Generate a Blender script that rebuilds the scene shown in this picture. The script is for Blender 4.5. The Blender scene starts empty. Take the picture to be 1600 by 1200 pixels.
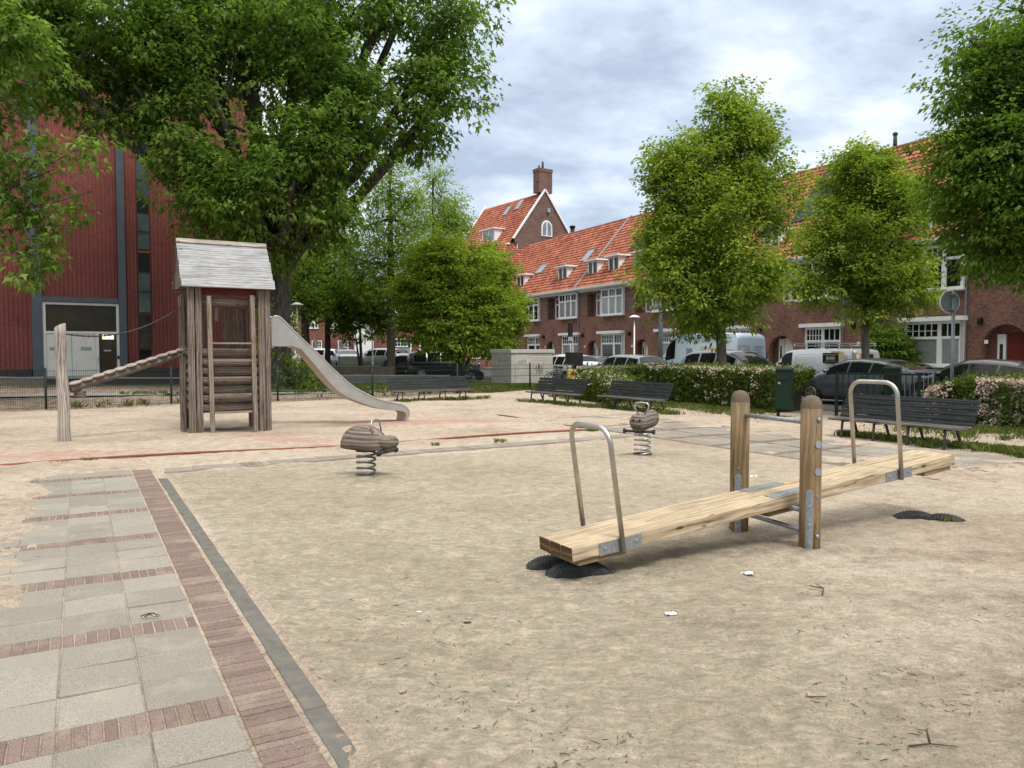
import bpy, math, random
import numpy as np
from mathutils import Vector, Matrix
R = math.radians
random.seed(7); rng = np.random.default_rng(7)
scn = bpy.context.scene
# ---------------------------------------------------------------- camera
CAM_H = 1.6; FOC = 1202.0; PITCH = math.atan(50/FOC)
cam = bpy.data.cameras.new('camera'); camo = bpy.data.objects.new('camera', cam)
scn.collection.objects.link(camo); scn.camera = camo
cam.sensor_width = 36; cam.lens = 36*FOC/1600; cam.clip_start = .05; cam.clip_end = 2000
camo.location = (0, 0, CAM_H); camo.rotation_euler = (R(90)-PITCH, 0, 0)
scn.render.resolution_x = 1024; scn.render.resolution_y = 768
# ---------------------------------------------------------------- view
scn.view_settings.view_transform = 'Standard'; scn.view_settings.look = 'None'
scn.view_settings.exposure = 0.12; scn.view_settings.gamma = 1.0
scn.render.engine = 'CYCLES'
# ---------------------------------------------------------------- world: overcast sky
SUN_EL, SUN_AZ = 58, 150       # azimuth measured from +Y (view direction) clockwise
w = bpy.data.worlds.new('World'); scn.world = w; w.use_nodes = True
nt = w.node_tree; nt.nodes.clear()
def N(nt, t, **k):
    n = nt.nodes.new(t)
    for a, b in k.items():
        if a == 'inp':
            for i, v in b.items(): n.inputs[i].default_value = v
        else: setattr(n, a, b)
    return n
def L(nt, a, b): nt.links.new(a, b)
out = N(nt, 'ShaderNodeOutputWorld'); bg = N(nt, 'ShaderNodeBackground', inp={1: .12})
sky = N(nt, 'ShaderNodeTexSky', sky_type='NISHITA', sun_disc=False, sun_elevation=R(SUN_EL), sun_rotation=R(SUN_AZ))
tc = N(nt, 'ShaderNodeTexCoord'); sp = N(nt, 'ShaderNodeSeparateXYZ'); L(nt, tc.outputs['Generated'], sp.inputs[0])
zc = N(nt, 'ShaderNodeMath', operation='MAXIMUM', inp={1: 0.0}); L(nt, sp.outputs[2], zc.inputs[0])
za = N(nt, 'ShaderNodeMath', operation='ADD', inp={1: .42}); L(nt, zc.outputs[0], za.inputs[0])
dv = N(nt, 'ShaderNodeVectorMath', operation='DIVIDE'); L(nt, tc.outputs['Generated'], dv.inputs[0])
cb = N(nt, 'ShaderNodeCombineXYZ')
for i in range(3): L(nt, za.outputs[0], cb.inputs[i])
L(nt, cb.outputs[0], dv.inputs[1])
n1 = N(nt, 'ShaderNodeTexNoise', inp={'Scale': 2.0, 'Detail': 9.0, 'Roughness': .54, 'Distortion': .12}); L(nt, dv.outputs[0], n1.inputs['Vector'])
mp = N(nt, 'ShaderNodeMapping'); mp.inputs['Scale'].default_value = (1, 1.5, 1); mp.inputs['Location'].default_value = (3.1, 1.7, 0)
L(nt, dv.outputs[0], mp.inputs[0])
n2 = N(nt, 'ShaderNodeTexNoise', inp={'Scale': 5.2, 'Detail': 8.0, 'Roughness': .56, 'Distortion': .15}); L(nt, mp.outputs[0], n2.inputs['Vector'])
mx = N(nt, 'ShaderNodeMix', inp={0: .42}); L(nt, n1.outputs[0], mx.inputs[2]); L(nt, n2.outputs[0], mx.inputs[3])
cr = N(nt, 'ShaderNodeValToRGB'); e = cr.color_ramp.elements
e[0].position = .40; e[0].color = (.39, .47, .595, 1); e[1].position = .60; e[1].color = (.90, .93, .97, 1)
x = cr.color_ramp.elements.new(.47); x.color = (.52, .61, .74, 1)
x = cr.color_ramp.elements.new(.53); x.color = (.66, .74, .85, 1)
L(nt, mx.outputs[0], cr.inputs[0])
# high cloud overhead is white rather than blue
wz = N(nt, 'ShaderNodeMapRange', inp={1: .40, 2: .75, 3: 0.0, 4: .85}); L(nt, zc.outputs[0], wz.inputs[0])
wm = N(nt, 'ShaderNodeMix', data_type='RGBA'); wm.inputs[7].default_value = (.70, .665, .61, 1); L(nt, wz.outputs[0], wm.inputs[0]); L(nt, cr.outputs[0], wm.inputs[6])
# an overcast sky grows brighter towards the zenith
gr = N(nt, 'ShaderNodeMapRange', inp={1: .42, 2: .95, 3: 10.4, 4: 27.0}); gr.interpolation_type = 'SMOOTHSTEP'
L(nt, zc.outputs[0], gr.inputs[0])
sc_ = N(nt, 'ShaderNodeVectorMath', operation='SCALE'); L(nt, wm.outputs[2], sc_.inputs[0]); L(nt, gr.outputs[0], sc_.inputs['Scale'])
m2 = N(nt, 'ShaderNodeMix', data_type='RGBA', inp={0: .93}); L(nt, sky.outputs[0], m2.inputs[6]); L(nt, sc_.outputs[0], m2.inputs[7])
L(nt, m2.outputs[2], bg.inputs[0]); L(nt, bg.outputs[0], out.inputs[0])
# ---------------------------------------------------------------- sun, soft
sl = bpy.data.lights.new('sun', 'SUN'); sl.energy = 2.6; sl.angle = R(15); sl.color = (1, .96, .90)
so = bpy.data.objects.new('sun', sl); scn.collection.objects.link(so)
d = Vector((math.sin(R(SUN_AZ))*math.cos(R(SUN_EL)), math.cos(R(SUN_AZ))*math.cos(R(SUN_EL)), math.sin(R(SUN_EL))))
so.rotation_euler = d.to_track_quat('Z', 'Y').to_euler(); so.location = d*50

# ================================================================ helpers
def ray(px, py):
    cx = (px-800)/FOC; cy = -(py-600)/FOC
    return cx, math.cos(PITCH)+math.sin(PITCH)*cy, -math.sin(PITCH)+math.cos(PITCH)*cy
def G(px, py, z=0):
    a, b, c = ray(px, py); t = (z-CAM_H)/c; return (a*t, b*t)
def W(px, py, Y):
    a, b, c = ray(px, py); t = Y/b; return Vector((a*t, Y, CAM_H+c*t))
U = Vector((-.490, .872, 0)); V = Vector((.872, .490, 0))   # playground axes
def av(p): return (p[0]*U.x+p[1]*U.y, p[0]*V.x+p[1]*V.y)
def AV(a, v): return (a*U.x+v*V.x, a*U.y+v*V.y)

class MB:
    def __init__(s): s.v = []; s.f = []; s.uv = []; s.mi = []; s.sm = []
    def face(s, idx, uv=None, mi=0, sm=False): s.f.append(idx); s.uv.append(uv); s.mi.append(mi); s.sm.append(sm)
    def poly(s, pts, uv=None, mi=0, sm=False):
        b = len(s.v); s.v += [tuple(p) for p in pts]; s.face(list(range(b, b+len(pts))), uv, mi, sm)
    def box(s, c, size, rot=None, mi=0, taper=1.0, grain=None, jit=0):
        hx, hy, hz = size[0]/2, size[1]/2, size[2]/2
        if isinstance(rot, (int, float)): rot = Matrix.Rotation(rot, 3, 'Z')
        Lx = grain if grain is not None else max(range(3), key=lambda i: size[i])
        off = (random.random()*9, random.random()*9)
        b = len(s.v); loc = []
        for sx in (-1, 1):
            for sy in (-1, 1):
                for sz in (-1, 1):
                    k = taper if sz > 0 else 1
                    p = Vector((sx*hx*k, sy*hy*k, sz*hz)); loc.append(p)
                    if jit: p = p+Vector((random.uniform(-jit, jit), random.uniform(-jit, jit), random.uniform(-jit, jit)))
                    q = (rot @ p if rot is not None else p)+Vector(c); s.v.append(tuple(q))
        for f in ((0, 1, 3, 2), (4, 6, 7, 5), (0, 4, 5, 1), (2, 3, 7, 6), (0, 2, 6, 4), (1, 5, 7, 3)):
            pts = [loc[i] for i in f]
            ax = [i for i in range(3) if max(p[i] for p in pts)-min(p[i] for p in pts) > 1e-6]
            if len(ax) < 2: ax = [0, 1]
            a, bb = ax[:2]
            if bb == Lx: a, bb = bb, a
            s.face([b+i for i in f], [(p[a]+off[0], p[bb]+off[1]+(.5*p[3-a-bb] if 0 <= 3-a-bb < 3 else 0)) for p in pts], mi)
    def beam(s, p0, p1, wd, th, up=(0, 0, 1), mi=0):
        p0 = Vector(p0); p1 = Vector(p1); x = (p1-p0); l = x.length; x.normalize()
        z = Vector(up); z = (z-x*z.dot(x)).normalized(); y = z.cross(x)
        s.box((p0+p1)/2, (l, wd, th), Matrix((x, y, z)).transposed(), mi, grain=0)
    def tube(s, pts, r, n=8, caps=True, mi=0, sm=True, flat=1.0):
        pts = [Vector(p) for p in pts]
        if not hasattr(r, '__len__'): r = [r]*len(pts)
        rings = []; nrm = None; l = 0; ls = []
        off = random.random()*9
        for i, p in enumerate(pts):
            t = (pts[min(i+1, len(pts)-1)]-pts[max(i-1, 0)])
            if t.length < 1e-9: t = Vector((0, 0, 1))
            t.normalize()
            if nrm is None:
                nrm = Vector((0, 0, 1)) if abs(t.z) < .9 else Vector((1, 0, 0))
            nrm = (nrm-t*nrm.dot(t))
            if nrm.length < 1e-6: nrm = Vector((0, 1, 0)); nrm = nrm-t*nrm.dot(t)
            nrm.normalize(); bn = t.cross(nrm)
            b = len(s.v)
            for k in range(n):
                a = 2*math.pi*k/n; s.v.append(tuple(p+(nrm*math.cos(a)*flat+bn*math.sin(a))*r[i]))
            rings.append(b)
            if i: l += (pts[i]-pts[i-1]).length
            ls.append(l)
        rm = max(r)
        for i in range(len(pts)-1):
            for k in range(n):
                k2 = (k+1) % n; a, b = rings[i], rings[i+1]
                v0 = 2*math.pi*k/n*rm; v1 = 2*math.pi*(k+1)/n*rm
                s.face([a+k, a+k2, b+k2, b+k], [(ls[i]+off, v0), (ls[i]+off, v1), (ls[i+1]+off, v1), (ls[i+1]+off, v0)], mi, sm)
        if caps:
            s.face([rings[0]+k for k in range(n)][::-1], None, mi, False)
            s.face([rings[-1]+k for k in range(n)], None, mi, False)
    def cyl(s, c, r, h, n=16, axis=2, mi=0, r2=None):
        d = Vector((0, 0, 0)); d[axis] = h/2; c = Vector(c)
        s.tube([c-d, c+d], [r, r if r2 is None else r2], n, True, mi)
    def lathe(s, prof, n=20, c=(0, 0, 0), mi=0, sm=True):
        b = len(s.v)
        for r, z in prof:
            for k in range(n):
                a = 2*math.pi*k/n; s.v.append((c[0]+r*math.cos(a), c[1]+r*math.sin(a), c[2]+z))
        for i in range(len(prof)-1):
            for k in range(n):
                k2 = (k+1) % n
                s.face([b+i*n+k, b+i*n+k2, b+(i+1)*n+k2, b+(i+1)*n+k],
                       [(prof[i][1], k/n*2), (prof[i][1], (k+1)/n*2), (prof[i+1][1], (k+1)/n*2), (prof[i+1][1], k/n*2)], mi, sm)
    def ell(s, c, r, n=14, m=9, mi=0, rot=None, fn=None):
        b = len(s.v); c = Vector(c)
        for i in range(m+1):
            th = math.pi*i/m
            for k in range(n):
                a = 2*math.pi*k/n
                p = Vector((r[0]*math.sin(th)*math.cos(a), r[1]*math.sin(th)*math.sin(a), r[2]*math.cos(th)))
                if fn: p = fn(p)
                if rot is not None: p = rot @ p
                s.v.append(tuple(c+p))
        for i in range(m):
            for k in range(n):
                k2 = (k+1) % n
                s.face([b+(i+1)*n+k, b+(i+1)*n+k2, b+i*n+k2, b+i*n+k], None, mi, True)
    def prism(s, poly, z0, z1, mi=0, frame=None):
        """poly in 2D; frame maps (x,y,z)->world"""
        fr = frame or (lambda x, y, z: (x, y, z)); n = len(poly); b = len(s.v)
        for z in (z0, z1):
            for p in poly: s.v.append(tuple(fr(p[0], p[1], z)))
        s.face([b+i for i in range(n)][::-1], None, mi); s.face([b+n+i for i in range(n)], None, mi)
        for i in range(n):
            j = (i+1) % n; s.face([b+i, b+j, b+n+j, b+n+i], None, mi)
    def build(s, name, mats, parent=None, loc=None, rz=None, bevel=0, fix=True):
        me = bpy.data.meshes.new(name); me.from_pydata(s.v, [], s.f)
        uvl = me.uv_layers.new(name='UVMap'); co = s.v; data = []
        for fi, f in enumerate(s.f):
            uv = s.uv[fi]
            if uv is None:
                a, b_, c = (Vector(co[f[0]]), Vector(co[f[1]]), Vector(co[f[2]]))
                nn = (b_-a).cross(c-a); ax = max(range(3), key=lambda i: abs(nn[i]))
                o = {0: (1, 2), 1: (0, 2), 2: (0, 1)}[ax]
                uv = [(co[i][o[0]], co[i][o[1]]) for i in f]
            for q in uv: data += [q[0], q[1]]
        uvl.data.foreach_set('uv', data)
        if not isinstance(mats, (list, tuple)): mats = [mats]
        for m in mats: me.materials.append(M(m) if isinstance(m, str) else m)
        me.polygons.foreach_set('material_index', s.mi); me.polygons.foreach_set('use_smooth', s.sm)
        if fix:
            import bmesh
            bm = bmesh.new(); bm.from_mesh(me); bmesh.ops.recalc_face_normals(bm, faces=bm.faces); bm.to_mesh(me); bm.free()
        me.update()
        o = bpy.data.objects.new(name, me); scn.collection.objects.link(o)
        if parent is not None: o.parent = parent
        if loc is not None: o.location = loc
        if rz is not None: o.rotation_euler = (0, 0, rz)
        if bevel:
            bv = o.modifiers.new('bevel', 'BEVEL'); bv.width = bevel; bv.segments = 2; bv.limit_method = 'ANGLE'; bv.angle_limit = R(50)
        return o
def tag(o, label, cat, group=None, kind=None):
    o['label'] = label; o['category'] = cat
    if group: o['group'] = group
    if kind: o['kind'] = kind
    return o
def thing(name, label, cat, loc=(0, 0, 0), rz=0, group=None):
    o = bpy.data.objects.new(name, None); o.empty_display_size = .2; scn.collection.objects.link(o)
    o.location = tuple(loc)+((0,) if len(loc) == 2 else ()); o.rotation_euler = (0, 0, rz)
    return tag(o, label, cat, group)
def setting(o, label=None, kind='structure'):
    o['kind'] = kind
    if label: o['label'] = label
    return o
def copy_tree(o, parent=None):
    c = o.copy(); scn.collection.objects.link(c)
    if parent is not None:
        c.parent = parent
    for ch in list(o.children): copy_tree(ch, c)
    return c

# ================================================================ materials
MATS = {}
def M(n): return MATS[n]
def base(name, rough=.7, metal=0, spec=.5):
    m = bpy.data.materials.new(name); m.use_nodes = True; t = m.node_tree
    b = t.nodes['Principled BSDF']; b.inputs['Roughness'].default_value = rough; b.inputs['Metallic'].default_value = metal
    b.inputs['Specular IOR Level'].default_value = spec; MATS[name] = m
    return m, t, b
def coords(t, kind='Object', scale=(1, 1, 1)):
    c = N(t, 'ShaderNodeTexCoord'); mp = N(t, 'ShaderNodeMapping'); mp.inputs['Scale'].default_value = scale
    L(t, c.outputs[kind], mp.inputs[0]); return mp.outputs[0]
def ramp(t, src, stops):
    r = N(t, 'ShaderNodeValToRGB'); el = r.color_ramp.elements
    while len(el) > 1: el.remove(el[0])
    el[0].position = stops[0][0]; el[0].color = (*stops[0][1], 1)
    for p, c in stops[1:]:
        x = el.new(p); x.color = (*c, 1)
    L(t, src, r.inputs[0]); return r.outputs[0]
def noise(t, vec, scale, detail=4, rough=.55, dist=0):
    n = N(t, 'ShaderNodeTexNoise', inp={'Scale': scale, 'Detail': detail, 'Roughness': rough, 'Distortion': dist}); L(t, vec, n.inputs['Vector']); return n.outputs[0]
def mixc(t, f, a, b, bt='MIX'):
    m = N(t, 'ShaderNodeMix', data_type='RGBA', blend_type=bt)
    for i, x in ((0, f), (6, a), (7, b)):
        if hasattr(x, 'links'): L(t, x, m.inputs[i])
        else: m.inputs[i].default_value = x if not hasattr(x, '__len__') else (*x, 1) if len(x) == 3 else x
    return m.outputs[2]
def mth(t, op, a, b=0.0, clamp=False):
    m = N(t, 'ShaderNodeMath', operation=op, use_clamp=clamp)
    for i, x in ((0, a), (1, b)):
        if hasattr(x, 'links'): L(t, x, m.inputs[i])
        else: m.inputs[i].default_value = x
    return m.outputs[0]
def bump(t, b, src, strength, dist=.01):
    n = N(t, 'ShaderNodeBump', inp={'Strength': strength, 'Distance': dist}); L(t, src, n.inputs['Height']); L(t, n.outputs[0], b.inputs['Normal'])
def pm(name, c1, c2=None, rough=.7, metal=0, sc=5, bs=0, bst=.3, kind='Object', stretch=(1, 1, 1), spec=.22, lo=.35, hi=.65, rv=.1, bd=.01, coat=0):
    m, t, b = base(name, rough, metal, spec); c2 = c2 or tuple(x*.75 for x in c1)
    v = coords(t, kind, stretch); n = noise(t, v, sc, 6, .6)
    L(t, ramp(t, n, [(lo, c1), (hi, c2)]), b.inputs['Base Color'])
    if rv:
        r = N(t, 'ShaderNodeMapRange', inp={3: rough-rv, 4: min(1, rough+rv)}); L(t, n, r.inputs[0]); L(t, r.outputs[0], b.inputs['Roughness'])
    if bs: bump(t, b, noise(t, v, bs, 5, .6), bst, bd)
    if coat: b.inputs['Coat Weight'].default_value = coat; b.inputs['Coat Roughness'].default_value = .06
    return m
def wood(name, cols, streak=45, rough=.75, knots=True, crack=0, wet=None, bst=.35, det=6):
    """grain runs along u of the UV map (metres)"""
    m, t, b = base(name, rough, 0, .15)
    v = coords(t, 'UV', (1.3, streak, 1)); v2 = coords(t, 'UV', (.5, 3.2, 1)); v3 = coords(t, 'UV', (1, 1, 1))
    n = noise(t, v, 1.0, det, .65, .2)
    w2 = N(t, 'ShaderNodeTexWave', wave_type='BANDS', bands_direction='Y', inp={'Scale': 1.9, 'Distortion': 11.0, 'Detail': 3.0, 'Detail Scale': .8, 'Detail Roughness': .6}); L(t, v2, w2.inputs[0])
    f = mth(t, 'ADD', mth(t, 'MULTIPLY', n, .62), mth(t, 'MULTIPLY', w2.outputs[0], .38))
    col = ramp(t, f, [(.22, cols[0]), (.5, cols[1]), (.78, cols[2])])
    big = noise(t, v3, 2.3, 3)
    col = mixc(t, 1.0, col, ramp(t, big, [(.3, (.78, .76, .74)), (.7, (1.12, 1.1, 1.08))]), 'MULTIPLY')
    h = f
    if knots:
        vo = N(t, 'ShaderNodeTexVoronoi', feature='F1', inp={'Scale': 1.0}); L(t, coords(t, 'UV', (2.1, 6.5, 1)), vo.inputs['Vector'])
        k = mth(t, 'LESS_THAN', vo.outputs['Distance'], .085)
        kk = mth(t, 'MULTIPLY', k, mth(t, 'GREATER_THAN', N_out_color(t, vo), .55))
        col = mixc(t, kk, col, tuple(c*.35 for c in cols[0]))
    if crack:
        cv = noise(t, coords(t, 'UV', (.9, 26, 1)), 1.0, 2, .4, .1)
        ck = ramp(t, cv, [(.5-crack, (1, 1, 1)), (.5, (.12, .1, .09)), (.5+crack, (1, 1, 1))])
        col = mixc(t, .75, col, ck, 'MULTIPLY')
    L(t, col, b.inputs['Base Color']); bump(t, b, h, bst, .006)
    return m
def weather_top(name, z0, z1, col):
    t = MATS[name].node_tree; b = t.nodes['Principled BSDF']; src = b.inputs['Base Color'].links[0].from_socket
    s = N(t, 'ShaderNodeSeparateXYZ'); v = coords(t, 'Object'); L(t, v, s.inputs[0])
    f = mth(t, 'ADD', s.outputs[2], mth(t, 'MULTIPLY', mth(t, 'SUBTRACT', noise(t, coords(t, 'Object', (9, 9, 1.5)), 3, 4), .5), .6))
    r = N(t, 'ShaderNodeMapRange', inp={1: z0, 2: z1}); L(t, f, r.inputs[0]); L(t, mixc(t, r.outputs[0], src, col), b.inputs['Base Color'])
def N_out_color(t, vo):
    s = N(t, 'ShaderNodeSeparateColor'); L(t, vo.outputs['Color'], s.inputs[0]); return s.outputs[0]
wood('weathered_wood', [(.10, .080, .064), (.175, .142, .115), (.26, .215, .175)], 32, crack=.018)
wood('ladder_wood', [(.15, .12, .095), (.23, .19, .15), (.32, .265, .21)], 32, crack=.015)
wood('silver_wood', [(.22, .225, .225), (.34, .345, .345), (.44, .445, .445)], 30, crack=.012)
wood('pale_log', [(.20, .17, .145), (.36, .315, .275), (.48, .43, .38)], 30, crack=.03)
wood('new_pine', [(.30, .225, .135), (.43, .345, .23), (.53, .45, .33)], 34, .7, crack=.016, bst=.02, det=3)
wood('pine_end', [(.06, .035, .02), (.12, .075, .042), (.20, .13, .075)], 60, .8, False)
wood('pine_post', [(.17, .11, .055), (.23, .16, .085), (.28, .205, .12)], 14, .6, crack=.008)
wood('carved_wood', [(.085, .070, .056), (.17, .143, .116), (.26, .222, .185)], 13, crack=.022, knots=False, bst=.6)
wood('bench_wood', [(.014, .018, .019), (.024, .029, .030), (.045, .050, .050)], 30, .55, False, bst=.3)
wood('bench_seat_wood', [(.035, .038, .038), (.095, .090, .083), (.22, .20, .18)], 30, .7, False, bst=.3)
wood('old_post', [(.17, .11, .055), (.23, .16, .085), (.28, .205, .12)], 14, .7, crack=.012)
weather_top('old_post', .96, 1.26, (.11, .088, .066))
pm('post_top', (.20, .155, .11), (.11, .088, .065), .8, sc=14, bs=60)
pm('steel', (.52, .50, .46), (.42, .40, .37), .36, .95, sc=9, kind='Object')
pm('slide_steel', (.43, .415, .38), (.36, .345, .315), .38, .6, sc=5)
pm('slide_under', (.46, .36, .27), (.54, .45, .36), .6, .3, sc=7)
pm('galvanised', (.36, .38, .39), (.24, .255, .265), .5, .7, sc=40, bs=80, bst=.1)
pm('dark_iron', (.045, .048, .05), (.07, .065, .06), .6, .3, sc=12)
pm('spring_iron', (.20, .20, .19), (.10, .10, .10), .45, .7, sc=12)
pm('rubber', (.018, .020, .023), (.045, .045, .044), .75, sc=14, bs=70)
pm('fence_green', (.010, .022, .018), (.014, .028, .023), .45, .1, sc=9)
pm('bin_green', (.005, .020, .010), (.008, .026, .014), .4, sc=6)
pm('white_paint', (.84, .83, .79), (.76, .75, .71), .45, sc=3)
pm('door_white', (.80, .78, .71), (.72, .70, .63), .5, sc=2)
pm('grey_trim', (.33, .36, .39), (.27, .30, .33), .5, sc=4)
pm('steel_grey_paint', (.095, .115, .135), (.12, .14, .16), .45, .2, sc=2)
pm('zinc', (.34, .38, .42), (.24, .28, .32), .5, .4, sc=6)
pm('concrete', (.34, .325, .295), (.25, .24, .22), .85, sc=6, bs=90, bst=.25)
pm('cabinet_concrete', (.54, .50, .44), (.43, .40, .35), .85, sc=3, bs=60, bst=.25)
pm('cap_concrete', (.50, .48, .44), (.40, .38, .34), .85, sc=6)
pm('kerb_stone', (.155, .145, .125), (.105, .10, .088), .85, sc=9, bs=160, bst=.5, bd=.004)
pm('red_rubber', (.26, .085, .06), (.18, .06, .045), .85, sc=20, bs=90)
pm('black', (.012, .012, .013), (.02, .02, .02), .5, sc=5)
pm('red_lens', (.35, .02, .015), (.28, .015, .012), .2, sc=5)
pm('soil', (.12, .085, .06), (.19, .14, .10), .95, sc=7, bs=40, bst=.8)
pm('asphalt', (.085, .085, .088), (.06, .06, .062), .9, sc=60, bs=150)
pm('pavement', (.30, .29, .27), (.22, .21, .20), .9, sc=4, bs=60)
pm('grass_ground', (.07, .10, .03), (.12, .11, .05), .95, sc=3, bs=40, bst=.8)
pm('bark', (.045, .036, .028), (.15, .13, .105), .95, sc=4, bs=9, bst=1.0, stretch=(3, 3, .6), bd=.06)
pm('bark_pale', (.17, .145, .11), (.10, .085, .065), .95, sc=5, bs=14, bst=.8, stretch=(3, 3, .8), bd=.03)
pm('bark_dark', (.06, .05, .04), (.10, .085, .065), .95, sc=5, bs=14, bst=.8, stretch=(3, 3, .8), bd=.03)
pm('door_red', (.16, .025, .015), (.11, .018, .012), .4, sc=4)
pm('dark_wall', (.05, .045, .042), (.08, .07, .065), .9, sc=8)
pm('brown_band', (.15, .13, .105), (.20, .175, .14), .9, sc=6)
pm('skin_tone', (.50, .33, .25), (.44, .28, .21), .55, sc=9)
pm('hair', (.02, .015, .012), (.03, .022, .018), .6, sc=30)
pm('cloth_black', (.012, .012, .014), (.022, .022, .024), .9, sc=20)
pm('paper', (.75, .76, .76), (.62, .64, .64), .8, sc=10)
pm('twig', (.055, .038, .028), (.10, .075, .055), .9, sc=30)
pm('orange_lens', (.6, .16, .03), (.5, .12, .02), .3, sc=5)
pm('yellow_paint', (.75, .60, .10), (.70, .55, .08), .5, sc=5)
pm('cream_paint', (.80, .68, .45), (.74, .62, .40), .5, sc=5)
pm('teal_sign', (.22, .34, .33), (.06, .16, .13), .4, sc=60)
pm('solar', (.020, .024, .032), (.03, .034, .042), .45, sc=2, spec=.06)
pm('lead', (.28, .31, .35), (.22, .25, .29), .6, .1, sc=6)
for n_, c_, cc in (('paint_grey', (.085, .095, .11), .8), ('paint_black', (.012, .013, .016), .8), ('paint_silver', (.45, .47, .48), .6),
                  ('paint_paleblue', (.42, .50, .58), .5), ('paint_white', (.66, .68, .70), .6), ('paint_midgrey', (.20, .215, .23), .8)):
    pm(n_, c_, tuple(x*.94 for x in c_), .32, .35 if n_ not in ('paint_white', 'paint_paleblue') else 0, sc=1.5, rv=.03, coat=cc, spec=.5)
def glassy(name, c, rough=.06, spec=.8):
    m, t, b = base(name, rough, 0, spec); b.inputs['Base Color'].default_value = (*c, 1)
    L(t, ramp(t, noise(t, coords(t), .8, 3), [(.35, c), (.65, tuple(x*.6 for x in c))]), b.inputs['Base Color'])
    bump(t, b, noise(t, coords(t), 1.1, 2), .05, .05)
glassy('glass_dark', (.012, .015, .015), .06, .45); glassy('glass_curtain', (.27, .29, .29), .12)
glassy('glass_car', (.010, .012, .013), .04, .3); glassy('glass_brown', (.060, .046, .024), .10, .15); glassy('glass_teal', (.11, .15, .14), .15)
glassy('mirror_car', (.20, .23, .26), .08)
m, t, b = base('lamp_glow', .4); b.inputs['Emission Color'].default_value = (1, .72, .36, 1); b.inputs['Emission Strength'].default_value = 2.2
def bricks(name, c1, c2, mortar, bw=.21, bh=.06, mo=.010, var=.6, msmooth=.1):
    m, t, b = base(name, .88, 0, .25)
    v = coords(t, 'UV')
    br = N(t, 'ShaderNodeTexBrick', inp={'Color1': (*c1, 1), 'Color2': (*c2, 1), 'Mortar': (*mortar, 1), 'Scale': 1.0, 'Mortar Size': mo, 'Mortar Smooth': msmooth, 'Bias': 0.0, 'Brick Width': bw, 'Row Height': bh})
    L(t, v, br.inputs['Vector'])
    col = mixc(t, 1.0, br.outputs[0], ramp(t, noise(t, v, 1.1, 5), [(.3, (.78, .76, .76)), (.7, (1.14, 1.12, 1.1))]), 'MULTIPLY')
    # bricks differ one from the next
    vo = N(t, 'ShaderNodeTexWhiteNoise', noise_dimensions='2D'); sn = N(t, 'ShaderNodeVectorMath', operation='SNAP', inp={1: (bw/2, bh, 1)}); L(t, v, sn.inputs[0]); L(t, sn.outputs[0], vo.inputs[0])
    col = mixc(t, var, col, ramp(t, vo.outputs[0], [(0, (.55, .5, .5)), (.5, (1, 1, 1)), (1, (1.35, 1.3, 1.25))]), 'MULTIPLY')
    L(t, col, b.inputs['Base Color']); bump(t, b, br.outputs['Fac'], -.5, .008)
bricks('brick_red', (.31, .135, .085), (.21, .088, .058), (.15, .125, .11))
bricks('brick_gable', (.20, .10, .072), (.13, .065, .048), (.17, .145, .13))
bricks('brick_far', (.27, .080, .055), (.20, .06, .043), (.17, .13, .11))
bricks('brick_grey', (.20, .165, .14), (.155, .125, .105), (.17, .15, .135))
bricks('brick_plinth', (.055, .048, .05), (.035, .032, .034), (.07, .065, .062))
bricks('brick_wall_low', (.17, .13, .10), (.12, .09, .07), (.14, .12, .10))
m, t, b = base('roof_tile', .8, 0, .3)
v = coords(t, 'UV'); sn = N(t, 'ShaderNodeVectorMath', operation='SNAP', inp={1: (.25, .34, 1)}); L(t, v, sn.inputs[0])
wn = N(t, 'ShaderNodeTexWhiteNoise', noise_dimensions='2D'); L(t, sn.outputs[0], wn.inputs[0])
col = ramp(t, wn.outputs[0], [(0, (.22, .075, .045)), (.35, (.34, .110, .064)), (.8, (.41, .142, .083)), (1, (.47, .19, .12))])
col = mixc(t, 1.0, col, ramp(t, noise(t, v, .8, 5), [(.3, (.72, .72, .74)), (.7, (1.1, 1.1, 1.1))]), 'MULTIPLY')
L(t, col, b.inputs['Base Color'])
m, t, b = base('corrugated_red', .62, 0, .3)
v = coords(t, 'UV'); vs = coords(t, 'UV', (5, 3.2, 1))
col = ramp(t, noise(t, v, .35, 4), [(.3, (.21, .060, .050)), (.7, (.28, .085, .070))])
vo = N(t, 'ShaderNodeTexVoronoi', inp={'Scale': 1.0}); L(t, vs, vo.inputs['Vector'])
col = mixc(t, .55, col, ramp(t, vo.outputs['Distance'], [(.08, (1.5, 1.5, 1.4)), (.2, (.95, .95, .95)), (.6, (.75, .75, .75))]), 'MULTIPLY')
L(t, col, b.inputs['Base Color']); bump(t, b, vo.outputs['Distance'], .4, .03)
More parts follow.
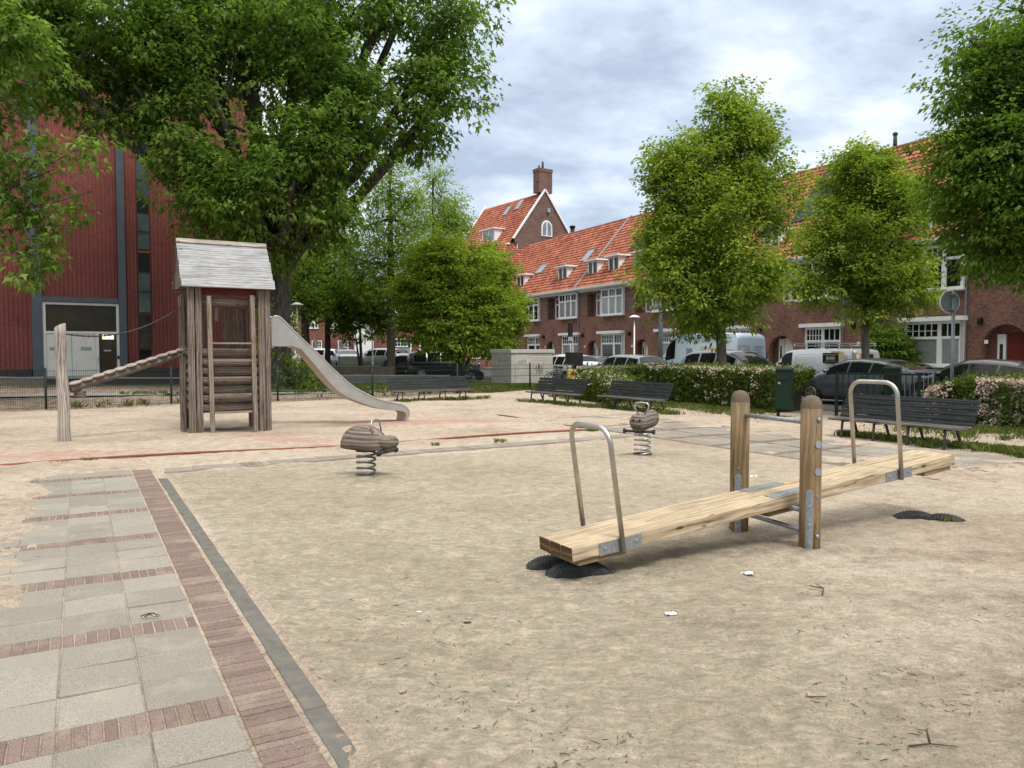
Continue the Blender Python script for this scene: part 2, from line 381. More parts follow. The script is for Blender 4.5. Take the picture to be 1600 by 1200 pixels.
# sand: masks come from a colour attribute (green turf, red rubber, dark litter and soil with painted contact shade)
m, t, b = base('sand', .95, 0, .15)
v = coords(t, 'Object'); at = N(t, 'ShaderNodeAttribute', attribute_name='mask'); ss = N(t, 'ShaderNodeSeparateColor'); L(t, at.outputs['Color'], ss.inputs[0])
n_big = noise(t, v, .55, 5, .6); n_mid = noise(t, v, 5, 8, .7); n_fine = noise(t, v, 95, 5, .75); n_gr = noise(t, v, 420, 2, .5); n_m2 = noise(t, v, 34, 5, .7)
col = ramp(t, n_big, [(.32, (.38, .305, .235)), (.5, (.47, .39, .305)), (.68, (.52, .44, .355))])
col = mixc(t, .55, col, ramp(t, n_mid, [(.38, (.66, .64, .62)), (.5, (1, 1, 1)), (.62, (1.14, 1.14, 1.12))]), 'MULTIPLY')
col = mixc(t, .9, col, ramp(t, n_fine, [(.36, (.50, .46, .42)), (.47, (.98, .98, .98)), (.64, (1.22, 1.22, 1.22))]), 'MULTIPLY')
col = mixc(t, .62, col, ramp(t, n_m2, [(.38, (.70, .67, .64)), (.47, (.98, .98, .98)), (.60, (1.16, 1.16, 1.16))]), 'MULTIPLY')
n_str = noise(t, coords(t, 'Object', (1, 2.6, 1)), 9, 7, .7, .6)
col = mixc(t, .40, col, ramp(t, n_str, [(.36, (.60, .57, .54)), (.48, (1, 1, 1)), (.62, (1.12, 1.12, 1.12))]), 'MULTIPLY')
sp_ = mth(t, 'LESS_THAN', n_gr, .36)
col = mixc(t, mth(t, 'MULTIPLY', sp_, .55), col, (.14, .10, .08))
vst = coords(t, 'Object', (7, 16, 1)); n_st = noise(t, vst, 1.3, 6, .7, .4)
gm = mth(t, 'MULTIPLY', ss.outputs[0], ramp(t, mth(t, 'ADD', mth(t, 'MULTIPLY', n_st, .6), mth(t, 'MULTIPLY', n_fine, .4)), [(.44, (0, 0, 0)), (.56, (1, 1, 1))]), True)
col = mixc(t, mth(t, 'MULTIPLY', gm, .56), col, (.19, .215, .13))
rm_ = mth(t, 'GREATER_THAN', mth(t, 'ADD', ss.outputs[1], mth(t, 'MULTIPLY', mth(t, 'SUBTRACT', noise(t, coords(t, 'Object', (1.2, 3.2, 1)), 2.6, 7, .72), .5), 1.6)), .62)
col = mixc(t, mth(t, 'MULTIPLY', rm_, .5), col, (.42, .20, .16))
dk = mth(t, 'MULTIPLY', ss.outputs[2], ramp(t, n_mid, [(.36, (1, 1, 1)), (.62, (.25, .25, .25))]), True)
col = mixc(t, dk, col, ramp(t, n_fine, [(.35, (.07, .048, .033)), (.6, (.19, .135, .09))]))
L(t, col, b.inputs['Base Color'])
hh = mth(t, 'ADD', mth(t, 'MULTIPLY', n_mid, .6), mth(t, 'ADD', mth(t, 'MULTIPLY', n_fine, .5), mth(t, 'MULTIPLY', noise(t, v, 28, 5, .7), .55)))
bump(t, b, hh, .9, .038)
# paving
def paver(name, c1, c2, c3, fine=160):
    m, t, b = base(name, .9, 0, .2); v = coords(t, 'Object')
    oi = N(t, 'ShaderNodeAttribute', attribute_name='pid')
    col = ramp(t, oi.outputs['Fac'], [(0, c1), (.5, c2), (1, c3)])
    nf = noise(t, v, fine, 3, .7); nb = noise(t, v, 3.5, 5, .65)
    col = mixc(t, .8, col, ramp(t, nf, [(.38, (.60, .60, .60)), (.5, (1, 1, 1)), (.62, (1.3, 1.28, 1.25))]), 'MULTIPLY')
    col = mixc(t, ramp(t, nb, [(.52, (0, 0, 0)), (.72, (.38, .38, .38))]), col, (.40, .335, .26))
    L(t, col, b.inputs['Base Color']); bump(t, b, mth(t, 'ADD', nf, nb), .5, .005)
paver('tile_grey', (.215, .20, .168), (.248, .230, .194), (.28, .262, .22))
paver('brick_pink', (.155, .112, .092), (.185, .135, .112), (.215, .16, .134), 120)
# leaves
def leafmat(name, dark, mid, light, trans=.38):
    m, t, b = base(name, .6, 0, .09)
    at = N(t, 'ShaderNodeAttribute', attribute_name='lv')
    col = ramp(t, at.outputs['Fac'], [(0, dark), (.55, mid), (1, light)])
    L(t, col, b.inputs['Base Color'])
    tr = N(t, 'ShaderNodeBsdfTranslucent'); ad = N(t, 'ShaderNodeMixShader', inp={0: trans})
    tc_ = mixc(t, 1.0, col, (1.5, 1.7, .8), 'MULTIPLY'); L(t, tc_, tr.inputs[0])
    o = t.nodes['Material Output']; L(t, b.outputs[0], ad.inputs[1]); L(t, tr.outputs[0], ad.inputs[2]); L(t, ad.outputs[0], o.inputs[0])
leafmat('maple_leaf', (.062, .105, .018), (.118, .185, .034), (.22, .295, .08), .5)
leafmat('lime_leaf', (.11, .155, .020), (.20, .265, .040), (.36, .41, .085), .46)
leafmat('dark_leaf', (.062, .105, .016), (.12, .19, .03), (.21, .29, .055), .5)
leafmat('feather_leaf', (.13, .185, .03), (.20, .275, .05), (.30, .38, .09), .45)
leafmat('bush_leaf', (.11, .16, .016), (.20, .27, .035), (.33, .40, .07), .45)
leafmat('hedge_leaf', (.055, .085, .016), (.11, .15, .03), (.20, .24, .06), .4)
leafmat('grass_blade', (.06, .085, .02), (.11, .15, .035), (.28, .25, .11))
leafmat('dry_leaf', (.08, .05, .03), (.16, .11, .065), (.50, .42, .32), .1)
leafmat('blossom', (.50, .36, .34), (.66, .52, .49), (.78, .68, .64), .2)
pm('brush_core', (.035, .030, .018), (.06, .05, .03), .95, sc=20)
# ================================================================ ground
def vnoise2(x, y, seed=0):
    xi = np.floor(x).astype(np.int64); yi = np.floor(y).astype(np.int64); fx = x-xi; fy = y-yi
    fx = fx*fx*(3-2*fx); fy = fy*fy*(3-2*fy)
    def h(a, b):
        n = (a*374761393+b*668265263+seed*974711) & 0x7fffffff
        n = ((n ^ (n >> 13))*1274126177) & 0x7fffffff
        return ((n ^ (n >> 16)) & 0xffff)/65535.0
    return (h(xi, yi)*(1-fx)+h(xi+1, yi)*fx)*(1-fy)+(h(xi, yi+1)*(1-fx)+h(xi+1, yi+1)*fx)*fy
def fbm(x, y, sc, o=4, seed=0):
    s = 0; a = 1; t = 0
    for i in range(o): s = s+a*vnoise2(x/sc+i*17.3, y/sc+i*9.1, seed+i); t += a; a *= .5; sc *= .5
    return s/t
def sstep(x, a, b):
    t = np.clip((x-a)/(b-a), 0, 1); return t*t*(3-2*t)
FENCE = [(-17.5, 17.9), (-12.95, 21.34), (-10.39, 23.43), (-7.61, 24.95), (-4.92, 27.07), (-2.1, 29.5), (.75, 32.04), (3.3, 33.6)]
NX, NY = 700, 720
Yr = 1.2*np.power(35.0/1.2, np.linspace(0, 1, NY)); Xr = np.linspace(-1, 1, NX)
Yg, Xn = np.meshgrid(Yr, Xr, indexing='ij'); Xg = Xn*(.86*Yg+2.5)
a_ = Xg*U.x+Yg*U.y; v_ = Xg*V.x+Yg*V.y
nbig = fbm(Xg, Yg, 1.6, 4, 3); nmid = fbm(Xg*.8, Yg*1.6, .42, 4, 11); nsm = fbm(Xg, Yg, .10, 3, 23)
H_ = (nbig-.5)*.07+(nmid-.5)*.05+(nsm-.5)*.014
H_ += .006+(fbm(Xg, Yg, .055, 2, 91)-.5)*.014*(1-sstep(Yg, 6, 11))-np.abs(fbm(Xg*.7, Yg*1.5, .30, 3, 93)-.5)*.055*(1-sstep(Yg, 7, 13))
rs = np.random.default_rng(4)
for k in range(620):      # scuffs and footprints
    yy = 2.2+9*rs.random()**1.3; xx = rs.uniform(-.6*yy+1.2, .72*yy); an = rs.uniform(0, 3.14); r1, r2 = rs.uniform(.08, .16), rs.uniform(.04, .07)
    j0, j1 = np.searchsorted(Yr, yy-.4), np.searchsorted(Yr, yy+.4); sx = slice(j0, j1)
    dx = Xg[sx]-xx; dy = Yg[sx]-yy; u1 = (dx*math.cos(an)+dy*math.sin(an))/r1; u2 = (-dx*math.sin(an)+dy*math.cos(an))/r2; q = u1*u1+u2*u2
    H_[sx] += (-.022*np.exp(-q)+.013*np.exp(-(np.sqrt(q)-1.5)**2*4))*rs.uniform(.4, 1.2)
# paving lies bare here
edge = fbm(Xg, Yg, .35, 4, 41)-.5
leftlim = np.where(a_ > 5, -.42, -.42-(5-a_)*.9)
pm_ = sstep(v_+edge*.55, leftlim-.10, leftlim+.06)*(1-sstep(v_+edge*np.where(a_ < 3.4, .25, .02)+.16*sstep(3.4-a_, 0, .8), .965, .985))*(1-sstep(a_+edge*.5, 11.5, 11.75))*sstep(a_, -3, -2)
a0 = 11.1+.05*(v_-1)
strip = (1-sstep(np.abs(a_-(a0+.22))+edge*.35, .24, .36))*(1-sstep(np.abs(v_-5.2), 4.3, 4.5))
rp = (1-sstep(np.abs(v_-10.45)+edge*1.3, .95, 1.3))*(1-sstep(np.abs(a_-10.4)+edge*1.5, 2.2, 3.3))
rp = np.maximum(rp, (1-sstep(np.abs(v_-9.37)+edge*.2, .10, .2))*(1-sstep(np.abs(a_-10), 3.2, 4)))
lp = (1-sstep(np.abs(v_+1.55)+edge*.5, .25, .4))*(1-sstep(np.abs(a_-10.7)+edge*.6, .7, 1.0))
paved = np.clip(np.maximum.reduce([pm_, strip, rp*.92, lp]), 0, 1)
H_ = H_*(1-paved)+(-.0075+(nsm-.5)*.005+(nbig-.5)*.006)*paved
H_ += .016*(1-sstep(v_+edge*.5, -.75, -.35))*(1-paved)*(a_ < 12.5)
# the turf is a flat mat under thin sand
turf = sstep(v_, .97, 1.02)*(1-sstep(v_, 9.25, 9.4))*(1-sstep(a_, 10.9, 11.05))*sstep(a_, -1.5, -.5)
H_ = np.where(turf > 0, H_*(1-.45*turf), H_)
for (x, y, r, h) in ((1.94, 11.4, .55, .075), (-1.84, 9.66, .5, .05), (2.42, 6.19, .4, .02), (.40, 5.60, .6, -.02)):
    H_ += h*np.exp(-((Xg-x)**2+(Yg-y)**2)/(r*r))
H_ -= .045*np.exp(-(((Xg-2.1)*.6)**2+((Yg-6.7)*1.4)**2)/.35)      # hollow worn under the seesaw
n_ = Xg*.893+Yg*.451
H_ -= .25*sstep(n_, 16.9, 17.3)
# distance past the fence (positive = beyond it)
fx = np.array([p[0] for p in FENCE]); fy = np.array([p[1] for p in FENCE])
past = (Yg-np.interp(Xg, fx, fy))*.78
H_ += .05*sstep(past, .1, 1.6)*(fbm(Xg, Yg, .7, 3, 55))
mask = np.zeros((NY, NX, 4), np.float32); mask[..., 3] = 1
mask[..., 0] = turf*np.clip(1.15-.10*np.abs(v_-2.2)-.045*np.clip(6-a_, 0, 9)*(v_ > 2.4), .12, 1)*(1-.6*sstep(Xg, 1.2, 3.6)*(1-sstep(Yg, 6, 10)))
mask[..., 0] = np.maximum(mask[..., 0], 1.2*np.exp(-(((Xg-2.22)/.26)**2+((Yg-11.28)/.14)**2)))
red = sstep(a_, 12.82, 12.9)*(1-sstep(v_, 9.1, 9.3))*(1-sstep(a_, 19, 20))*sstep(v_, -9, -8)
redw = .43*red
for (px, py, rx, ry, k) in ((690, 660, .95, .40, .95), (460, 689, .8, .35, .35), (80, 712, 1.0, .5, .42), (400, 682, .8, .5, .28), (560, 664, .9, .3, .45), (840, 659, .9, .25, .30)):
    gx, gy = G(px, py); redw += k*np.exp(-(((Xg-gx)/rx)**2+((Yg-gy)/ry)**2))*red
mask[..., 1] = redw
litter_shade = sstep(past+edge*1.2, -.75, .0)
litter_shade = np.maximum(litter_shade, .9*sstep(n_+edge*1.6, 15.4, 16.3))
litter_shade = np.maximum(litter_shade, .75*sstep(Xg*.8-Yg*.55+fbm(Xg, Yg, .9, 4, 66)*2.2, .35, 2.0)*(1-sstep(Yg, 4.2, 6.6)))
litter_shade = np.maximum(litter_shade, .45*sstep(fbm(Xg, Yg, 1.1, 4, 68), .54, .68)*(1-sstep(Yg, 4.2, 6.5))*sstep(Xg, .2, 1.5))
for (x, y, r, k) in ((-1.84, 9.62, .17, .9), (1.94, 11.36, .14, .6), (2.42, 6.16, .15, .5), (2.09, 6.98, .16, .6), (2.2, 6.7, .42, .45), (.42, 5.52, .38, .35), (-6.1, 15.0, .3, .3), (-5.1, 15.6, .3, .3), (-7.98, 13.69, .18, .5), (-2.4, 17.3, .4, .3)):  # dark soil at springs and posts, plus painted contact shade under the equipment
    litter_shade = np.maximum(litter_shade, k*np.exp(-((Xg-x)**2+(Yg-y)**2)/(r*r)))
litter_shade = np.maximum(litter_shade, .42*sstep(fbm(Xg*.6, Yg*1.5, .5, 4, 71), .52, .66)*sstep(Xg, .9, 2.4)*(1-sstep(Yg, 5.5, 8.5)))
mask[..., 2] = np.clip(litter_shade, 0, 1)
co = np.stack([Xg, Yg, H_], -1).reshape(-1, 3)
idx = np.arange(NX*NY).reshape(NY, NX)
fc = np.stack([idx[:-1, :-1], idx[:-1, 1:], idx[1:, 1:], idx[1:, :-1]], -1).reshape(-1, 4)
def npmesh(name, co, fc, mats, smooth=False, parent=None, attrs=None):
    """fast mesh from numpy arrays; fc is (n, k)"""
    me = bpy.data.meshes.new(name); n, k = fc.shape
    me.vertices.add(len(co)); me.vertices.foreach_set('co', np.asarray(co, np.float32).ravel())
    me.loops.add(n*k); me.loops.foreach_set('vertex_index', fc.astype(np.int32).ravel())
    me.polygons.add(n); me.polygons.foreach_set('loop_start', np.arange(0, n*k, k, dtype=np.int32))
    me.polygons.foreach_set('use_smooth', np.full(n, smooth))
    for m in (mats if isinstance(mats, (list, tuple)) else [mats]): me.materials.append(M(m))
    for an, dom, typ, arr in (attrs or []):
        at = me.attributes.new(an, typ, dom); at.data.foreach_set('color' if typ == 'FLOAT_COLOR' else 'value', np.asarray(arr, np.float32).ravel())
    me.update(calc_edges=True); me.validate()
    o = bpy.data.objects.new(name, me); scn.collection.objects.link(o)
    if parent is not None: o.parent = parent
    return o
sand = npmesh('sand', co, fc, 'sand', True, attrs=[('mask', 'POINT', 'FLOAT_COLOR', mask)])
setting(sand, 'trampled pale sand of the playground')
def sheet(name, pts, z, mat, label=None):
    b = MB(); b.poly([(p[0], p[1], z) for p in pts]); return setting(b.build(name, mat, fix=False), label)
sheet('ground', [(-700, -300), (700, -300), (700, 900), (-700, 900)], -.30, 'asphalt')
def SN(s, n): return (-.451*s+.893*n, .893*s+.451*n)
road = sheet('road', [SN(-40, 17.3), SN(-40, 31), SN(150, 31), SN(150, 17.3)], -.03, 'asphalt')
sheet('cross_road', [(-70, 47.5), (2, 47.5), (-2, 78), (-80, 78)], -.022, 'asphalt')
b = MB(); fr = lambda x, y, z: (*SN(x, y), z)
b.prism([(-40, 31), (150, 31), (150, 34.2), (-40, 34.2)], -.1, .10, frame=fr); setting(b.build('pavement', 'pavement'))
sheet('lawn', [(-70, 33.5), (-8, 33.5), (3.2, 33.9), (-5, 48.5), (-70, 48.5)], .012, 'grass_ground', 'thin grass between the fence and the street')
sheet('garden_path', [(-40, 29.0-12), (-16, 26.6), (-5.5, 28.9), (-5.5, 30.6), (-16, 28.6), (-40, 20)], .075, 'pavement', 'pale path behind the mesh fence')
# ---------------------------------------------------------------- paving
def pavers(name, items, mat, label, mats_ch=.004):
    co = []; fc = []; pid = []
    for (a, v, sa, sv) in items:
        z = random.uniform(-.0025, .0025); tk = .0012 if sa < .2 or sv < .2 else .0025; ta = random.uniform(-tk, tk); tv = random.uniform(-tk, tk); rot = random.uniform(-.006, .006)
        b0 = len(co); r = random.random()
        for (ins, zz) in ((0, -.05), (0, -mats_ch), (mats_ch, 0)):
            for (i, j) in ((-1, -1), (1, -1), (1, 1), (-1, 1)):
                x = i*(sa/2-ins); y = j*(sv/2-ins); x, y = x-y*rot, y+x*rot
                p = AV(a+x, v+y); co.append((p[0], p[1], z+zz+ta*i+tv*j)); pid.append(r)
        for k in range(2):
            for q in range(4): fc.append((b0+k*4+q, b0+k*4+(q+1) % 4, b0+(k+1)*4+(q+1) % 4, b0+(k+1)*4+q))
        fc.append((b0+8, b0+9, b0+10, b0+11))
    fc = np.array(fc)[:, ::-1]
    o = npmesh(name, np.array(co), fc, mat, attrs=[('pid', 'POINT', 'FLOAT', pid)])
    return setting(o, label)
rows = [3.62+1.245*k for k in range(-5, 7)]
T = []; B = []
for ra in rows:
    v0 = -2.3
    while v0 < .55: B.append((ra, v0+.029, .205, .0505)); v0 += .0575
    for k in range(3):
        ac = ra+.1075+.173+k*.3445
        if ac > 11.75: continue
        for c in range(9):
            vc = .575-.175-c*.346
            T.append((ac, vc, .337, .338))
aa = -2.6
while aa < 11.9: B.append((aa, .70, .0490, .225)); aa += .0565
for vv in np.arange(.98, 9.3, .0575): B.append((11.1+.05*(vv-1), vv, .105, .052))
for vv in np.arange(1.15, 9.4, .35): T.append((11.35+.05*(vv-1), vv, .36, .338)); 
for vv in (2.0, 3.7, 5.4, 7.1):
    for q in range(5): B.append((11.37+.05*(vv-1), vv+.06*q, .33, .055))
for q in range(5):
    B.append((11.2, -1.75+.06*q, .33, .055)); B.append((9.0, -1.75+.06*q, .33, .055))
for q in range(6): T.append((10.9-.37*q, -2.2, .36, .338)); T.append((10.9-.37*q, -1.4, .36, .338))
for ra in [6.0+1.245*k for k in range(0, 8)]:
    for vv in np.arange(9.46, 12.2, .0575): B.append((ra, vv, .205, .0505))
    for k in range(3):
        for c in range(8):
            vc = 9.60+c*.346
            T.append((ra+.1075+.173+k*.3445, vc+(.1 if c > 2 else 0), .337, .336))
aa = 5.6
while aa < 14.6: B.append((aa, 9.37, .053, .12)); B.append((aa, 10.56, .053, .09)); aa += .0565
T = [t for t in T if not (abs(t[1]+.0-.40) < .001 and t[0] > 11.8)]
pavers('paved_path', T, 'tile_grey', 'grey concrete tiles of the playground paths')
pavers('brick_path', B, 'brick_pink', 'pinkish clinker rows and edging in the paths')
K = []
aa = 1.0
while aa < 10.5: K.append((aa+.4, .893, .795, .105)); aa += .80
o = pavers('kerb', K, 'kerb_stone', 'dark kerb stones edging the sandy turf', .006)
# red rubber kerb of the fall zone
b = MB()
pts = [(*AV(12.86+.02*math.sin(v*1.3), v), .012+.02*math.sin(v*.9+1)) for v in np.arange(-8, 9.25, .25)]
b.tube(pts, .019, 6)
pts = [(*AV(a, 9.25), -.002+.014*math.sin(a*2)) for a in np.arange(12.86, 19, .3)]
b.tube(pts, .014, 6)
tag(b.build('rubber_edging', 'red_rubber'), 'thin red rubber edging strip half buried in the sand before the climbing tower', 'edging')

# ================================================================ seesaw
PHI, TILT = R(29.36), R(4.583)
SS = thing('seesaw', 'wooden seesaw with steel hoop handles in the foreground sand, left end down on tyres', 'seesaw', (2.268, 6.581, 0), PHI)
Mt = Matrix.Rotation(-TILT, 3, 'Y')
def sp3(x, y, z): return tuple(Vector((0, 0, .416))+Mt @ Vector((x, y, z)))
def timber(y0, y1):
    b = MB(); segs = 1; off = random.random()*9
    st = []
    for i in range(segs+1):
        x = -2.256+4.50*i/segs
        wob = 0
        ring = [(x, y0+.006, -.10), (x, y1-.006, -.10), (x, y1, -.094), (x, y1+wob, -.007), (x, y1-.007, 0), (x, y0+.007, 0), (x, y0+wob, -.007), (x, y0, -.094)]
        base_ = len(b.v); b.v += [sp3(*q) for q in ring]; st.append(base_)
    per = [0, y1-y0, y1-y0+.008, y1-y0+.1, y1-y0+.108, 2*(y1-y0)+.108, 2*(y1-y0)+.116, 2*(y1-y0)+.2, 2*(y1-y0)+.21]
    for i in range(segs):
        for k in range(8):
            k2 = (k+1) % 8; x0 = 4.5*i/segs+off; x1 = 4.5*(i+1)/segs+off
            b.face([st[i]+k, st[i]+k2, st[i+1]+k2, st[i+1]+k], [(x0, per[k]+off), (x0, per[k+1]+off), (x1, per[k+1]+off), (x1, per[k]+off)], 0, False)
    b.face([st[0]+k for k in range(8)][::-1], None, 1); b.face([st[-1]+k for k in range(8)], None, 1)
    return b.build('plank', ['new_pine', 'pine_end'], SS)
for k in range(3): timber(-.22+k*.1475, -.22+k*.1475+.1415)
for xe in (-1, 1):
    b = MB(); c0, c1 = sorted((xe*2.20, xe*1.78))
    for yy in (-.14, .0, .14):
        b.beam(sp3(c0, yy, -.122), sp3(c1, yy, -.122), .13, .04, up=tuple(Mt @ Vector((0, 0, 1))))
    b.build('end_block', 'pine_post', SS, bevel=.004)
b = MB(); b.beam(sp3(-.28, 0, -.13), sp3(.28, 0, -.13), .34, .055); b.build('pivot_block', 'pine_post', SS, bevel=.006)
def hoop(xc, lean):
    b = MB(); pts = []
    h = .80; wd = .245; r = .12
    for q in (-.10,): pts.append((0, -wd, q))
    pts.append((0, -wd, h-r))
    for k in range(1, 9):
        a = math.pi/2*k/8; pts.append((0, -wd+r-r*math.cos(a), h-r+r*math.sin(a)))
    for k in range(0, 8):
        a = math.pi/2*k/8; pts.append((0, wd-r+r*math.sin(a), h-r+r*math.cos(a)))
    pts += [(0, wd, h-r), (0, wd, -.10)]
    pts = [sp3(xc+p[2]*lean, p[1], p[2]) for p in pts]
    b.tube(pts, .0195, 14)
    ob = b.build('handle', 'steel', SS)
    for sy in (-1, 1):
        p = MB(); p.beam(sp3(xc-.19, sy*.2235, -.055), sp3(xc+.19, sy*.2235, -.055), .005, .092, up=tuple(Mt @ Vector((0, 0, 1))))
        for dx in (-.14, .14): p.tube([sp3(xc+dx, sy*.224, -.055), sp3(xc+dx, sy*.234, -.055)], [.012, .009], 8)
        p.build('bracket', 'galvanised', ob)
hoop(-1.84, -.075); hoop(1.37, -.03)
for yy in (-.145, .145):
    b = MB(); b.beam(sp3(-.24, yy, .0035), sp3(.22, yy, .0035), .105, .006, up=tuple(Mt @ Vector((0, 0, 1))))
    for dx in (-.18, -.06, .06, .16):
        for dy in (-.025, .025): b.tube([sp3(dx, yy+dy, .006), sp3(dx, yy+dy, .011)], [.008, .006], 8)
    b.build('pivot_plate', 'galvanised', SS, bevel=.001)
def wl(x, y):   # world point -> seesaw local
    dx, dy = x-2.268, y-6.581; return (dx*math.cos(PHI)+dy*math.sin(PHI), -dx*math.sin(PHI)+dy*math.cos(PHI))
pn = wl(2.42, 6.20); pf = wl(2.085, 7.01)
for (x, y) in (pn, pf):
    b = MB(); prof = [(x, y, -.25), (x, y, .3), (x, y, .7), (x, y, 1.15)]
    b.tube(prof, .084, 24, True)
    post = b.build('post', 'old_post', SS)
    b = MB(); b.lathe([(.0845, 1.148), (.083, 1.175), (.075, 1.205), (.058, 1.232), (.03, 1.248), (0, 1.252)], 24, (x, y, 0)); b.build('post_cap', 'old_post', post)
    b = MB()
    q = wl(x, y)
    sgn = -1
    # bolts on the side that faces the camera
    cw = Vector((math.cos(-PHI)*.35-math.sin(-PHI)*-.94, math.sin(-PHI)*.35+math.cos(-PHI)*-.94, 0)).normalized()
    if (x, y) == pn:
        for z in (.12, 1.06): c = Vector((x, y, z))+cw*.083; b = MB(); b.tube([c, c+cw*.010, c+cw*.016], [.019, .016, .008], 12); b.build('bolt', 'galvanised', post)
        for z in (.64, .86): c = Vector((x, y, z))+cw*.084; b = MB(); b.tube([c, c+cw*.003], [.032, .031], 16); b.build('bolt_cover', 'lead', post)
        c = Vector((x, y, .44))+cw*.0835; b = MB(); b.tube([c, c+cw*.004], [.016, .014], 12)
    else:
        cw2 = Vector((-cw.x*.0-.75, -.6, 0)).normalized()
        for z in (.55, .42):
            if z == .42: b.build('bolt', 'galvanised', post); b = MB()
            c = Vector((x, y, z))+cw2*.083; b.tube([c, c+cw2*.006], [.011, .009], 10)
    b.build('bolt', 'galvanised', post)
    b = MB(); pw = Vector((-.80, -.6 if (x, y) == pn else -.62, 0)).normalized()
    rr = Matrix.Rotation(math.atan2(pw.y, pw.x), 3, 'Z')
    pts = []
    for k in range(-4, 5):
        a = k*.085; pts.append((a, (Vector((x, y, 0))+rr @ Vector((math.cos(a)*.0875, math.sin(a)*.0875, 0)))))
    for k in range(8):
        (a0_, p0), (a1_, p1) = pts[k], pts[k+1]
        z1 = .50-.03*(abs(a0_)/.34)**3; z2 = .50-.03*(abs(a1_)/.34)**3
        b.poly([(p0.x, p0.y, -.05), (p1.x, p1.y, -.05), (p1.x, p1.y, z2), (p0.x, p0.y, z1)], sm=True)
    for z in (.06, .21, .36):
        c = Vector((x, y, z))+pw*.087; b.tube([c, c+pw*.014], [.016, .013], 6)
    b.build('post_strap', 'galvanised', post)
b = MB(); b.tube([(*pn, 1.03), (*pf, 1.03)], .020, 12); b.build('top_rail', 'galvanised', SS)
b = MB(); b.tube([(*pn, .135), (*pf, .135)], .020, 12); b.build('lower_rail', 'galvanised', SS)
b = MB(); b.tube([(*pn, .30), (*pf, .30)], .022, 12); b.build('pivot_axle', 'galvanised', SS)
def tyre(cx, cy, ang, label, tilt=0, w_=.17, r_=.30, h_=.07):
    """tyre buried upright: only the top of its tread stands out of the sand"""
    b = MB(); n = 210; prof = []
    for k in range(11):
        t = -1+2*k/10; prof.append((t*w_/2, -abs(t)**4*.022-(.008 if k in (3, 7) else 0)))
    rows_ = []
    for i in range(n):
        a = 2*math.pi*i/n; base_ = len(b.v)
        for (y, dr) in [(-w_/2*1.02, -.11)]+prof+[(w_/2*1.02, -.11)]:
            rr = r_+dr+(-.007 if (i % 3 == 0 and abs(y) > w_*.12) else 0)
            b.v.append((rr*math.cos(a), y, rr*math.sin(a)-r_+h_))
        rows_.append(base_)
    for i in range(n):
        j = (i+1) % n
        for k in range(12): b.face([rows_[i]+k, rows_[i]+k+1, rows_[j]+k+1, rows_[j]+k], None, 0, False)
    o = b.build('tyre', 'rubber', loc=(cx, cy, 0), rz=ang)
    return tag(o, label, 'tyre', 'half-buried bump tyres of the seesaw')
tyre(.30, 5.74, PHI+R(90-118), 'smaller black tyre half buried behind under the low left seesaw end', r_=.30, h_=.065)
tyre(.49, 5.56, PHI-R(22), 'larger treaded tyre half buried before the low left seesaw end', r_=.36, w_=.19, h_=.085)
tyre(3.93, 7.42, PHI+R(-38), 'left one of two half buried tyres below the raised right seesaw end', r_=.38, w_=.2, h_=.055)
tyre(4.13, 7.28, PHI+R(-60), 'right one of two half buried tyres below the raised right seesaw end', r_=.36, w_=.2, h_=.055)

# ================================================================ climbing tower with slide
TW = thing('climbing_tower', 'weathered wooden climbing tower with a pitched roof, ladder and steel slide', 'play tower', (-6.2, 14.98, 0), R(29.4))
def post(x, y, w_, d_, h, mat='weathered_wood', z0=-.2, nm='post'):
    b = MB(); b.box((x, y, (h+z0)/2), (w_, d_, h-z0), jit=.006); return b.build(nm, mat, TW, bevel=.012)
post(-.04, .0, .115, .15, 2.88); post(.10, .01, .12, .15, 2.86)
post(1.28, .0, .13, .15, 2.85); post(1.41, .03, .10, .14, 2.84)
post(.0, 1.12, .15, .15, 2.8); post(1.31, 1.12, .15, .15, 2.8)
post(-.12, .62, .10, .12, 1.72); post(-.09, 1.02, .11, .1, 2.75)
b = MB(); b.box((-.02, .62, 1.62), (.24, .2, .13)); b.build('bracket_block', 'weathered_wood', TW, bevel=.01)
# front wall of half-round logs
z = .40
for i in range(7):
    b = MB(); b.tube([(.13, .07, z+.09), (.4, .068, z+.092), (.9, .072, z+.088), (1.24, .07, z+.09)], [.092, .094, .091, .092], 12, flat=1.0)
    b.build('front_log', 'weathered_wood', TW); z += .181
for x0, hh_ in ((.28, 2.69), (1.09, 2.73)):
    b = MB(); b.beam((x0+.03, -.19, -.15), (x0, -.12, hh_), .085, .075, up=(0, 1, 0)); b.build('ladder_rail', 'ladder_wood', TW, bevel=.010)
for z in (.41, .76, 1.09, 1.43, 1.77):
    b = MB(); b.box((.69, -.13, z), (.74, .11, .035)); b.build('ladder_rung', 'ladder_wood', TW, bevel=.008)
b = MB(); b.box((.68, .58, 1.60), (1.2, 1.02, .05)); b.build('platform', 'weathered_wood', TW)
b = MB(); b.tube([(.1, .06, 2.585), (1.28, .06, 2.585)], .082, 12); b.build('top_beam', 'weathered_wood', TW)
b = MB(); b.tube([(.05, 1.14, 2.62), (1.28, 1.14, 2.62)], .07, 10); b.build('top_beam', 'weathered_wood', TW)
for i, x in enumerate((.12, .30, .47, .62, .80, .98, 1.13)):
    if i == 3: continue
    b = MB(); b.box((x, 1.16, 2.06+.02*(i % 2)), (.125 if i != 4 else .15, .03, .92)); b.build('back_board', 'weathered_wood', TW, bevel=.004)
b = MB(); b.box((.60, 1.13, 2.40), (.05, .03, .30)); b.build('back_batten', 'silver_wood', TW)
z = .42
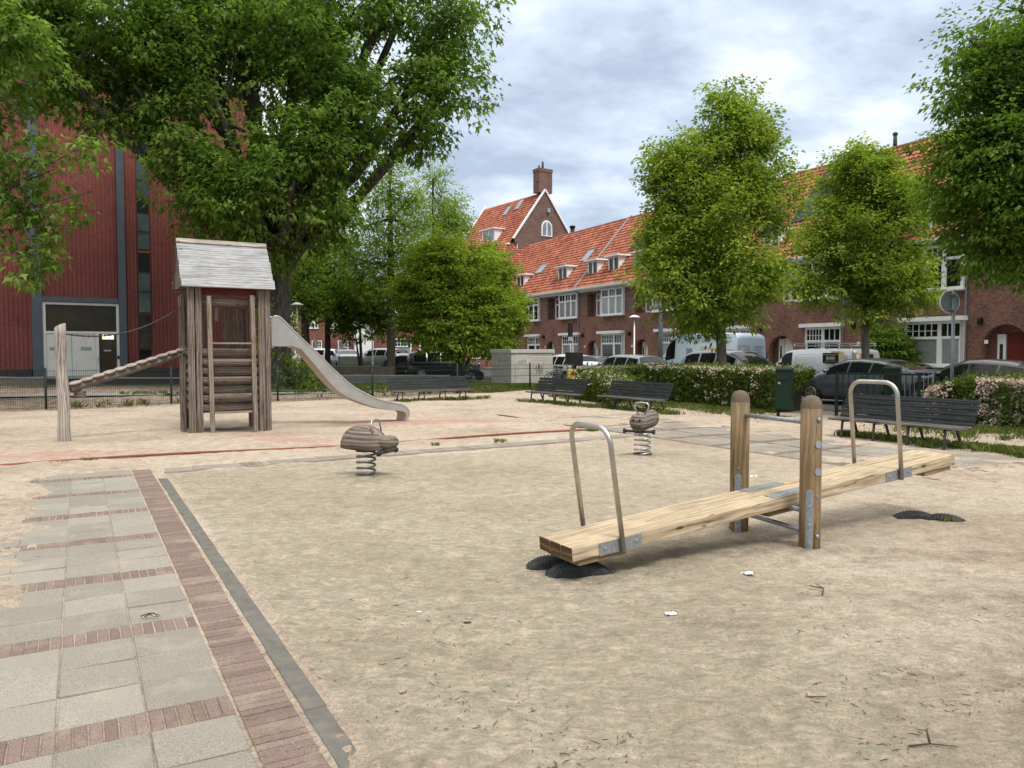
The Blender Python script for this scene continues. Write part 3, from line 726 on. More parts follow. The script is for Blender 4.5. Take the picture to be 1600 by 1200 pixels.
for i in range(7):
    for x_, nm in ((0, 'side_log'),):
        b = MB(); b.tube([(.01, .16, z+.09), (.01, 1.05, z+.09)], .085, 10); b.build(nm, 'weathered_wood', TW)
    b = MB(); b.tube([(.1, 1.14, z+.09), (1.25, 1.14, z+.09)], .085, 10); b.build('back_log', 'weathered_wood', TW)
    if i < 6:
        b = MB(); b.tube([(1.34, .14, z+.09), (1.34, 1.05, z+.09)], .085, 10); b.build('side_log', 'weathered_wood', TW)
    z += .178
# roof: lapped boards
RX0, RX1 = -.22, 1.52; RID = 3.80; EAV = 2.86; YR, YE = .575, -.24
for side in (0, 1):
    y_e = YE if side == 0 else 2*YR-YE; nb_ = 7
    for i in range(nb_):
        t0, t1 = i/nb_, (i+1.12)/nb_
        p = lambda t: (y_e+(YR-y_e)*t, EAV+(RID-EAV)*t)
        (ya, za_), (yb, zb_) = p(t0), p(min(t1, 1.0)); sgn = -1 if side == 0 else 1
        b = MB(); off = .018
        xs = (RX0+.10*(1-t0) if side == 0 else RX0, RX1)
        jj = random.uniform(-.008, .008)
        c0 = Vector((0, ya, za_)); c1 = Vector((0, yb, zb_)); d_ = (c1-c0).normalized(); nrm = Vector((0, sgn*d_.z, -sgn*d_.y)); nrm = nrm if nrm.z > 0 else -nrm
        c0 = c0+nrm*.022; b.beam((RX0+jj, *( (c0+c1)/2).yz), (RX1+jj, *((c0+c1)/2).yz), (c1-c0).length, .028, up=tuple((nrm+d_*-.26).normalized()))
        b.build('roof_board', 'silver_wood' if side == 0 else 'weathered_wood', TW, bevel=.003)
b = MB(); b.beam((RX0, YR-.045, RID+.012), (RX1, YR-.045, RID+.012), .11, .028, up=(0, -.75, .6)); b.build('ridge_board', 'pale_log', TW, bevel=.004)
for x in (RX0+.03, RX1-.06):
    b = MB()
    for k in range(7):   # gable boards
        y0 = YR-.55+k*.16; y1 = y0+.152
        def top(y): return RID-.06-abs(y-YR)*(RID-EAV)/(YR-YE)
        yc = [y0, y1] if (y1 <= YR or y0 >= YR) else [y0, YR, y1]
        if top((y0+y1)/2) < EAV+.05: continue
        pts = [(x, y0, EAV+.02)]+[(x, y1, EAV+.02)]+[(x, yy, top(yy)) for yy in yc[::-1]]
        b.prism([(p_[1], p_[2]) for p_ in pts], x, x+.02, frame=lambda a, c, z_: (z_, a, c))
    b.build('gable_board', 'weathered_wood', TW)
# red inner lining board under the eave
b = MB(); b.box((.66, .10, 2.80), (1.1, .03, .16)); b.build('eave_board', 'door_red', TW)
# slide
SL = bpy.data.objects.new('slide', None)
def tw_local(p):  # world -> tower local
    d_ = Vector((p[0]+6.2, p[1]-14.98, 0)); a = R(29.4); return (d_.x*math.cos(a)+d_.y*math.sin(a), -d_.x*math.sin(a)+d_.y*math.cos(a))
s0 = tw_local((-5.0, 16.0))
topc = [(0, 2.28), (.05, 2.335), (.11, 2.35), (.21, 2.31), (.40, 2.11), (.7, 1.82), (.99, 1.55), (1.3, 1.23), (1.6, .95), (1.8, .80), (2.02, .68), (2.22, .58), (2.45, .505), (2.7, .45), (2.88, .41), (2.97, .36), (3.04, .27), (3.045, .17), (3.0, .05), (2.96, -.03)]
botc = [(0, 1.72), (.05, 1.72), (.11, 1.72), (.21, 1.72), (.45, 1.72), (.62, 1.66), (.9, 1.33), (1.14, 1.03), (1.39, .76), (1.6, .62), (1.85, .51), (2.1, .41), (2.4, .32), (2.65, .29), (2.84, .265), (2.92, .24), (2.97, .20), (2.975, .15), (2.95, .05), (2.92, -.04)]
bedc = [(b_[0]*.93+t_[0]*.07, b_[1]+(.10 if i < 5 else .05) if i < 15 else b_[1]+.02) for i, (b_, t_) in enumerate(zip(botc, topc))]
def P3(l, y, z): return (s0[0]+l, s0[1]+y, z)
sld = MB(); n = len(topc)
for yy in (0, .50):
    base_ = len(sld.v)
    for i in range(n): sld.v += [P3(topc[i][0], yy, topc[i][1]), P3(botc[i][0], yy, botc[i][1]), P3(topc[i][0], yy+.012, topc[i][1]), P3(botc[i][0], yy+.012, botc[i][1])]
    for i in range(n-1):
        q = base_+4*i
        sld.face([q, q+1, q+5, q+4]); sld.face([q+2, q+3, q+7, q+6]); sld.face([q, q+2, q+6, q+4]); sld.face([q+1, q+3, q+7, q+5])
    sld.face([base_, base_+1, base_+3, base_+2])
slo = sld.build('slide', 'slide_steel', TW)
b = MB()
for yy in (.006, .506): b.tube([P3(l, yy, z) for l, z in [(0, 1.72)]+topc], .019, 8)
b.build('slide_rim', 'slide_steel', slo)
b = MB()
for i in range(n-1):
    (l0, z0), (l1, z1) = bedc[i], bedc[i+1]
    b.poly([P3(l0, .01, z0), P3(l0, .505, z0), P3(l1, .505, z1), P3(l1, .01, z1)], sm=True)
b.build('slide_bed', 'slide_steel', slo, fix=False)
b = MB()
for i in range(3, n-1):
    (l0, z0), (l1, z1) = botc[i], botc[i+1]
    k0 = .10 if 4 < i < 12 else .02
    b.poly([P3(l0, .02, z0-.004), P3(l0-.03, .49, z0-.004), P3(l1-.03, .49, z1-.004), P3(l1, .02, z1-.004)], sm=True)
b.build('slide_underside', 'slide_under', slo, fix=False)
b = MB(); b.box(P3(.0, .26, 1.70), (.1, .5, .03)); b.tube([P3(-.12, .0, 1.7), P3(-.12, .0, 2.22), P3(-.06, .0, 2.27), P3(0, .0, 2.2)], .02, 8); b.build('slide_mount', 'galvanised', slo)
# climbing log to the tower
CL = thing('climbing_log', 'sloping notched log leading from a pale post up to the climbing tower', 'climbing log', (-7.9, 13.9, 0), 0)
p0 = Vector((-.04, -.09, .935)); p1 = Vector((1.33, 1.66, 1.60))
b = MB(); n = 14
for i in range(1): b.tube([p0+(p1-p0)*k/n for k in range(n+1)], [.072+.006*math.sin(k*2) for k in range(n+1)], 12)
b.build('log', 'weathered_wood', CL)
dd = (p1-p0).normalized(); sd = Vector((0, 0, 1)).cross(dd).normalized(); up_ = dd.cross(sd)
for k in range(11):
    c = p0+(p1-p0)*((k+.5)/11)+up_*.082; b = MB()
    b.ell(c, (.118, .145, .034), 14, 7, rot=Matrix((dd, sd, up_)).transposed()); b.build('tread', 'pale_log', CL)
b = MB(); b.box((.05, .06, .84), (.16, .14, .12)); b.build('support_block', 'weathered_wood', CL, bevel=.01)
PP = thing('log_post', 'tall pale weathered log post with a slanting top at the left of the climbing log', 'post', (-7.98, 13.69, 0), 0)
b = MB(); pts = []; rr = []
for k in range(15):
    z = -.2+2.26*k/14; pts.append((-.055+.03*(1-k/14)*1.8-.01*math.sin(k*.8), .004*math.sin(k*1.7), z)); rr.append(.104-.012*k/14+.003*math.sin(k*1.3))
b.tube(pts, rr, 16)
for i in range(len(b.v)-16, len(b.v)):
    x, y, z = b.v[i]; b.v[i] = (x, y, z+.55*(x+.05))
b.build('shaft', 'pale_log', PP)
# hand rope
CH = MB(); a = Vector((-8.0, 13.74, 1.93)); c = Vector((-6.78, 15.9, 2.56)); pts = []
for k in range(25):
    t = k/24; p = a.lerp(c, t); p.z -= .62*4*t*(1-t)*.42; pts.append(p)
CH.tube(pts, .013, 6)
for k in range(0, 24):
    q = pts[k].lerp(pts[k+1], .5); CH.ell(q, (.022, .022, .022), 6, 4)
tag(CH.build('hand_rope', 'dark_iron'), 'dark sagging rope between the pale log post and the climbing tower', 'rope')

# ================================================================ spring riders
def spring(b, r, z0, z1, turns, wire):
    pts = []; n = int(turns*18)
    for k in range(n+1):
        t = k/n; a = 2*math.pi*turns*t; e = 1.0 if .04 < t < .96 else .9
        pts.append((r*e*math.cos(a), r*e*math.sin(a), z0+(z1-z0)*t))
    b.tube(pts, wire, 8)
SR = thing('spring_rider', 'beetle-shaped wooden spring rider with rounded back and small head, left of the seesaw', 'spring rider', (-1.84, 9.66, 0), R(-22))
b = MB(); spring(b, .115, .02, .36, 4.6, .0135); b.build('spring', 'spring_iron', SR)
b = MB(); b.cyl((0, 0, .012), .15, .03, 20); b.cyl((0, 0, .362), .13, .022, 20); b.build('base_plate', 'dark_iron', SR)
def domef(p):
    z = p.z
    if z < 0: z *= .12
    x = p.x
    if x < 0 and z > 0: z *= 1+.12*(1-(-x/.34))*0
    return Vector((math.copysign(abs(x/.34)**.80, x)*.34 if x < 0 else x, p.y, z+(.012 if z > 0 else 0)))
b = MB(); b.ell((-.02, 0, .395), (.345, .17, .275), 28, 16, fn=domef)
b.build('body', 'carved_wood', SR)
b = MB(); b.ell((.325, 0, .480), (.125, .115, .085), 20, 12, fn=lambda p: Vector((math.copysign(abs(p.x/.135)**.7, p.x)*.135, p.y, p.z)))
b.box((.30, 0, .385), (.15, .10, .05)); b.build('head', 'carved_wood', SR)
b = MB(); pts = [(.16, -.10, .60), (.14, -.10, .70), (.13, -.07, .745), (.13, 0, .76), (.13, .07, .745), (.14, .10, .70), (.16, .10, .60)]; b.tube(pts, .011, 8); b.build('handle', 'steel', SR)
b = MB(); b.tube([(.31, -.22, .36), (.31, .22, .36)], .02, 8)
for s_ in (-1, 1): b.ell((.31, s_*.20, .36), (.036, .045, .036), 12, 8)
b.build('footrest', 'rubber', SR)
SR2 = thing('spring_rider', 'caterpillar-shaped wooden spring rider with ribbed body and round face, behind the seesaw handle', 'spring rider', (1.94, 11.4, .07), R(-118))
SRb = SR2
b = MB(); spring(b, .115, .02, .34, 4.4, .014); b.build('spring', 'steel', SR2)
b = MB(); b.cyl((0, 0, .01), .14, .03, 20); b.cyl((0, 0, .345), .10, .02, 20); b.build('base_plate', 'dark_iron', SR2)
b = MB()
for k in range(6):
    b.ell((.04-.098*k, .0, .485+.006*k), (.055, .128-.003*k, .124+.002*k), 18, 10)
b.tube([(.08, 0, .48), (-.46, 0, .50)], .088, 14)
b.build('body', 'carved_wood', SR2)
b = MB(); b.ell((.185, 0, .50), (.10, .136, .136), 22, 14); 
b.build('head', 'carved_wood', SR2)
b = MB(); b.ell((.277, .05, .54), (.012, .018, .018), 8, 6); b.ell((.277, -.05, .54), (.012, .018, .018), 8, 6)
b.tube([(.268, -.06, .455), (.28, -.02, .44), (.28, .03, .44), (.268, .06, .455)], .006, 6); b.build('face', 'black', SR2)
b = MB(); pts = [(.05, -.05, .61), (.05, -.105, .70), (.05, -.115, .74), (.05, -.085, .775), (.05, 0, .785), (.05, .085, .775), (.05, .115, .74), (.05, .105, .70), (.05, .05, .61)]; b.tube(pts, .0105, 8); b.build('handle', 'steel', SR2)
b = MB(); b.tube([(.16, -.23, .365), (.16, .23, .365)], .017, 10)
for s_ in (-1, 1): b.tube([(.16, s_*.20, .365), (.16, s_*.235, .365)], [.026, .042], 12)
b.box((.16, 0, .37), (.10, .11, .06), mi=0); b.build('footrest', 'rubber', SR2)
# ================================================================ benches
def bench(name, label, loc, ang, Lg, z0=.0, legs=4):
    """x along the bench, front towards -y"""
    t = thing(name, label, 'bench', (loc[0], loc[1], z0), ang, 'slatted park benches round the sand')
    for k in range(3):
        b = MB(); b.box((Lg/2, .05+.115*k, .335-.008*(k > 0)+.012*(k == 2)), (Lg, .105, .045), jit=.003); b.build('seat_slat', 'bench_seat_wood', t, bevel=.008)
    for k in range(5):
        z = .375+.092*k; y = .40+.045*k
        b = MB(); b.beam((0.0+.03*(k % 2)*0, y, z), (Lg, y, z), .035, .083, up=(0, .35, .94)); b.build('back_slat', 'bench_wood', t, bevel=.007)
    for k in range(legs):
        x = .28+(Lg-.56)*k/(legs-1)
        b = MB(); b.tube([(x, -.02+.03, -.15), (x, .0+.03, .10), (x, .055, .31)], [.03, .024, .022], 8)
        b.tube([(x, .60, -.15), (x, .50, .08), (x, .40, .30)], [.03, .024, .024], 8)
        b.tube([(x, .04, .305), (x, .36, .30)], .02, 6); b.tube([(x, .39, .30), (x, .62, .80)], [.024, .018], 8); b.build('leg', 'dark_iron', t)
    return t
bench('park_bench', 'dark slatted bench before the mesh fence, behind the lower end of the slide', (-3.72, 24.4), R(30.5), 2.82, 0)
bench('park_bench', 'dark slatted bench beside the concrete cabinet, left end of the long hedge', (.42, 24.5), R(-56), 2.45, .0)
bench('park_bench', 'dark slatted bench right before the long hedge, behind the caterpillar spring rider', (2.42, 22.1), R(-60), 2.62, .0)
bench('park_bench', 'dark slatted bench with worn pale seat before the pink flowering bush at right', (5.92, 14.4), R(-58), 2.45, .02)
# ================================================================ buildings
def wall(b, x0, x1, z0, z1, holes, th=.3, y=0.0, mi=0):
    """brick wall in the plane y, with rectangular or arched holes; reveals go th deep"""
    xs = sorted({x0, x1, *[h[0] for h in holes], *[h[1] for h in holes]}); zs = sorted({z0, z1, *[h[2] for h in holes], *[h[3] for h in holes]})
    xs = [x for x in xs if x0 <= x <= x1]; zs = [z for z in zs if z0 <= z <= z1]
    for i in range(len(xs)-1):
        for k in range(len(zs)-1):
            cx, cz = (xs[i]+xs[i+1])/2, (zs[k]+zs[k+1])/2
            if any(h[0] < cx < h[1] and h[2] < cz < h[3] for h in holes): continue
            p = [(xs[i], zs[k]), (xs[i+1], zs[k]), (xs[i+1], zs[k+1]), (xs[i], zs[k+1])]
            b.poly([(q[0], y, q[1]) for q in p], [(q[0], q[1]) for q in p], mi)
    for h in holes:
        a, c, e, f = h[:4]; arch = len(h) > 4
        zt = f-(c-a)/2 if arch else f
        for (p, q) in (((a, e), (a, zt)), ((c, zt), (c, e))):
            b.poly([(p[0], y, p[1]), (q[0], y, q[1]), (q[0], y+th, q[1]), (p[0], y+th, p[1])], [(0, p[1]), (0, q[1]), (th, q[1]), (th, p[1])], mi)
        if not arch:
            b.poly([(a, y, f), (c, y, f), (c, y+th, f), (a, y+th, f)], [(a, 0), (c, 0), (c, th), (a, th)], mi)
        b.poly([(a, y, e), (c, y, e), (c, y+th, e), (a, y+th, e)], [(a, 0), (c, 0), (c, th), (a, th)], mi)
        if arch:
            r = (c-a)/2; cx = (a+c)/2; n = 14
            P = [(cx-r*math.cos(math.pi*k/n), zt+r*math.sin(math.pi*k/n)) for k in range(n+1)]
            for k in range(n):
                (xa, za), (xb, zb) = P[k], P[k+1]
                b.poly([(xa, y, za), (xb, y, zb), (xb, y, f), (xa, y, f)], [(xa, za), (xb, zb), (xb, f), (xa, f)], mi)
                b.poly([(xa, y, za), (xb, y, zb), (xb, y+th, zb), (xa, y+th, za)], [(k*.2, 0), (k*.2+.2, 0), (k*.2+.2, th), (k*.2, th)], mi)
def window(parent, x0, x1, z0, z1, y, mull=(), trans=None, top=0, glass='glass_dark', topglass='glass_dark', fw=.09, mat='white_paint', nm='window', sill=True, side=0):
    b = MB(); dp = .10
    def bx(xa, xb, za, zb, d=dp, yo=0): b.box(((xa+xb)/2, y+yo+d/2, (za+zb)/2), (xb-xa, d, zb-za))
    bx(x0, x0+fw, z0, z1); bx(x1-fw, x1, z0, z1); bx(x0+fw, x1-fw, z1-fw, z1); bx(x0+fw, x1-fw, z0, z0+fw)
    ed = [x0+fw]+[v for m_ in mull for v in (x0+(x1-x0)*m_-fw*.7, x0+(x1-x0)*m_+fw*.7)]+[x1-fw]
    for m_ in mull: c = x0+(x1-x0)*m_; bx(c-fw*.7, c+fw*.7, z0+fw, z1-fw, dp, -.002)
    for i in range(0, len(ed), 2):
        a, c = ed[i], ed[i+1]
        if trans:
            bx(a, c, trans-.05, trans+.05, dp+.02, -.02)
            if top:
                kk = top if not hasattr(top, '__len__') else top[i//2]
                for k in range(1, kk): q = a+(c-a)*k/kk; bx(q-.018, q+.018, trans+.05, z1-fw, .06, .02)
                if kk > 4: bx(a, c, (trans+z1-fw)/2-.015, (trans+z1-fw)/2+.015, .06, .023)
            bx(a, c, trans-.09, trans-.05, .07, .015); bx(a, a+.04, z0+fw, trans-.09, .07, .015); bx(c-.04, c, z0+fw, trans-.09, .07, .015)
    if sill: b.box(((x0+x1)/2, y-.03, z0-.03), (x1-x0+.1, .16, .06))
    o = b.build(nm, mat, parent)
    for i in range(0, len(ed), 2):
        a, c = ed[i], ed[i+1]
        if trans:
            p = MB(); p.poly([(a, y+.06, z0+fw), (c, y+.06, z0+fw), (c, y+.06, trans), (a, y+.06, trans)]); p.build('pane', glass, o, fix=False)
            p = MB(); p.poly([(a, y+.062, trans), (c, y+.062, trans), (c, y+.062, z1-fw), (a, y+.062, z1-fw)]); p.build('pane', topglass, o, fix=False)
        else:
            p = MB(); p.poly([(a, y+.06, z0+fw), (c, y+.06, z0+fw), (c, y+.06, z1-fw), (a, y+.06, z1-fw)]); p.build('pane', glass, o, fix=False)
    return o
def tiled(parent, x0, x1, y0, z0, y1, z1, pitch=.27, row=.36, nm='roof', cut=None):
    """roof slope of real pantiles from the eave (y0,z0) to the ridge (y1,z1)"""
    Ls = math.hypot(y1-y0, z1-z0); dy, dz = (y1-y0)/Ls, (z1-z0)/Ls; ny, nz = -dz, dy
    if nz < 0: ny, nz = -ny, -nz
    nx = int((x1-x0)/pitch*5)+1; nr = int(Ls/row)
    X = np.linspace(x0, x1, nx); ph = X/pitch*2*np.pi; prof = np.where(np.sin(ph) > 0, .055*np.sin(ph), .028*np.sin(ph))
    co = []; uv = []
    S = []
    for r in range(nr): S += [(r*row, .085), ((r+1)*row-.002, .0)]
    for s_, lift in S:
        s_ = min(s_, Ls); h = prof+lift
        co.append(np.stack([X, y0+dy*s_+ny*h, z0+dz*s_+nz*h], -1)); uv.append(np.stack([X, np.full(nx, s_)], -1))
    co = np.array(co).reshape(-1, 3); uv = np.array(uv).reshape(-1, 2); m = len(S)
    ii = np.arange(m*nx).reshape(m, nx); fc = np.stack([ii[:-1, :-1], ii[:-1, 1:], ii[1:, 1:], ii[1:, :-1]], -1).reshape(-1, 4)
    o = npmesh(nm, co, fc, 'roof_tile', parent=parent); u = o.data.uv_layers.new(name='UVMap')
    # a tile keeps one colour: nudge both ends of a course into it
    u.data.foreach_set('uv', (uv[fc.ravel()]+np.array([0, .0])).ravel().astype(np.float32))
    return o
ANG = math.atan2(-.893, .451); WD = 6.62
def slope_y(z): return -.5+(z-6.82)*5.5/6.23
def dormer(root, x, w_, z0, h, n=2, rooftop=.25):
    yf = slope_y(z0)+.12; yb = slope_y(z0+h)+.15
    b = MB(); fr = lambda a, c, e: (e, a, c)
    for sx in (-w_/2, w_/2-.06): b.prism([(yf, z0), (yf, z0+h), (yb, z0+h)], x+sx, x+sx+.06, frame=fr)
    b.box((x, yf-.06+.18, z0-.05), (w_+.1, .36, .05))
    o = b.build('dormer', 'white_paint', root)
    b = MB(); b.box((x, (yf+yb)/2-.12, z0+h+.06), (w_+.45, yb-yf+.45, .12)); b.build('dormer_roof', 'white_paint', o)
    b = MB(); b.box((x, (yf+yb)/2-.12, z0+h+.13), (w_+.43, yb-yf+.43, .02)); b.build('roofing', 'lead', o)
    b = MB(); b.poly([(x-w_/2-.15, yf-.32, z0-.30+.04), (x+w_/2+.15, yf-.32, z0-.30+.04), (x+w_/2+.15, yf-.03, z0+.03), (x-w_/2-.15, yf-.03, z0+.03)]); b.build('flashing', 'lead', o, fix=False)
    window(o, x-w_/2+.0, x+w_/2, z0+.0, z0+h, yf-.05, mull=[k/n for k in range(1, n)], nm='window', fw=.11, sill=False)
def slab(root, nm, mat, x0, x1, t0, t1, lift=.10, th=.05, frame=None):
    """flat thing lying on the tile slope between slope fractions t0..t1"""
    b = MB(); y0, z0 = -.5+5.5*t0, 6.82+6.23*t0; y1, z1 = -.5+5.5*t1, 6.82+6.23*t1
    b.beam((( x0+x1)/2, y0-.75*lift, z0+.66*lift), ((x0+x1)/2, y1-.75*lift, z1+.66*lift), x1-x0, th, up=(0, -.75, .66))
    o = b.build(nm, mat, root)
    if frame:
        f = MB()
        yy0, zz0, yy1, zz1 = y0-.75*(lift+.02), z0+.66*(lift+.02), y1-.75*(lift+.02), z1+.66*(lift+.02)
        for xx in (x0, x1): f.beam((xx, yy0, zz0), (xx, yy1, zz1), .05, .06, up=(0, -.75, .66))
        for (ya, za) in ((yy0, zz0), (yy1, zz1)): f.beam((x0-.025, ya, za), (x1+.025, ya, za), .05, .06, up=(0, -.75, .66))
        f.build('skylight_frame', frame, o)
    return o
HL = {0: 'brick terraced house with wide white bay and large dormer behind the round traffic sign',
      -1: 'brick terraced house with the red front door at the right edge of the view',
      1: 'brick terraced house with dark solar panels on its roof, behind the silver van',
      2: 'brick terraced house by whose arched door the person in black stands',
      3: 'brick terraced house rising behind the pale blue high van',
      4: 'brick terraced house with two small dormers right of the lead roof strip',
      5: 'brick terraced house left of the lead roof strip, a skylight above its dormer',
      6: 'brick terraced house at the far left end of the row beside the bushy tree'}
def house(j):
    sl = 21.75+WD*(j+1); p = SN(sl, 34)
    t = thing('brick_house', HL[j], 'house', (p[0], p[1], 0), ANG, 'terraced brick houses along the street')
    cxa = {-1: 1.65, 0: 2.0, 1: 2.2, 2: 2.1, 3: 2.0, 4: 2.0, 5: 1.75, 6: 1.4}[j]; ra = 1.0 if j == -1 else .80
    if j == 1: ra = .95
    bx0, bx1 = (3.55, 6.5); gx0, gx1 = ((3.65, 6.55) if j in (0, 4, 5) else (3.9, 6.35))
    gz0 = .95; gz1 = 3.02 if j != 1 else 2.95
    arch = (cxa-ra, cxa+ra, .1, 2.55+(.25 if j == -1 else 0), 1)
    log = (1.2, 3.55, 4.48, 6.35); bay = (bx0+.05, bx1, 4.48, 6.55)
    b = MB(); wall(b, 0, WD, 0, 6.75, [arch, (gx0, gx1, gz0, gz1), log, bay], .28)
    # loggia
    (a, c, e, f) = log
    b.poly([(a, .55, e), (c, .55, e), (c, .55, f), (a, .55, f)]); b.poly([(a, .28, e), (a, .55, e), (a, .55, f), (a, .28, f)])
    b.poly([(a, 0, e+.001), (c, 0, e+.001), (c, .55, e+.001), (a, .55, e+.001)])
    b.poly([(a, .28, f-.001), (c, .28, f-.001), (c, .55, f-.001), (a, .55, f-.001)])
    # porch behind the arch
    (a, c, e, f) = arch[:4]
    b.poly([(a-.1, .6, e), (c+.1, .6, e), (c+.1, .6, f), (a-.1, .6, f)]); b.poly([(a-.1, .28, e), (a-.1, .6, e), (a-.1, .6, f), (a-.1, .28, f)]); b.poly([(c+.1, .28, e), (c+.1, .6, e), (c+.1, .6, f), (c+.1, .28, f)])
    b.poly([(a, .28, f), (c, .28, f), (c, .6, f), (a, .6, f)])
    b.poly([(0, 10, 0), (WD, 10, 0), (WD, 10, 6.8), (0, 10, 6.8)])
    for x in (0, WD): b.poly([(x, 0, 0), (x, 10, 0), (x, 10, 6.7), (x, 5, 12.9), (x, 0, 6.7)])
    b.build('wall', 'brick_red', t, fix=False)
    b = MB()
    for z in (5.05, 5.55, 6.05): b.box((.6, -.0, z), (1.19, .012, .22))
    b.box((1.206, .275, 5.3), (.012, .54, .22)); b.box((1.206, .275, 5.95), (.012, .54, .22))
    b.build('brick_band', 'brick_grey', t)
    b = MB(); r = ra; n = 16; zt = arch[3]-ra
    for k in range(n):
        a0, a1 = math.pi*k/n+.01, math.pi*(k+1)/n-.01
        pts = [(cxa-q*math.cos(aa), zt+q*math.sin(aa)) for aa, q in ((a0, r+.002), (a1, r+.002), (a1, r+.22), (a0, r+.22))]
        b.prism(pts, -.006, .02, frame=lambda x, z, y: (x, y, z))
    b.build('arch_bricks', 'brick_red', t)
    # door with side light
    b = MB(); dm = 'door_red' if j == -1 else 'door_white'
    b.box((cxa+.22, .54, 1.25), (.85 if ra > .9 else .75, .06, 2.3 if ra > .9 else 2.1)); d_ = b.build('door', dm, t)
    b = MB(); b.box((cxa-.42 if ra > .9 else cxa-.36, .52, 1.25), (.36 if ra > .9 else .28, .1, 2.25)); b.build('door_frame', 'white_paint', t)
    b = MB(); b.box((cxa-.42 if ra > .9 else cxa-.36, .465, 1.3), (.14, .02, 1.3)); b.build('pane', 'glass_dark', d_)
    b = MB(); b.box((cxa+.05, .48, 1.15), (.03, .08, .12)); b.build('handle', 'steel', d_)
    # windows
    gl = 'glass_curtain' if j in (0, 5, 3) else 'glass_dark'
    yy = -.28 if j in (0, 4) else .05
    window(t, gx0, gx1, gz0, gz1, yy, mull=(.62,) if j != 1 else (.5,), trans=gz1-.75, top=(5, 3), glass=gl, fw=.12)
    if yy < 0:
        b = MB()
        for xx in (gx0, gx1-.1): b.box((xx+.05, yy/2+.05, (gz0+gz1)/2), (.1, -yy-.1+.2, gz1-gz0))
        b.build('bay_side', 'white_paint', t)
        b = MB(); b.box(((gx0+gx1)/2, yy/2, (0+gz0-.06)/2), (gx1-gx0, -yy-.002, gz0-.06)); b.build('bay_base', 'brick_red', t)
    b = MB(); b.box(((gx0+gx1)/2, yy-.10+(.0 if yy < 0 else -.05), gz1+.11), (gx1-gx0+.35, .45 if yy < 0 else .3, .2)); b.build('cornice', 'white_paint', t)
    window(t, bx0, bx1, 4.48, 6.55, -.22, mull=(.36, .68), trans=5.9, top=(2, 3, 2) if j % 2 else (1, 3, 1), glass='glass_curtain' if j in (4, 5, 3) else 'glass_dark', fw=.11)
    b = MB()
    for xx in (bx0, bx1-.1): b.box((xx+.05, -.06, 5.515), (.1, .12, 2.07)); 
    b.box(((bx0+bx1)/2, -.09, 4.44), (bx1-bx0+.06, .26, .09)); b.box((bx0+.05, .41, 5.4), (.06, .26, 1.85)); b.build('bay_side', 'white_paint', t)
    window(t, 1.9, 3.1, 4.52, 6.33, .42, mull=(.5,), trans=5.8, top=1, fw=.09, sill=False)
    # eaves, gutter, downpipe
    b = MB(); b.box((WD/2, -.28, 6.70), (WD, .56, .06)); b.box((WD/2, -.56, 6.76), (WD, .08, .20)); b.box((WD/2, -.63, 6.80), (WD, .10, .12)); b.box((WD/2, -.03, 6.60), (WD, .06, .18)); b.build('gutter', 'white_paint', t)
    if j in (-1, 0, 1, 2, 3, 5):
        b = MB(); b.tube([(WD-.08, -.07, .1), (WD-.08, -.07, 6.5), (WD-.08, -.4, 6.7)], .05, 8); b.build('downpipe', 'grey_trim', t)
    b = MB(); b.box((.62, -.12, 2.95), (.16, .2, .26)); b.box((.62, -.03, 3.1), (.05, .06, .1)); b.build('wall_lantern', 'black', t)
    b = MB(); b.box((1.05-.2, -.01, 2.05), (.16, .03, .16)); b.build('number_plate', 'white_paint', t)
    rf = tiled(t, 0 if j < 6 else -5, WD, -.5, 6.82, 5, 13.05)
    b = MB(); b.poly([(0, 5, 13.05), (WD, 5, 13.05), (WD, 10.5, 6.8), (0, 10.5, 6.8)]); b.build('rear_roof', 'roof_tile', t)
    b = MB()
    for k in range(20): b.tube([(WD*k/20, 5, 13.06), (WD*(k+.97)/20, 5, 13.06)], [.13, .115], 8)
    b.build('ridge_tiles', 'roof_tile', t)
    if j == 0: dormer(t, 4.3, 2.5, 7.25, 1.4, 3); 
    if j == 1:
        slab(t, 'solar_panel', 'solar', 1.3, 2.55, .38, .95); slab(t, 'solar_panel', 'solar', 2.62, 3.9, .38, .95); slab(t, 'solar_panel', 'solar', 3.97, 5.2, .38, .95)
        b = MB(); b.tube([(5.6, 5, 13), (5.6, 5, 13.9)], [.12, .09], 8); b.ell((5.6, 5, 13.85), (.15, .15, .12), 8, 5); b.build('chimney_pot', 'dark_iron', t)
    if j in (2, 3): dormer(t, 1.2, 1.5, 7.8, 1.2)
    if j == 1: dormer(t, 1.0, 1.3, 7.7, 1.1)
    if j == 3: slab(t, 'skylight', 'mirror_car', 3.3, 4.2, .55, .68, frame='zinc')
    if j == 4:
        dormer(t, 1.25, 1.45, 7.85, 1.2); dormer(t, 4.2, 1.45, 7.9, 1.2)
        slab(t, 'solar_panel', 'solar', 4.3, 6.4, .44, .62)
        slab(t, 'roof_strip', 'lead', -.12, .14, .0, .99, .1, .03)
    if j == 5:
        dormer(t, 3.1, 1.5, 7.8, 1.2); slab(t, 'skylight', 'mirror_car', 4.0, 5.0, .42, .58, frame='zinc'); slab(t, 'skylight', 'mirror_car', 1.2, 1.6, .37, .43, frame='zinc')
    if j == 6:
        dormer(t, 1.7, 1.5, 7.8, 1.2); slab(t, 'skylight', 'mirror_car', 2.9, 4.1, .36, .50, frame='zinc')
        b = MB(); b.tube([(2.2, 6.0, 12), (2.2, 6, 13.9)], .22, 10); b.tube([(2.2, 6, 13.9), (2.2, 6, 14.1)], .30, 10); b.build('flue', 'black', t)
    return t
for j in range(-1, 7): house(j)
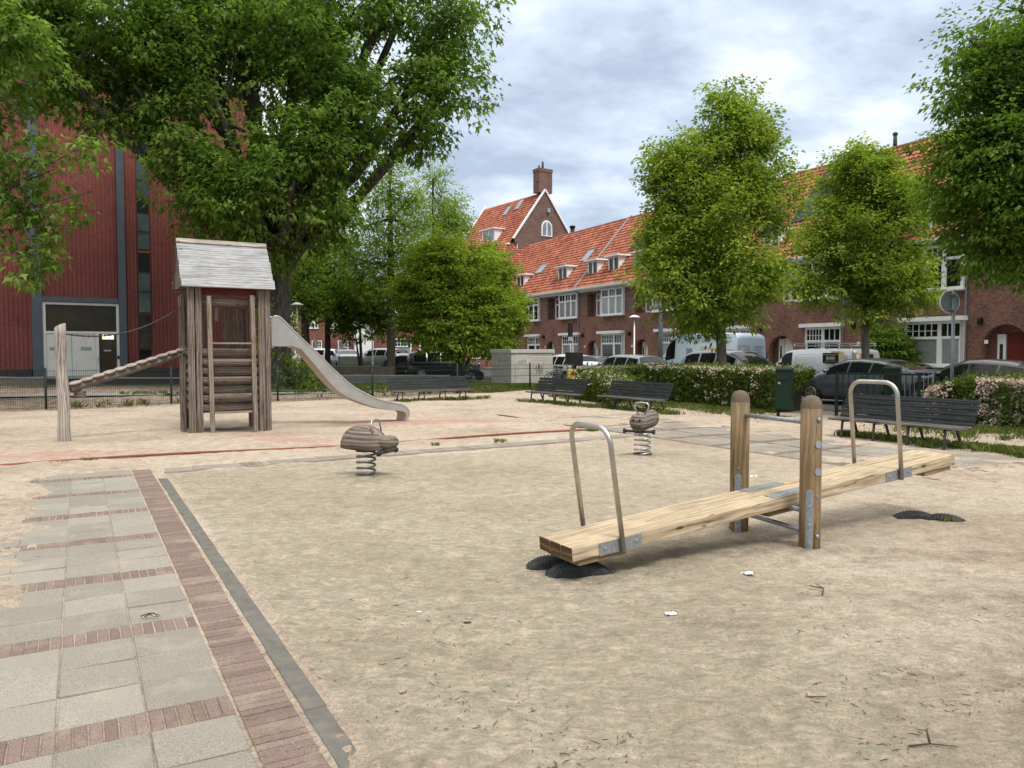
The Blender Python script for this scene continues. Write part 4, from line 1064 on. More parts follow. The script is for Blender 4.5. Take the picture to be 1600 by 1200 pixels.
# corner house closing the street
p = SN(68.15, 28.6)
t = thing('brick_house', 'brick corner house facing the playground, mostly hidden by the light green bushy tree', 'house', (p[0], p[1], 0), math.atan2(.451, .893))
b = MB(); wall(b, 0, 5.4, 0, 6.75, [(1.5, 3.3, 1, 3), (1.6, 3.2, 4.5, 6.3)], .2)
for x in (0, 5.4): b.poly([(x, 0, 0), (x, 9, 0), (x, 9, 6.7), (x, 5, 12.9), (x, 0, 6.7)])
b.build('wall', 'brick_red', t, fix=False)
for (a, c, e, f) in ((1.5, 3.3, 1, 3), (1.6, 3.2, 4.5, 6.3)): window(t, a, c, e, f, .05, mull=(.5,), trans=f-.6, top=3)
b = MB(); b.box((2.7, -.3, 6.72), (5.4, .6, .14)); b.build('gutter', 'white_paint', t)
tiled(t, 0, 10.4, -.5, 6.82, 5, 13.05)
b = MB(); b.tube([(0, 5, 13.06), (10.4, 5, 13.06)], .12, 8); b.build('ridge_tiles', 'roof_tile', t)
# ---------------------------------------------------------------- tall gable house behind the row
gu = Vector((-.559, .829, 0)); gv = Vector((.83, .56, 0)); A = W(851, 298, 84)
t = thing('gable_house', 'tall brick house with white-edged gable and big chimney rising behind the row', 'house', (A.x, A.y, 0), math.atan2(gv.y, gv.x))
# local x along gv, local y along gu (away)
HZ = A.z; hw = 3.9; dropz = 5.2; LL = 11.8
b = MB()
b.poly([(-hw, 0, 0), (hw, 0, 0), (hw, 0, HZ-dropz), (0, 0, HZ), (-hw, 0, HZ-dropz)])
b.poly([(-hw, 0, 0), (-hw, LL, 0), (-hw, LL, HZ-dropz), (-hw, 0, HZ-dropz)]); b.poly([(hw, 0, 0), (hw, LL, 0), (hw, LL, HZ-dropz), (hw, 0, HZ-dropz)])
b.poly([(-hw, LL, 0), (hw, LL, 0), (hw, LL, HZ-dropz), (0, LL, HZ), (-hw, LL, HZ-dropz)]); b.build('wall', 'brick_gable', t, fix=False)
def gtile(x0, z0, x1, z1, nm, sgn):
    # roof slope: uses the tiler in a turned frame
    o = tiled(t, 0, LL, 0, z0, abs(x1-x0), z1, pitch=.3, row=.36, nm=nm)
    o.rotation_euler = (0, 0, -R(90)*sgn) if sgn > 0 else (0, 0, R(90))
    return o
o = gtile(-hw-.6, HZ-dropz-.8, 0, HZ+.05, 'roof', 1); o.location = (-hw-.6, LL, 0)
o = gtile(hw+.6, HZ-dropz-.8, 0, HZ+.05, 'roof', -1); o.location = (hw+.6, 0, 0)
for s_ in (-1, 1): b = MB(); b.beam((s_*(hw+.25), -.06, HZ-dropz-.25), (0, -.06, HZ+.12), .22, .16, up=(0, 0, 1)); b.build('verge_board', 'white_paint', t)
b = MB()
b.beam((-(hw+.5), LL+.02, HZ-dropz-.7), (0, LL+.02, HZ+.15), .22, .2)
b.build('verge_board', 'white_paint', t)
ch = MB(); ch.box((.15, .55, HZ+1.1), (1.75, 1.1, 2.6)); ch.box((.15, .55, HZ+2.2), (1.85, 1.2, .35)); ch.build('chimney', 'brick_gable', t)
b = MB(); b.tube([(.1, .5, HZ+2.3), (.1, .5, HZ+3.2)], .12, 8); b.tube([(-.4, .5, HZ+2.3), (-.4, .5, HZ+2.75)], .1, 8); b.tube([(-1.2, .3, HZ+.9), (-.6, .3, HZ+1.0)], .06, 6); b.build('chimney_pot', 'dark_iron', t)
zc_ = A.z-(357-298)/14.4
b = MB(); n = 14; r = .72; cz = zc_+.1
P = [(-r, cz-.9), (r, cz-.9)]+[(r*math.cos(math.pi*k/n), cz+r*1.15*math.sin(math.pi*k/n)) for k in range(n+1)]
b.prism(P, -.10, .02, frame=lambda x, z, y: (x+.25, y, z)); wo = b.build('window', 'white_paint', t)
for sx in (-1, 1):
    b = MB(); P = [(sx*.08, cz-.78), (sx*.58, cz-.78)]+[(sx*.58*math.cos(math.pi/2*k/6) if math.cos(math.pi/2*k/6)*.58 > .08 else sx*.08, cz+.66*math.sin(math.pi/2*k/6)) for k in range(7)]
    b.prism(P, -.12, -.10, frame=lambda x, z, y: (x+.25, y, z)); b.build('pane', 'mirror_car', wo)
b = MB(); b.box((.4, -.15, cz+1.9), (.35, .25, .45)); b.build('lantern', 'grey_trim', t)
b = MB(); b.box((-hw+.9, -.01, HZ-dropz-1.6), (1.6, .5, 2.0)); b.build('shoulder_wall', 'brick_gable', t)
b = MB(); b.tube([(-hw+.1, -.3, HZ-dropz-.9), (-hw+.1, -.3, HZ-dropz-2.4), (-hw+.6, -.3, HZ-dropz-3)], .07, 6); b.build('downpipe', 'grey_trim', t)
# dormer and skylights on the left slope, side wall below
def gs(frac, y, lift=0):  # point on the left slope
    return (-hw-.6+(hw+.6)*frac-lift*.8, y, HZ-dropz-.8+(dropz+.85)*frac+lift*.6)
b = MB(); x_, y_, z_ = gs(.1, 4.6); b.box((x_+.5, 4.6, z_+.75), (1.5, 2.6, 1.3)); b.box((x_+.45, 4.6, z_+1.45), (1.9, 3.0, .12)); dm_ = b.build('dormer', 'white_paint', t)
b = MB(); b.box((x_-.27, 4.0, z_+.75), (.04, .9, .95)); b.box((x_-.27, 5.2, z_+.75), (.04, .9, .95)); b.build('pane', 'mirror_car', dm_)
for (f_, y_) in ((.74, 5.4), (.80, 3.4), (.12, 7.4), (.14, 10.6)):
    a = Vector(gs(f_-.09, y_, .12)); c = Vector(gs(f_+.09, y_, .12)); b = MB(); b.beam(a, c, .85, .08, up=(-.8, 0, .6)); b.build('skylight', 'mirror_car', t)
b = MB(); b.box((-hw-.55, 5.9, HZ-dropz-1.9), (.3, 11.8, 2.2)); b.build('side_wall', 'brick_gable', t)
b = MB(); b.box((-hw-.85, 5.9, HZ-dropz-.85), (.3, 12.0, .16)); b.build('gutter', 'white_paint', t)
# ---------------------------------------------------------------- far buildings behind the trees
def block(name, label, x0, x1, Y, wz, ridge, mat, wins, ground, ang=0, loc=None):
    t = thing(name, label, 'house', (x0, Y, 0), ang)
    Wd = x1-x0; holes = [(a, a+w_, z, z+h) for (a, w_, z, h) in wins]+[(a, a+w_, .4, 2.95) for (a, w_) in ground]
    b = MB(); wall(b, 0, Wd, 0, wz, holes, .2)
    for x in (0, Wd): b.poly([(x, 0, 0), (x, 9, 0), (x, 9, wz), (x, 4, ridge), (x, 0, wz)])
    b.build('wall', mat, t, fix=False)
    for (a, w_, z, h) in wins: window(t, a, a+w_, z, z+h, .02, mull=(.5,), trans=z+h*.68, top=2, fw=.13, glass='glass_curtain')
    for (a, w_) in ground: window(t, a, a+w_, .4, 2.95, .02, mull=(), trans=2.15, top=6, fw=.13, glass='glass_curtain')
    tiled(t, 0, Wd, -.4, wz, 4, ridge); b = MB(); b.box((Wd/2, -.3, wz-.05), (Wd, .5, .2)); b.build('gutter', 'white_paint', t)
    b = MB(); b.box((Wd*.3, 4, ridge+.3), (1.2, .8, 1.6)); b.build('chimney', 'brick_grey', t)
    return t
block('brick_house', 'red brick house with white ground floor windows far behind the tall feathery tree', -13.6, -1.2, 76, 8.2, 9.6, 'brick_far',
      [(1.0, 1.5, 4.2, 1.9), (4.6, 1.5, 4.2, 1.9), (8.2, 1.5, 4.2, 1.9), (1.0, 1.5, 6.6, 1.5), (4.6, 1.5, 6.6, 1.5), (8.2, 1.5, 6.6, 1.5)], [(1.5, 2.2), (4.4, 2.0), (7.0, 2.0), (9.6, 2.0)])
t = block('brick_house', 'dark red brick apartment house at the far left behind the parked cars and slide', -30.5, -15.8, 88, 8.8, 9.6, 'brick_far',
      [(a, 1.0, 4.3, 2.0) for a in (1.0, 3.3, 5.0, 7.4, 9.6, 12.0)]+[(a, 1.0, 7.0, 1.6) for a in (1.0, 5.0, 9.6, 12.0)], [(a, 1.2) for a in (1.5, 4.6, 7.6, 10.6)])
b = MB()
for x in np.arange(.6, 14.5, 1.5): b.box((x, -.3, 1.6), (.28, .3, 3.2))
b.build('pilaster', 'brown_band', t)
t = thing('white_house_front', 'white rendered house front with red and white striped base behind the street lamp', 'house', (-14.6, 77.5, 0), 0)
b = MB(); b.box((.0, 0, 2.8), (1.9, 3, 3.2)); b.build('wall', 'white_paint', t)
b = MB(); b.box((-.05, .01, .8), (2.3, 3.05, 1.2)); b.build('base_wall', 'brick_far', t)
b = MB()
for z in (.5, .9, 1.3): b.box((-.05, 0, z), (2.32, 3.1, .14))
b.build('stripe', 'white_paint', t)
# ================================================================ red clad hall
rw = Vector((.839, .545, 0)); RA = W(130, 550, 42)
t = thing('red_hall', 'tall hall clad in dark red corrugated metal with grey steel columns behind the fence', 'building', (RA.x, RA.y, 0), math.atan2(.545, .839))
def corr(x0, x1, z0, z1, y=0, pitch=.205):
    b = MB(); x = x0; pts = []
    prof = [(0, 0), (.30, 0), (.42, .045), (.78, .045), (.90, 0)]
    while x < x1:
        for f_, d_ in prof:
            if x+f_*pitch <= x1: pts.append((x+f_*pitch, y-d_))
        x += pitch
    pts.append((x1, y))
    zs = np.arange(z0, z1, 2.35).tolist()+[z1]
    for k in range(len(zs)-1):
        for i in range(len(pts)-1):
            (xa, ya), (xb, yb) = pts[i], pts[i+1]
            b.poly([(xa, ya, zs[k]), (xb, yb, zs[k]), (xb, yb, zs[k+1]-.012), (xa, ya, zs[k+1]-.012)], [(xa, zs[k]), (xb, zs[k]), (xb, zs[k+1]), (xa, zs[k+1])])
    b.build('cladding', 'corrugated_red', t, fix=False)
HT = 17.2
corr(-14, -2.35, .68, HT); corr(-1.86, 1.77, 4.57, HT); corr(2.15, 2.78, .68, HT); corr(3.41, 5.85, .68, HT); corr(6.15, 9.4, .68, HT)
b = MB(); b.box((-2.3, 5.35, HT/2), (23.2, 10, HT-.1)); b.build('hall_core', 'dark_wall', t)
b = MB()
for (a, c) in ((-2.35, -1.86), (1.77, 2.15), (5.85, 6.15)): b.box(((a+c)/2, -.0, HT/2), (c-a, .34, HT)); 
b.build('steel_column', 'steel_grey_paint', t)
b = MB(); b.box((-.045, -.03, 4.42), (3.6, .30, .28)); b.build('lintel', 'steel_grey_paint', t)
b = MB(); b.box((-8.2, -.03, .34), (11.6, .2, .68)); b.box((5.8, -.03, .34), (7.25, .2, .68)); b.build('plinth', 'brick_plinth', t)
b = MB(); b.box((-2.3, -.05, HT+.06), (23.5, .6, .14)); b.build('coping', 'steel_grey_paint', t)
b = MB()
for z in (.0,): pass
def bxx(xa, xb, za, zb, y=-.05, d=.12): b.box(((xa+xb)/2, y, (za+zb)/2), (xb-xa, d, zb-za))
bxx(-1.86, -1.72, .2, 4.26); bxx(1.64, 1.77, .2, 4.26); bxx(-1.72, 1.64, 4.14, 4.26); bxx(-1.72, 1.64, 2.60, 2.72)
bxx(.62, .76, .2, 2.6); b.build('portal_frame', 'white_paint', t)
b = MB(); b.box((-.04, -.03, 3.43), (3.36, .03, 1.42)); b.build('window', 'glass_brown', t)
for (xa, xb) in ((-1.71, -.55), (-.53, .61)):
    b = MB(); b.box(((xa+xb)/2, -.04, 1.4), (xb-xa, .08, 2.38)); d_ = b.build('door', 'door_white', t)
    b = MB(); xm = (xa+xb)/2-.02+(.12 if xa > -1 else -.15); b.box((xm, -.085, 1.78), (.5, .015, .17)); sg = b.build('door_sign', 'teal_sign', d_)
    b = MB()
    for k in range(9): b.box((xm-.2+.05*k, -.095, 1.80+.01*(k % 2)), (.028, .006, .05))
    for k in range(7): b.box((xm-.16+.05*k, -.095, 1.73), (.030, .006, .022))
    b.build('sign_lettering', 'white_paint', sg)
b = MB(); b.box((1.20, -.04, 1.38), (.86, .06, 2.4)); d_ = b.build('glass_door', 'glass_brown', t)
b = MB(); b.box((1.17, -.08, 1.68), (.36, .02, .09)); b.build('door_sign', 'cap_concrete', d_)
b = MB(); b.box((1.21, -.09, 2.43), (.56, .05, .24)); b.build('door_lamp', 'lamp_glow', d_)
b = MB(); b.box((.70, -.14, 1.2), (.03, .06, .3)); b.build('handle', 'steel', d_)
b = MB(); b.box((1.70, -.13, 1.3), (.09, .05, .18)); b.build('entry_panel', 'black', t)
z = 1.75; k = 0; b = MB()
b.box((3.095, -.02, 8.6), (.63, .1, 13.8)); b.build('window_strip', 'dark_wall', t)
segs = [(1.75, .9, 0), (2.7, 1.05, 0), (3.8, 1.15, 1), (5.0, 1.05, 1), (6.1, 1.2, 2), (7.35, .9, 1), (8.35, 1.0, 1), (9.4, .85, 2), (10.3, .85, 1), (11.2, 1.1, 1), (12.4, 1.2, 2), (13.7, 1.4, 1)]
for (z, h, kd) in segs:
    b = MB(); b.box((3.095, -.08, z+h/2), (.58, .03, h-.08)); b.build('strip_pane', ('glass_brown', 'glass_teal', 'black')[kd], t)
b = MB(); b.box((3.095, -.09, 7.22), (.58, .04, .05)); b.build('strip_light', 'orange_lens', t)
b = MB(); b.box((-2.95, -.08, 3.38), (.1, .06, .1)); b.build('alarm_light', 'red_lens', t)
# low walls and steps between fence and hall
def lowwall(name, label, pts, h, th, mat, cap=None, z0=-.2):
    a, c = Vector((*pts[0], 0)), Vector((*pts[1], 0)); t = thing(name, label, 'wall', a, math.atan2(c.y-a.y, c.x-a.x)); Lg = (c-a).length
    b = MB(); b.box((Lg/2, 0, (h+z0)/2), (Lg, th, h-z0)); b.build('wall_body', mat, t)
    if cap: b = MB(); b.box((Lg/2, 0, h+.03), (Lg+.04, th+.06, .06)); b.build('wall_cap', cap, t)
    return t
lowwall('low_wall', 'low dark wall with a pale top before the red hall doors', (G(-60, 601), G(72, 601)), .32, .35, 'brown_band', 'cap_concrete')
lowwall('low_wall', 'dark stepped ledge in front of the red hall entrance', (G(74, 601), G(300, 601)), .30, .3, 'dark_wall', 'concrete')
lowwall('low_wall', 'beige concrete garden wall with pale cap behind the slide', ((-12.4, 39.5), (-3.2, 39.5)), .36, .3, 'concrete', 'cap_concrete')
lowwall('low_wall', 'brown brick wall with grass on top below the far parked cars', ((-14.5, 46.5), (-7.1, 46.5)), .72, .4, 'brick_wall_low', None)
b = MB(); b.box((-10.8, 49.2, .35), (7.4, 5.0, .72)); tag(b.build('planted_bank', 'grass_ground'), 'raised grassy bank behind the brown brick wall', 'bank')
# ================================================================ electrical cabinet
c0 = Vector((*G(799, 604), 0)); 
t = thing('transformer_cabinet', 'pale concrete transformer cabinet with graffiti behind the benches', 'cabinet', c0, R(32))
b = MB(); b.box((1.17, .9, .78), (2.34, 1.8, 1.56)); b.build('cabinet_body', 'cabinet_concrete', t, bevel=.01)
b = MB(); b.box((1.17, .9, 1.64), (2.46, 1.92, .17)); b.build('cabinet_roof', 'cap_concrete', t, bevel=.01)
b = MB()
for k in range(12): b.box((1.17, .9, .12+.12*k), (2.352, 1.812, .012))
b.build('louvre', 'concrete', t)
b = MB(); b.box((.62, -.012, .80), (.78, .02, 1.3)); b.build('cabinet_door', 'cap_concrete', t)
def scribble(x0, z0, w_, h, yy, n, face='front'):
    b = MB(); pts = []
    for k in range(n):
        q = (x0+w_*(k/n)+random.uniform(-.04, .04), z0+h*(.5+.5*math.sin(k*2.1))*random.uniform(.6, 1)); pts.append((q[0], yy, q[1]) if face == 'front' else (yy, q[0], q[1]))
    b.tube(pts, .012, 4); return b
scribble(.35, 1.0, .5, .3, -.03, 9).build('graffiti', 'blue_ink' if 'blue_ink' in MATS else 'zinc', t)
scribble(1.35, .5, .5, .7, -.005, 14).build('graffiti', 'brown_band', t)
scribble(.3, 1.1, .9, .25, -.005, 12, 'side').build('graffiti', 'zinc', t)
# ================================================================ mesh fence
t = thing('mesh_fence', 'dark green welded mesh fence along the back of the playground', 'fence', (0, 0, 0))
segs = []
fp = [Vector((*p, 0)) for p in FENCE]
posts = [Vector((-15.3, 19.6, 0)), fp[0], fp[1], fp[2], fp[3], fp[4], Vector((-2.1, 29.5, 0)), fp[6], Vector((3.3, 33.6, 0))]
posts = sorted(posts, key=lambda p: p.x)
for p in posts:
    b = MB(); b.cyl((p.x, p.y, .45), .032, 1.42, 8); b.build('fence_post', 'fence_green', t)
for a, c in zip(posts[:-1], posts[1:]):
    Lg = (c-a).length; d_ = (c-a)/Lg; b = MB(); n = int(Lg/.055)
    for k in range(1, n):
        p = a+d_*(Lg*k/n); b.tube([p+Vector((0, 0, .03)), p+Vector((0, 0, 1.10))], .0036, 4, False, sm=False)
    for z in (.06, .30, .32, .62, .64, .90, .92, 1.07): b.tube([a+Vector((0, 0, z)), c+Vector((0, 0, z))], .005, 4, False, sm=False)
    b.build('mesh_panel', 'fence_green', t, fix=False)
# railing by the street exit
t = thing('bar_railing', 'dark green vertical bar railing behind the right bench', 'railing', (8.2, 19.4, 0), math.atan2(-.9, 1.3))
Lg = 1.85
for x in (0, Lg): b = MB(); b.box((x, 0, .45), (.07, .07, 1.3)); b.build('railing_post', 'bin_green', t)
b = MB(); b.box((Lg/2, 0, 1.06), (Lg, .05, .05)); b.box((Lg/2, 0, .12), (Lg, .04, .04)); b.build('rail', 'bin_green', t)
for k in range(1, 13): b = MB(); b.box((Lg*k/13, 0, .59), (.022, .022, .9)); b.build('bar', 'bin_green', t)
t = thing('bar_railing', 'pale thin bar railing between the dark railing and the pink flowering bush', 'railing', (10.75, 21.0, 0), math.atan2(-.9, 1.3))
for x in (0, .66): b = MB(); b.box((x, 0, .45), (.05, .05, 1.3)); b.build('railing_post', 'galvanised', t)
b = MB(); b.box((.33, 0, 1.06), (.66, .04, .04)); b.box((.33, 0, .12), (.66, .04, .04)); b.build('rail', 'galvanised', t)
for k in range(1, 6): b = MB(); b.box((.11*k, 0, .59), (.018, .018, .9)); b.build('bar', 'galvanised', t)
# bins
def bin_(loc, ang, label):
    t = thing('litter_bin', label, 'bin', loc, ang)
    b = MB(); b.box((0, 0, .68), (.40, .34, .98), taper=.97); b.build('bin_body', 'bin_green', t, bevel=.02)
    b = MB(); b.box((0, -.02, 1.19), (.44, .38, .05), taper=.8); b.build('bin_lid', 'bin_green', t, bevel=.01)
    b = MB(); b.box((-.02, -.18, 1.0), (.26, .02, .13)); b.build('bin_opening', 'black', t)
    b = MB(); b.box((-.1, -.176, .84), (.05, .01, .05)); b.build('lock_plate', 'steel', t)
    b = MB(); b.cyl((-.14, 0, .05), .04, .4, 8); b.build('bin_stand', 'black', t)
    return t
bin_((6.72, 18.95, 0), R(-28), 'dark green litter bin standing at the near end of the long hedge')
bin_((10.05, 20.3, 0), R(-35), 'dark green litter bin behind the dark bar railing')
# ================================================================ lamps, signs
def lamp(loc, h, label, hd=.30):
    t = thing('street_lamp', label, 'street lamp', loc, 0, 'white mushroom street lamps')
    b = MB(); b.tube([(0, 0, -.1), (0, 0, .9), (0, 0, .95), (0, 0, h-.28)], [.075, .072, .05, .042], 10); b.build('pole', 'white_paint', t)
    b = MB(); b.lathe([(.045, h-.30), (.07, h-.22), (.12, h-.12), (.16, h-.06)], 14); b.build('lantern', 'grey_trim', t)
    b = MB(); b.lathe([(hd, h-.085), (hd+.01, h-.06), (hd*.62, h+.02), (hd*.28, h+.07), (0, h+.08)], 18); b.lathe([(hd, h-.085), (.1, h-.07)], 18); b.build('lamp_shade', 'white_paint', t)
lamp(W(465, 540, 44).xy, 4.35, 'white mushroom street lamp right beside the trunk of the big maple', .36)
lamp(W(582, 540, 52).xy, 3.48, 'white mushroom street lamp beyond the slide, in line with a fence post', .34)
lamp(W(991, 540, 50).xy, 3.92, 'white mushroom street lamp before the terraced houses, left of the pale blue van', .36)
t = thing('lamp_pole', 'tall bare grey pole rising into the street tree, left of the pale blue van', 'pole', W(1032, 550, 36).xy)
b = MB(); b.tube([(0, 0, -.1), (0, 0, 7.5)], [.13, .07], 10); b.build('pole', 'galvanised', t)
t = thing('traffic_sign', 'round traffic sign seen from behind on a grey pole by the pink flowering bush', 'traffic sign', W(1488, 560, 18.5).xy, R(12))
b = MB(); b.tube([(0, 0, -.1), (0, 0, 3.08)], .042, 12); b.build('pole', 'galvanised', t)
b = MB(); b.tube([(-.06, .05, 2.80), (-.06, .065, 2.80)], .27, 28, sm=False); s_ = b.build('sign_disc', 'lead', t)
b = MB(); pts = [(-.06+.268*math.cos(a), .055, 2.80+.268*math.sin(a)) for a in np.linspace(0, 2*math.pi, 33)]; b.tube(pts, .014, 6); b.build('sign_rim', 'white_paint', s_)
b = MB(); b.box((-.02, .0, 2.98), (.14, .11, .04)); b.box((-.02, .0, 2.62), (.14, .11, .04)); b.build('clamp', 'galvanised', s_)
t = thing('signal_box', 'narrow dark signal box on a thin pole before the terraced houses', 'signal', W(891, 550, 40).xy)
b = MB(); b.tube([(0, 0, -.1), (0, 0, 2.4)], .035, 8); b.build('pole', 'galvanised', t)
b = MB(); b.box((0, 0, 2.75), (.24, .2, .8)); b.build('signal_head', 'black', t, bevel=.03)
b = MB(); b.box((0, 0, 2.28), (.22, .2, .2)); b.build('sign_plate', 'grey_trim', t)
# ================================================================ vehicles
def interp(kp, t):
    for (a, va), (c, vc) in zip(kp[:-1], kp[1:]):
        if t <= c:
            k = (t-a)/(c-a) if c > a else 0; return va+(vc-va)*k
    return kp[-1][1]
def vehicle(name, label, cat, loc, ang, Lg, Hw, paint, belt, roof, hw, side, wind, rear, wheels=(.18, .82), wr=.33, tumble=.30, group='cars parked along the street', plate=True, zoff=-.03, rim='steel'):
    """t = 0 rear bumper .. 1 nose; local +x is forward"""
    T_ = thing(name, label, cat, (loc[0], loc[1], zoff), ang, group)
    st = sorted({0, .006, .02, .05, .95, .98, 1.0, *np.linspace(.05, .95, 37).round(4), *[k[0] for k in belt], *[k[0] for k in roof]})
    def sec(t):
        B_, R_, w_ = interp(belt, t), interp(roof, t), interp(hw, t)*Hw
        R_ = max(R_, B_+.012); k = min(1, (R_-B_)/.45); zb = .20+.10*max(0, (t-.93)/.07)+.08*max(0, (.05-t)/.05)
        p4 = (w_*(.97-tumble*.9*k) if R_-B_ > .05 else w_*.90, R_-.07*k)
        return [(0, zb), (w_*.90, zb), (w_*.985, zb+.14), (w_, .5*B_+.12), (w_*.985, B_-.06), (w_*.955, B_), p4, (p4[0]*.90, R_-.02*k+.004), (p4[0]*.5, R_+.012*k+.008), (0, R_+.018*k+.010)]
    b = MB(); n = 10
    for t in st:
        x = (t-.5)*Lg; s_ = sec(t)
        b.v += [(x, y, z) for y, z in s_]+[(x, -y, z) for y, z in s_]
    for i in range(len(st)-1):
        q = i*2*n
        for k in range(n-1):
            b.face([q+k, q+k+1, q+2*n+k+1, q+2*n+k], sm=True); b.face([q+n+k, q+n+k+1, q+3*n+k+1, q+3*n+k], sm=True)
    for q in (0, (len(st)-1)*2*n):
        b.face(list(range(q, q+n))+list(range(q+2*n-1, q+n-1, -1)))
    b.build('car_body', paint, T_)
    def S(t, k, sy=1, o=.006):
        s_ = sec(t); i = int(k); f_ = k-i; i2 = min(i+1, 9)
        y = s_[i][0]*(1-f_)+s_[i2][0]*f_; z = s_[i][1]*(1-f_)+s_[i2][1]*f_
        return Vector(((t-.5)*Lg, sy*(y+o), z+o*.5))
    for sy in (-1, 1):
        for (ta, tb) in side:
            b = MB(); ts = np.linspace(ta, tb, 9)
            for i in range(8):
                b.poly([S(ts[i], 5.10, sy), S(ts[i+1], 5.10, sy), S(ts[i+1], 5.93, sy), S(ts[i], 5.93, sy)], sm=True)
            b.build('side_window', 'glass_car', T_, fix=False)
    for (nm, (ta, tb)) in (('windscreen', wind), ('rear_window', rear)):
        if ta is None: continue
        b = MB(); ts = np.linspace(ta, tb, 6); lift = Vector((.012 if nm == 'windscreen' else -.012, 0, .012))
        for i in range(5):
            for sy in (-1, 1):
                for (ka, kb) in ((6.15, 7), (7, 8), (8, 9)):
                    b.poly([S(ts[i], ka, sy, 0)+lift, S(ts[i+1], ka, sy, 0)+lift, S(ts[i+1], kb, sy, 0)+lift, S(ts[i], kb, sy, 0)+lift], sm=True)
        b.build(nm, 'glass_car', T_, fix=False)
    for tw in wheels:
        for sy in (-1, 1):
            x = (tw-.5)*Lg; w_ = interp(hw, tw)*Hw
            b = MB(); P = [((wr+.06)*math.cos(a), (wr+.06)*math.sin(a)) for a in np.linspace(-.25, math.pi+.25, 20)]
            b.prism(P, sy*(w_*.90), sy*(w_+.004), frame=lambda px, pz, y: (x+px, y, wr+pz)); b.build('wheel_arch', 'black', T_)
            b = MB(); c = Vector((x, sy*(w_-.09), wr))
            b.tube([c+Vector((0, sy*q, 0)) for q in (-.10, -.085, .085, .105)], [wr*.90, wr, wr, wr*.88], 24); wh = b.build('wheel', 'rubber', T_)
            b = MB(); cc = c+Vector((0, sy*.106, 0)); b.tube([cc, cc+Vector((0, sy*.008, 0))], [wr*.66, wr*.62], 20)
            b.build('rim', rim, wh)
            b = MB()
            for k in range(5):
                a = 2*math.pi*k/5+.6; p = cc+Vector((math.cos(a)*wr*.42, sy*.011, math.sin(a)*wr*.42)); b.box(p, (wr*.20, .01, wr*.26), Matrix.Rotation(-a, 3, 'Y'))
            b.build('rim_opening', 'black', wh)
    # lights, plates, mirrors, sills
    for sy in (-1, 1):
        p = S(.985, 4.0, sy, .0); b = MB(); b.ell(p+Vector((-.02, -sy*.10, -.02)), (.10, .16, .065), 10, 6); b.build('headlight', 'mirror_car', T_)
        p = S(.012, 4.2, sy, .0); b = MB(); b.box(p+Vector((-.01, -sy*.08, -.05)), (.08, .24, .13)); b.build('tail_light', 'red_lens', T_)
        tm = side[-1][1]-.015; p = S(tm, 5.2, sy, .08); b = MB(); b.ell(p+Vector((.02, sy*.04, .05)), (.07, .10, .065), 10, 6); b.build('mirror', paint if paint != 'paint_silver' else 'black', T_)
    b = MB()
    for x, w2 in (((0-.5)*Lg-.012, .26), ((1-.5)*Lg+.012, .26)): b.box((x, 0, .48), (.012, w2*2, .11))
    b.build('number_plate', 'yellow_paint', T_)
    b = MB(); b.box((0, 0, .22), (Lg*.52, Hw*1.86, .12)); b.box(((1-.5)*Lg-.05, 0, .36), (.12, Hw*1.1, .14)); b.build('lower_trim', 'black', T_)
    for sy in (-1, 1):
        for (ta, tb) in side[:2]:
            p = S(ta+.02, 4.3, sy, .01); b = MB(); b.box(p, (.16, .03, .025)); b.build('door_handle', paint, T_)
            b = MB(); b.box(S(ta-.006, 3.4, sy, .002), (.008, .006, .55)); b.build('door_seam', 'black', T_)
    return T_, S
UANG = math.atan2(.893, -.451)
SALOON = dict(belt=[(0, .92), (.06, 1.0), (.3, .97), (.6, .92), (.78, .87), (.93, .72), (1, .55)], roof=[(0, .94), (.05, 1.06), (.13, 1.17), (.22, 1.29), (.34, 1.38), (.48, 1.42), (.58, 1.40), (.66, 1.30), (.77, 1.0), (.80, .88), (1, .56)],
              hw=[(0, .80), (.04, .93), (.2, 1.0), (.8, 1.0), (.93, .93), (1, .74)], side=[(.22, .36), (.375, .53), (.545, .70)], wind=(.60, .765), rear=(.10, .27))
HATCH = dict(belt=[(0, .92), (.3, .97), (.7, .90), (.82, .86), (.95, .70), (1, .55)], roof=[(0, 1.0), (.02, 1.15), (.09, 1.42), (.25, 1.49), (.5, 1.50), (.60, 1.44), (.68, 1.28), (.80, .96), (.83, .88), (1, .56)],
             hw=[(0, .86), (.04, .96), (.2, 1.0), (.8, 1.0), (.93, .92), (1, .74)], side=[(.08, .24), (.26, .44), (.46, .64)], wind=(.60, .79), rear=(.022, .085))
MPV = dict(belt=[(0, .98), (.5, 1.0), (.75, .98), (.9, .86), (1, .6)], roof=[(0, 1.0), (.02, 1.25), (.07, 1.56), (.15, 1.66), (.4, 1.70), (.56, 1.64), (.66, 1.48), (.80, 1.08), (.84, .98), (1, .62)],
           hw=[(0, .88), (.04, .97), (.8, 1.0), (.93, .93), (1, .76)], side=[(.08, .25), (.27, .44), (.46, .66)], wind=(.585, .80), rear=(.022, .065))
VAN = dict(belt=[(0, 1.10), (.7, 1.10), (.88, 1.05), (.96, .9), (1, .65)], roof=[(0, 1.80), (.012, 1.90), (.05, 1.95), (.5, 1.97), (.70, 1.92), (.76, 1.84), (.885, 1.22), (.91, 1.07), (1, .68)],
           hw=[(0, .95), (.03, 1.0), (.85, 1.0), (.94, .93), (1, .80)], side=[(.67, .80)], wind=(.765, .885), rear=(None, None))
def far(s, n): return SN(s, n)
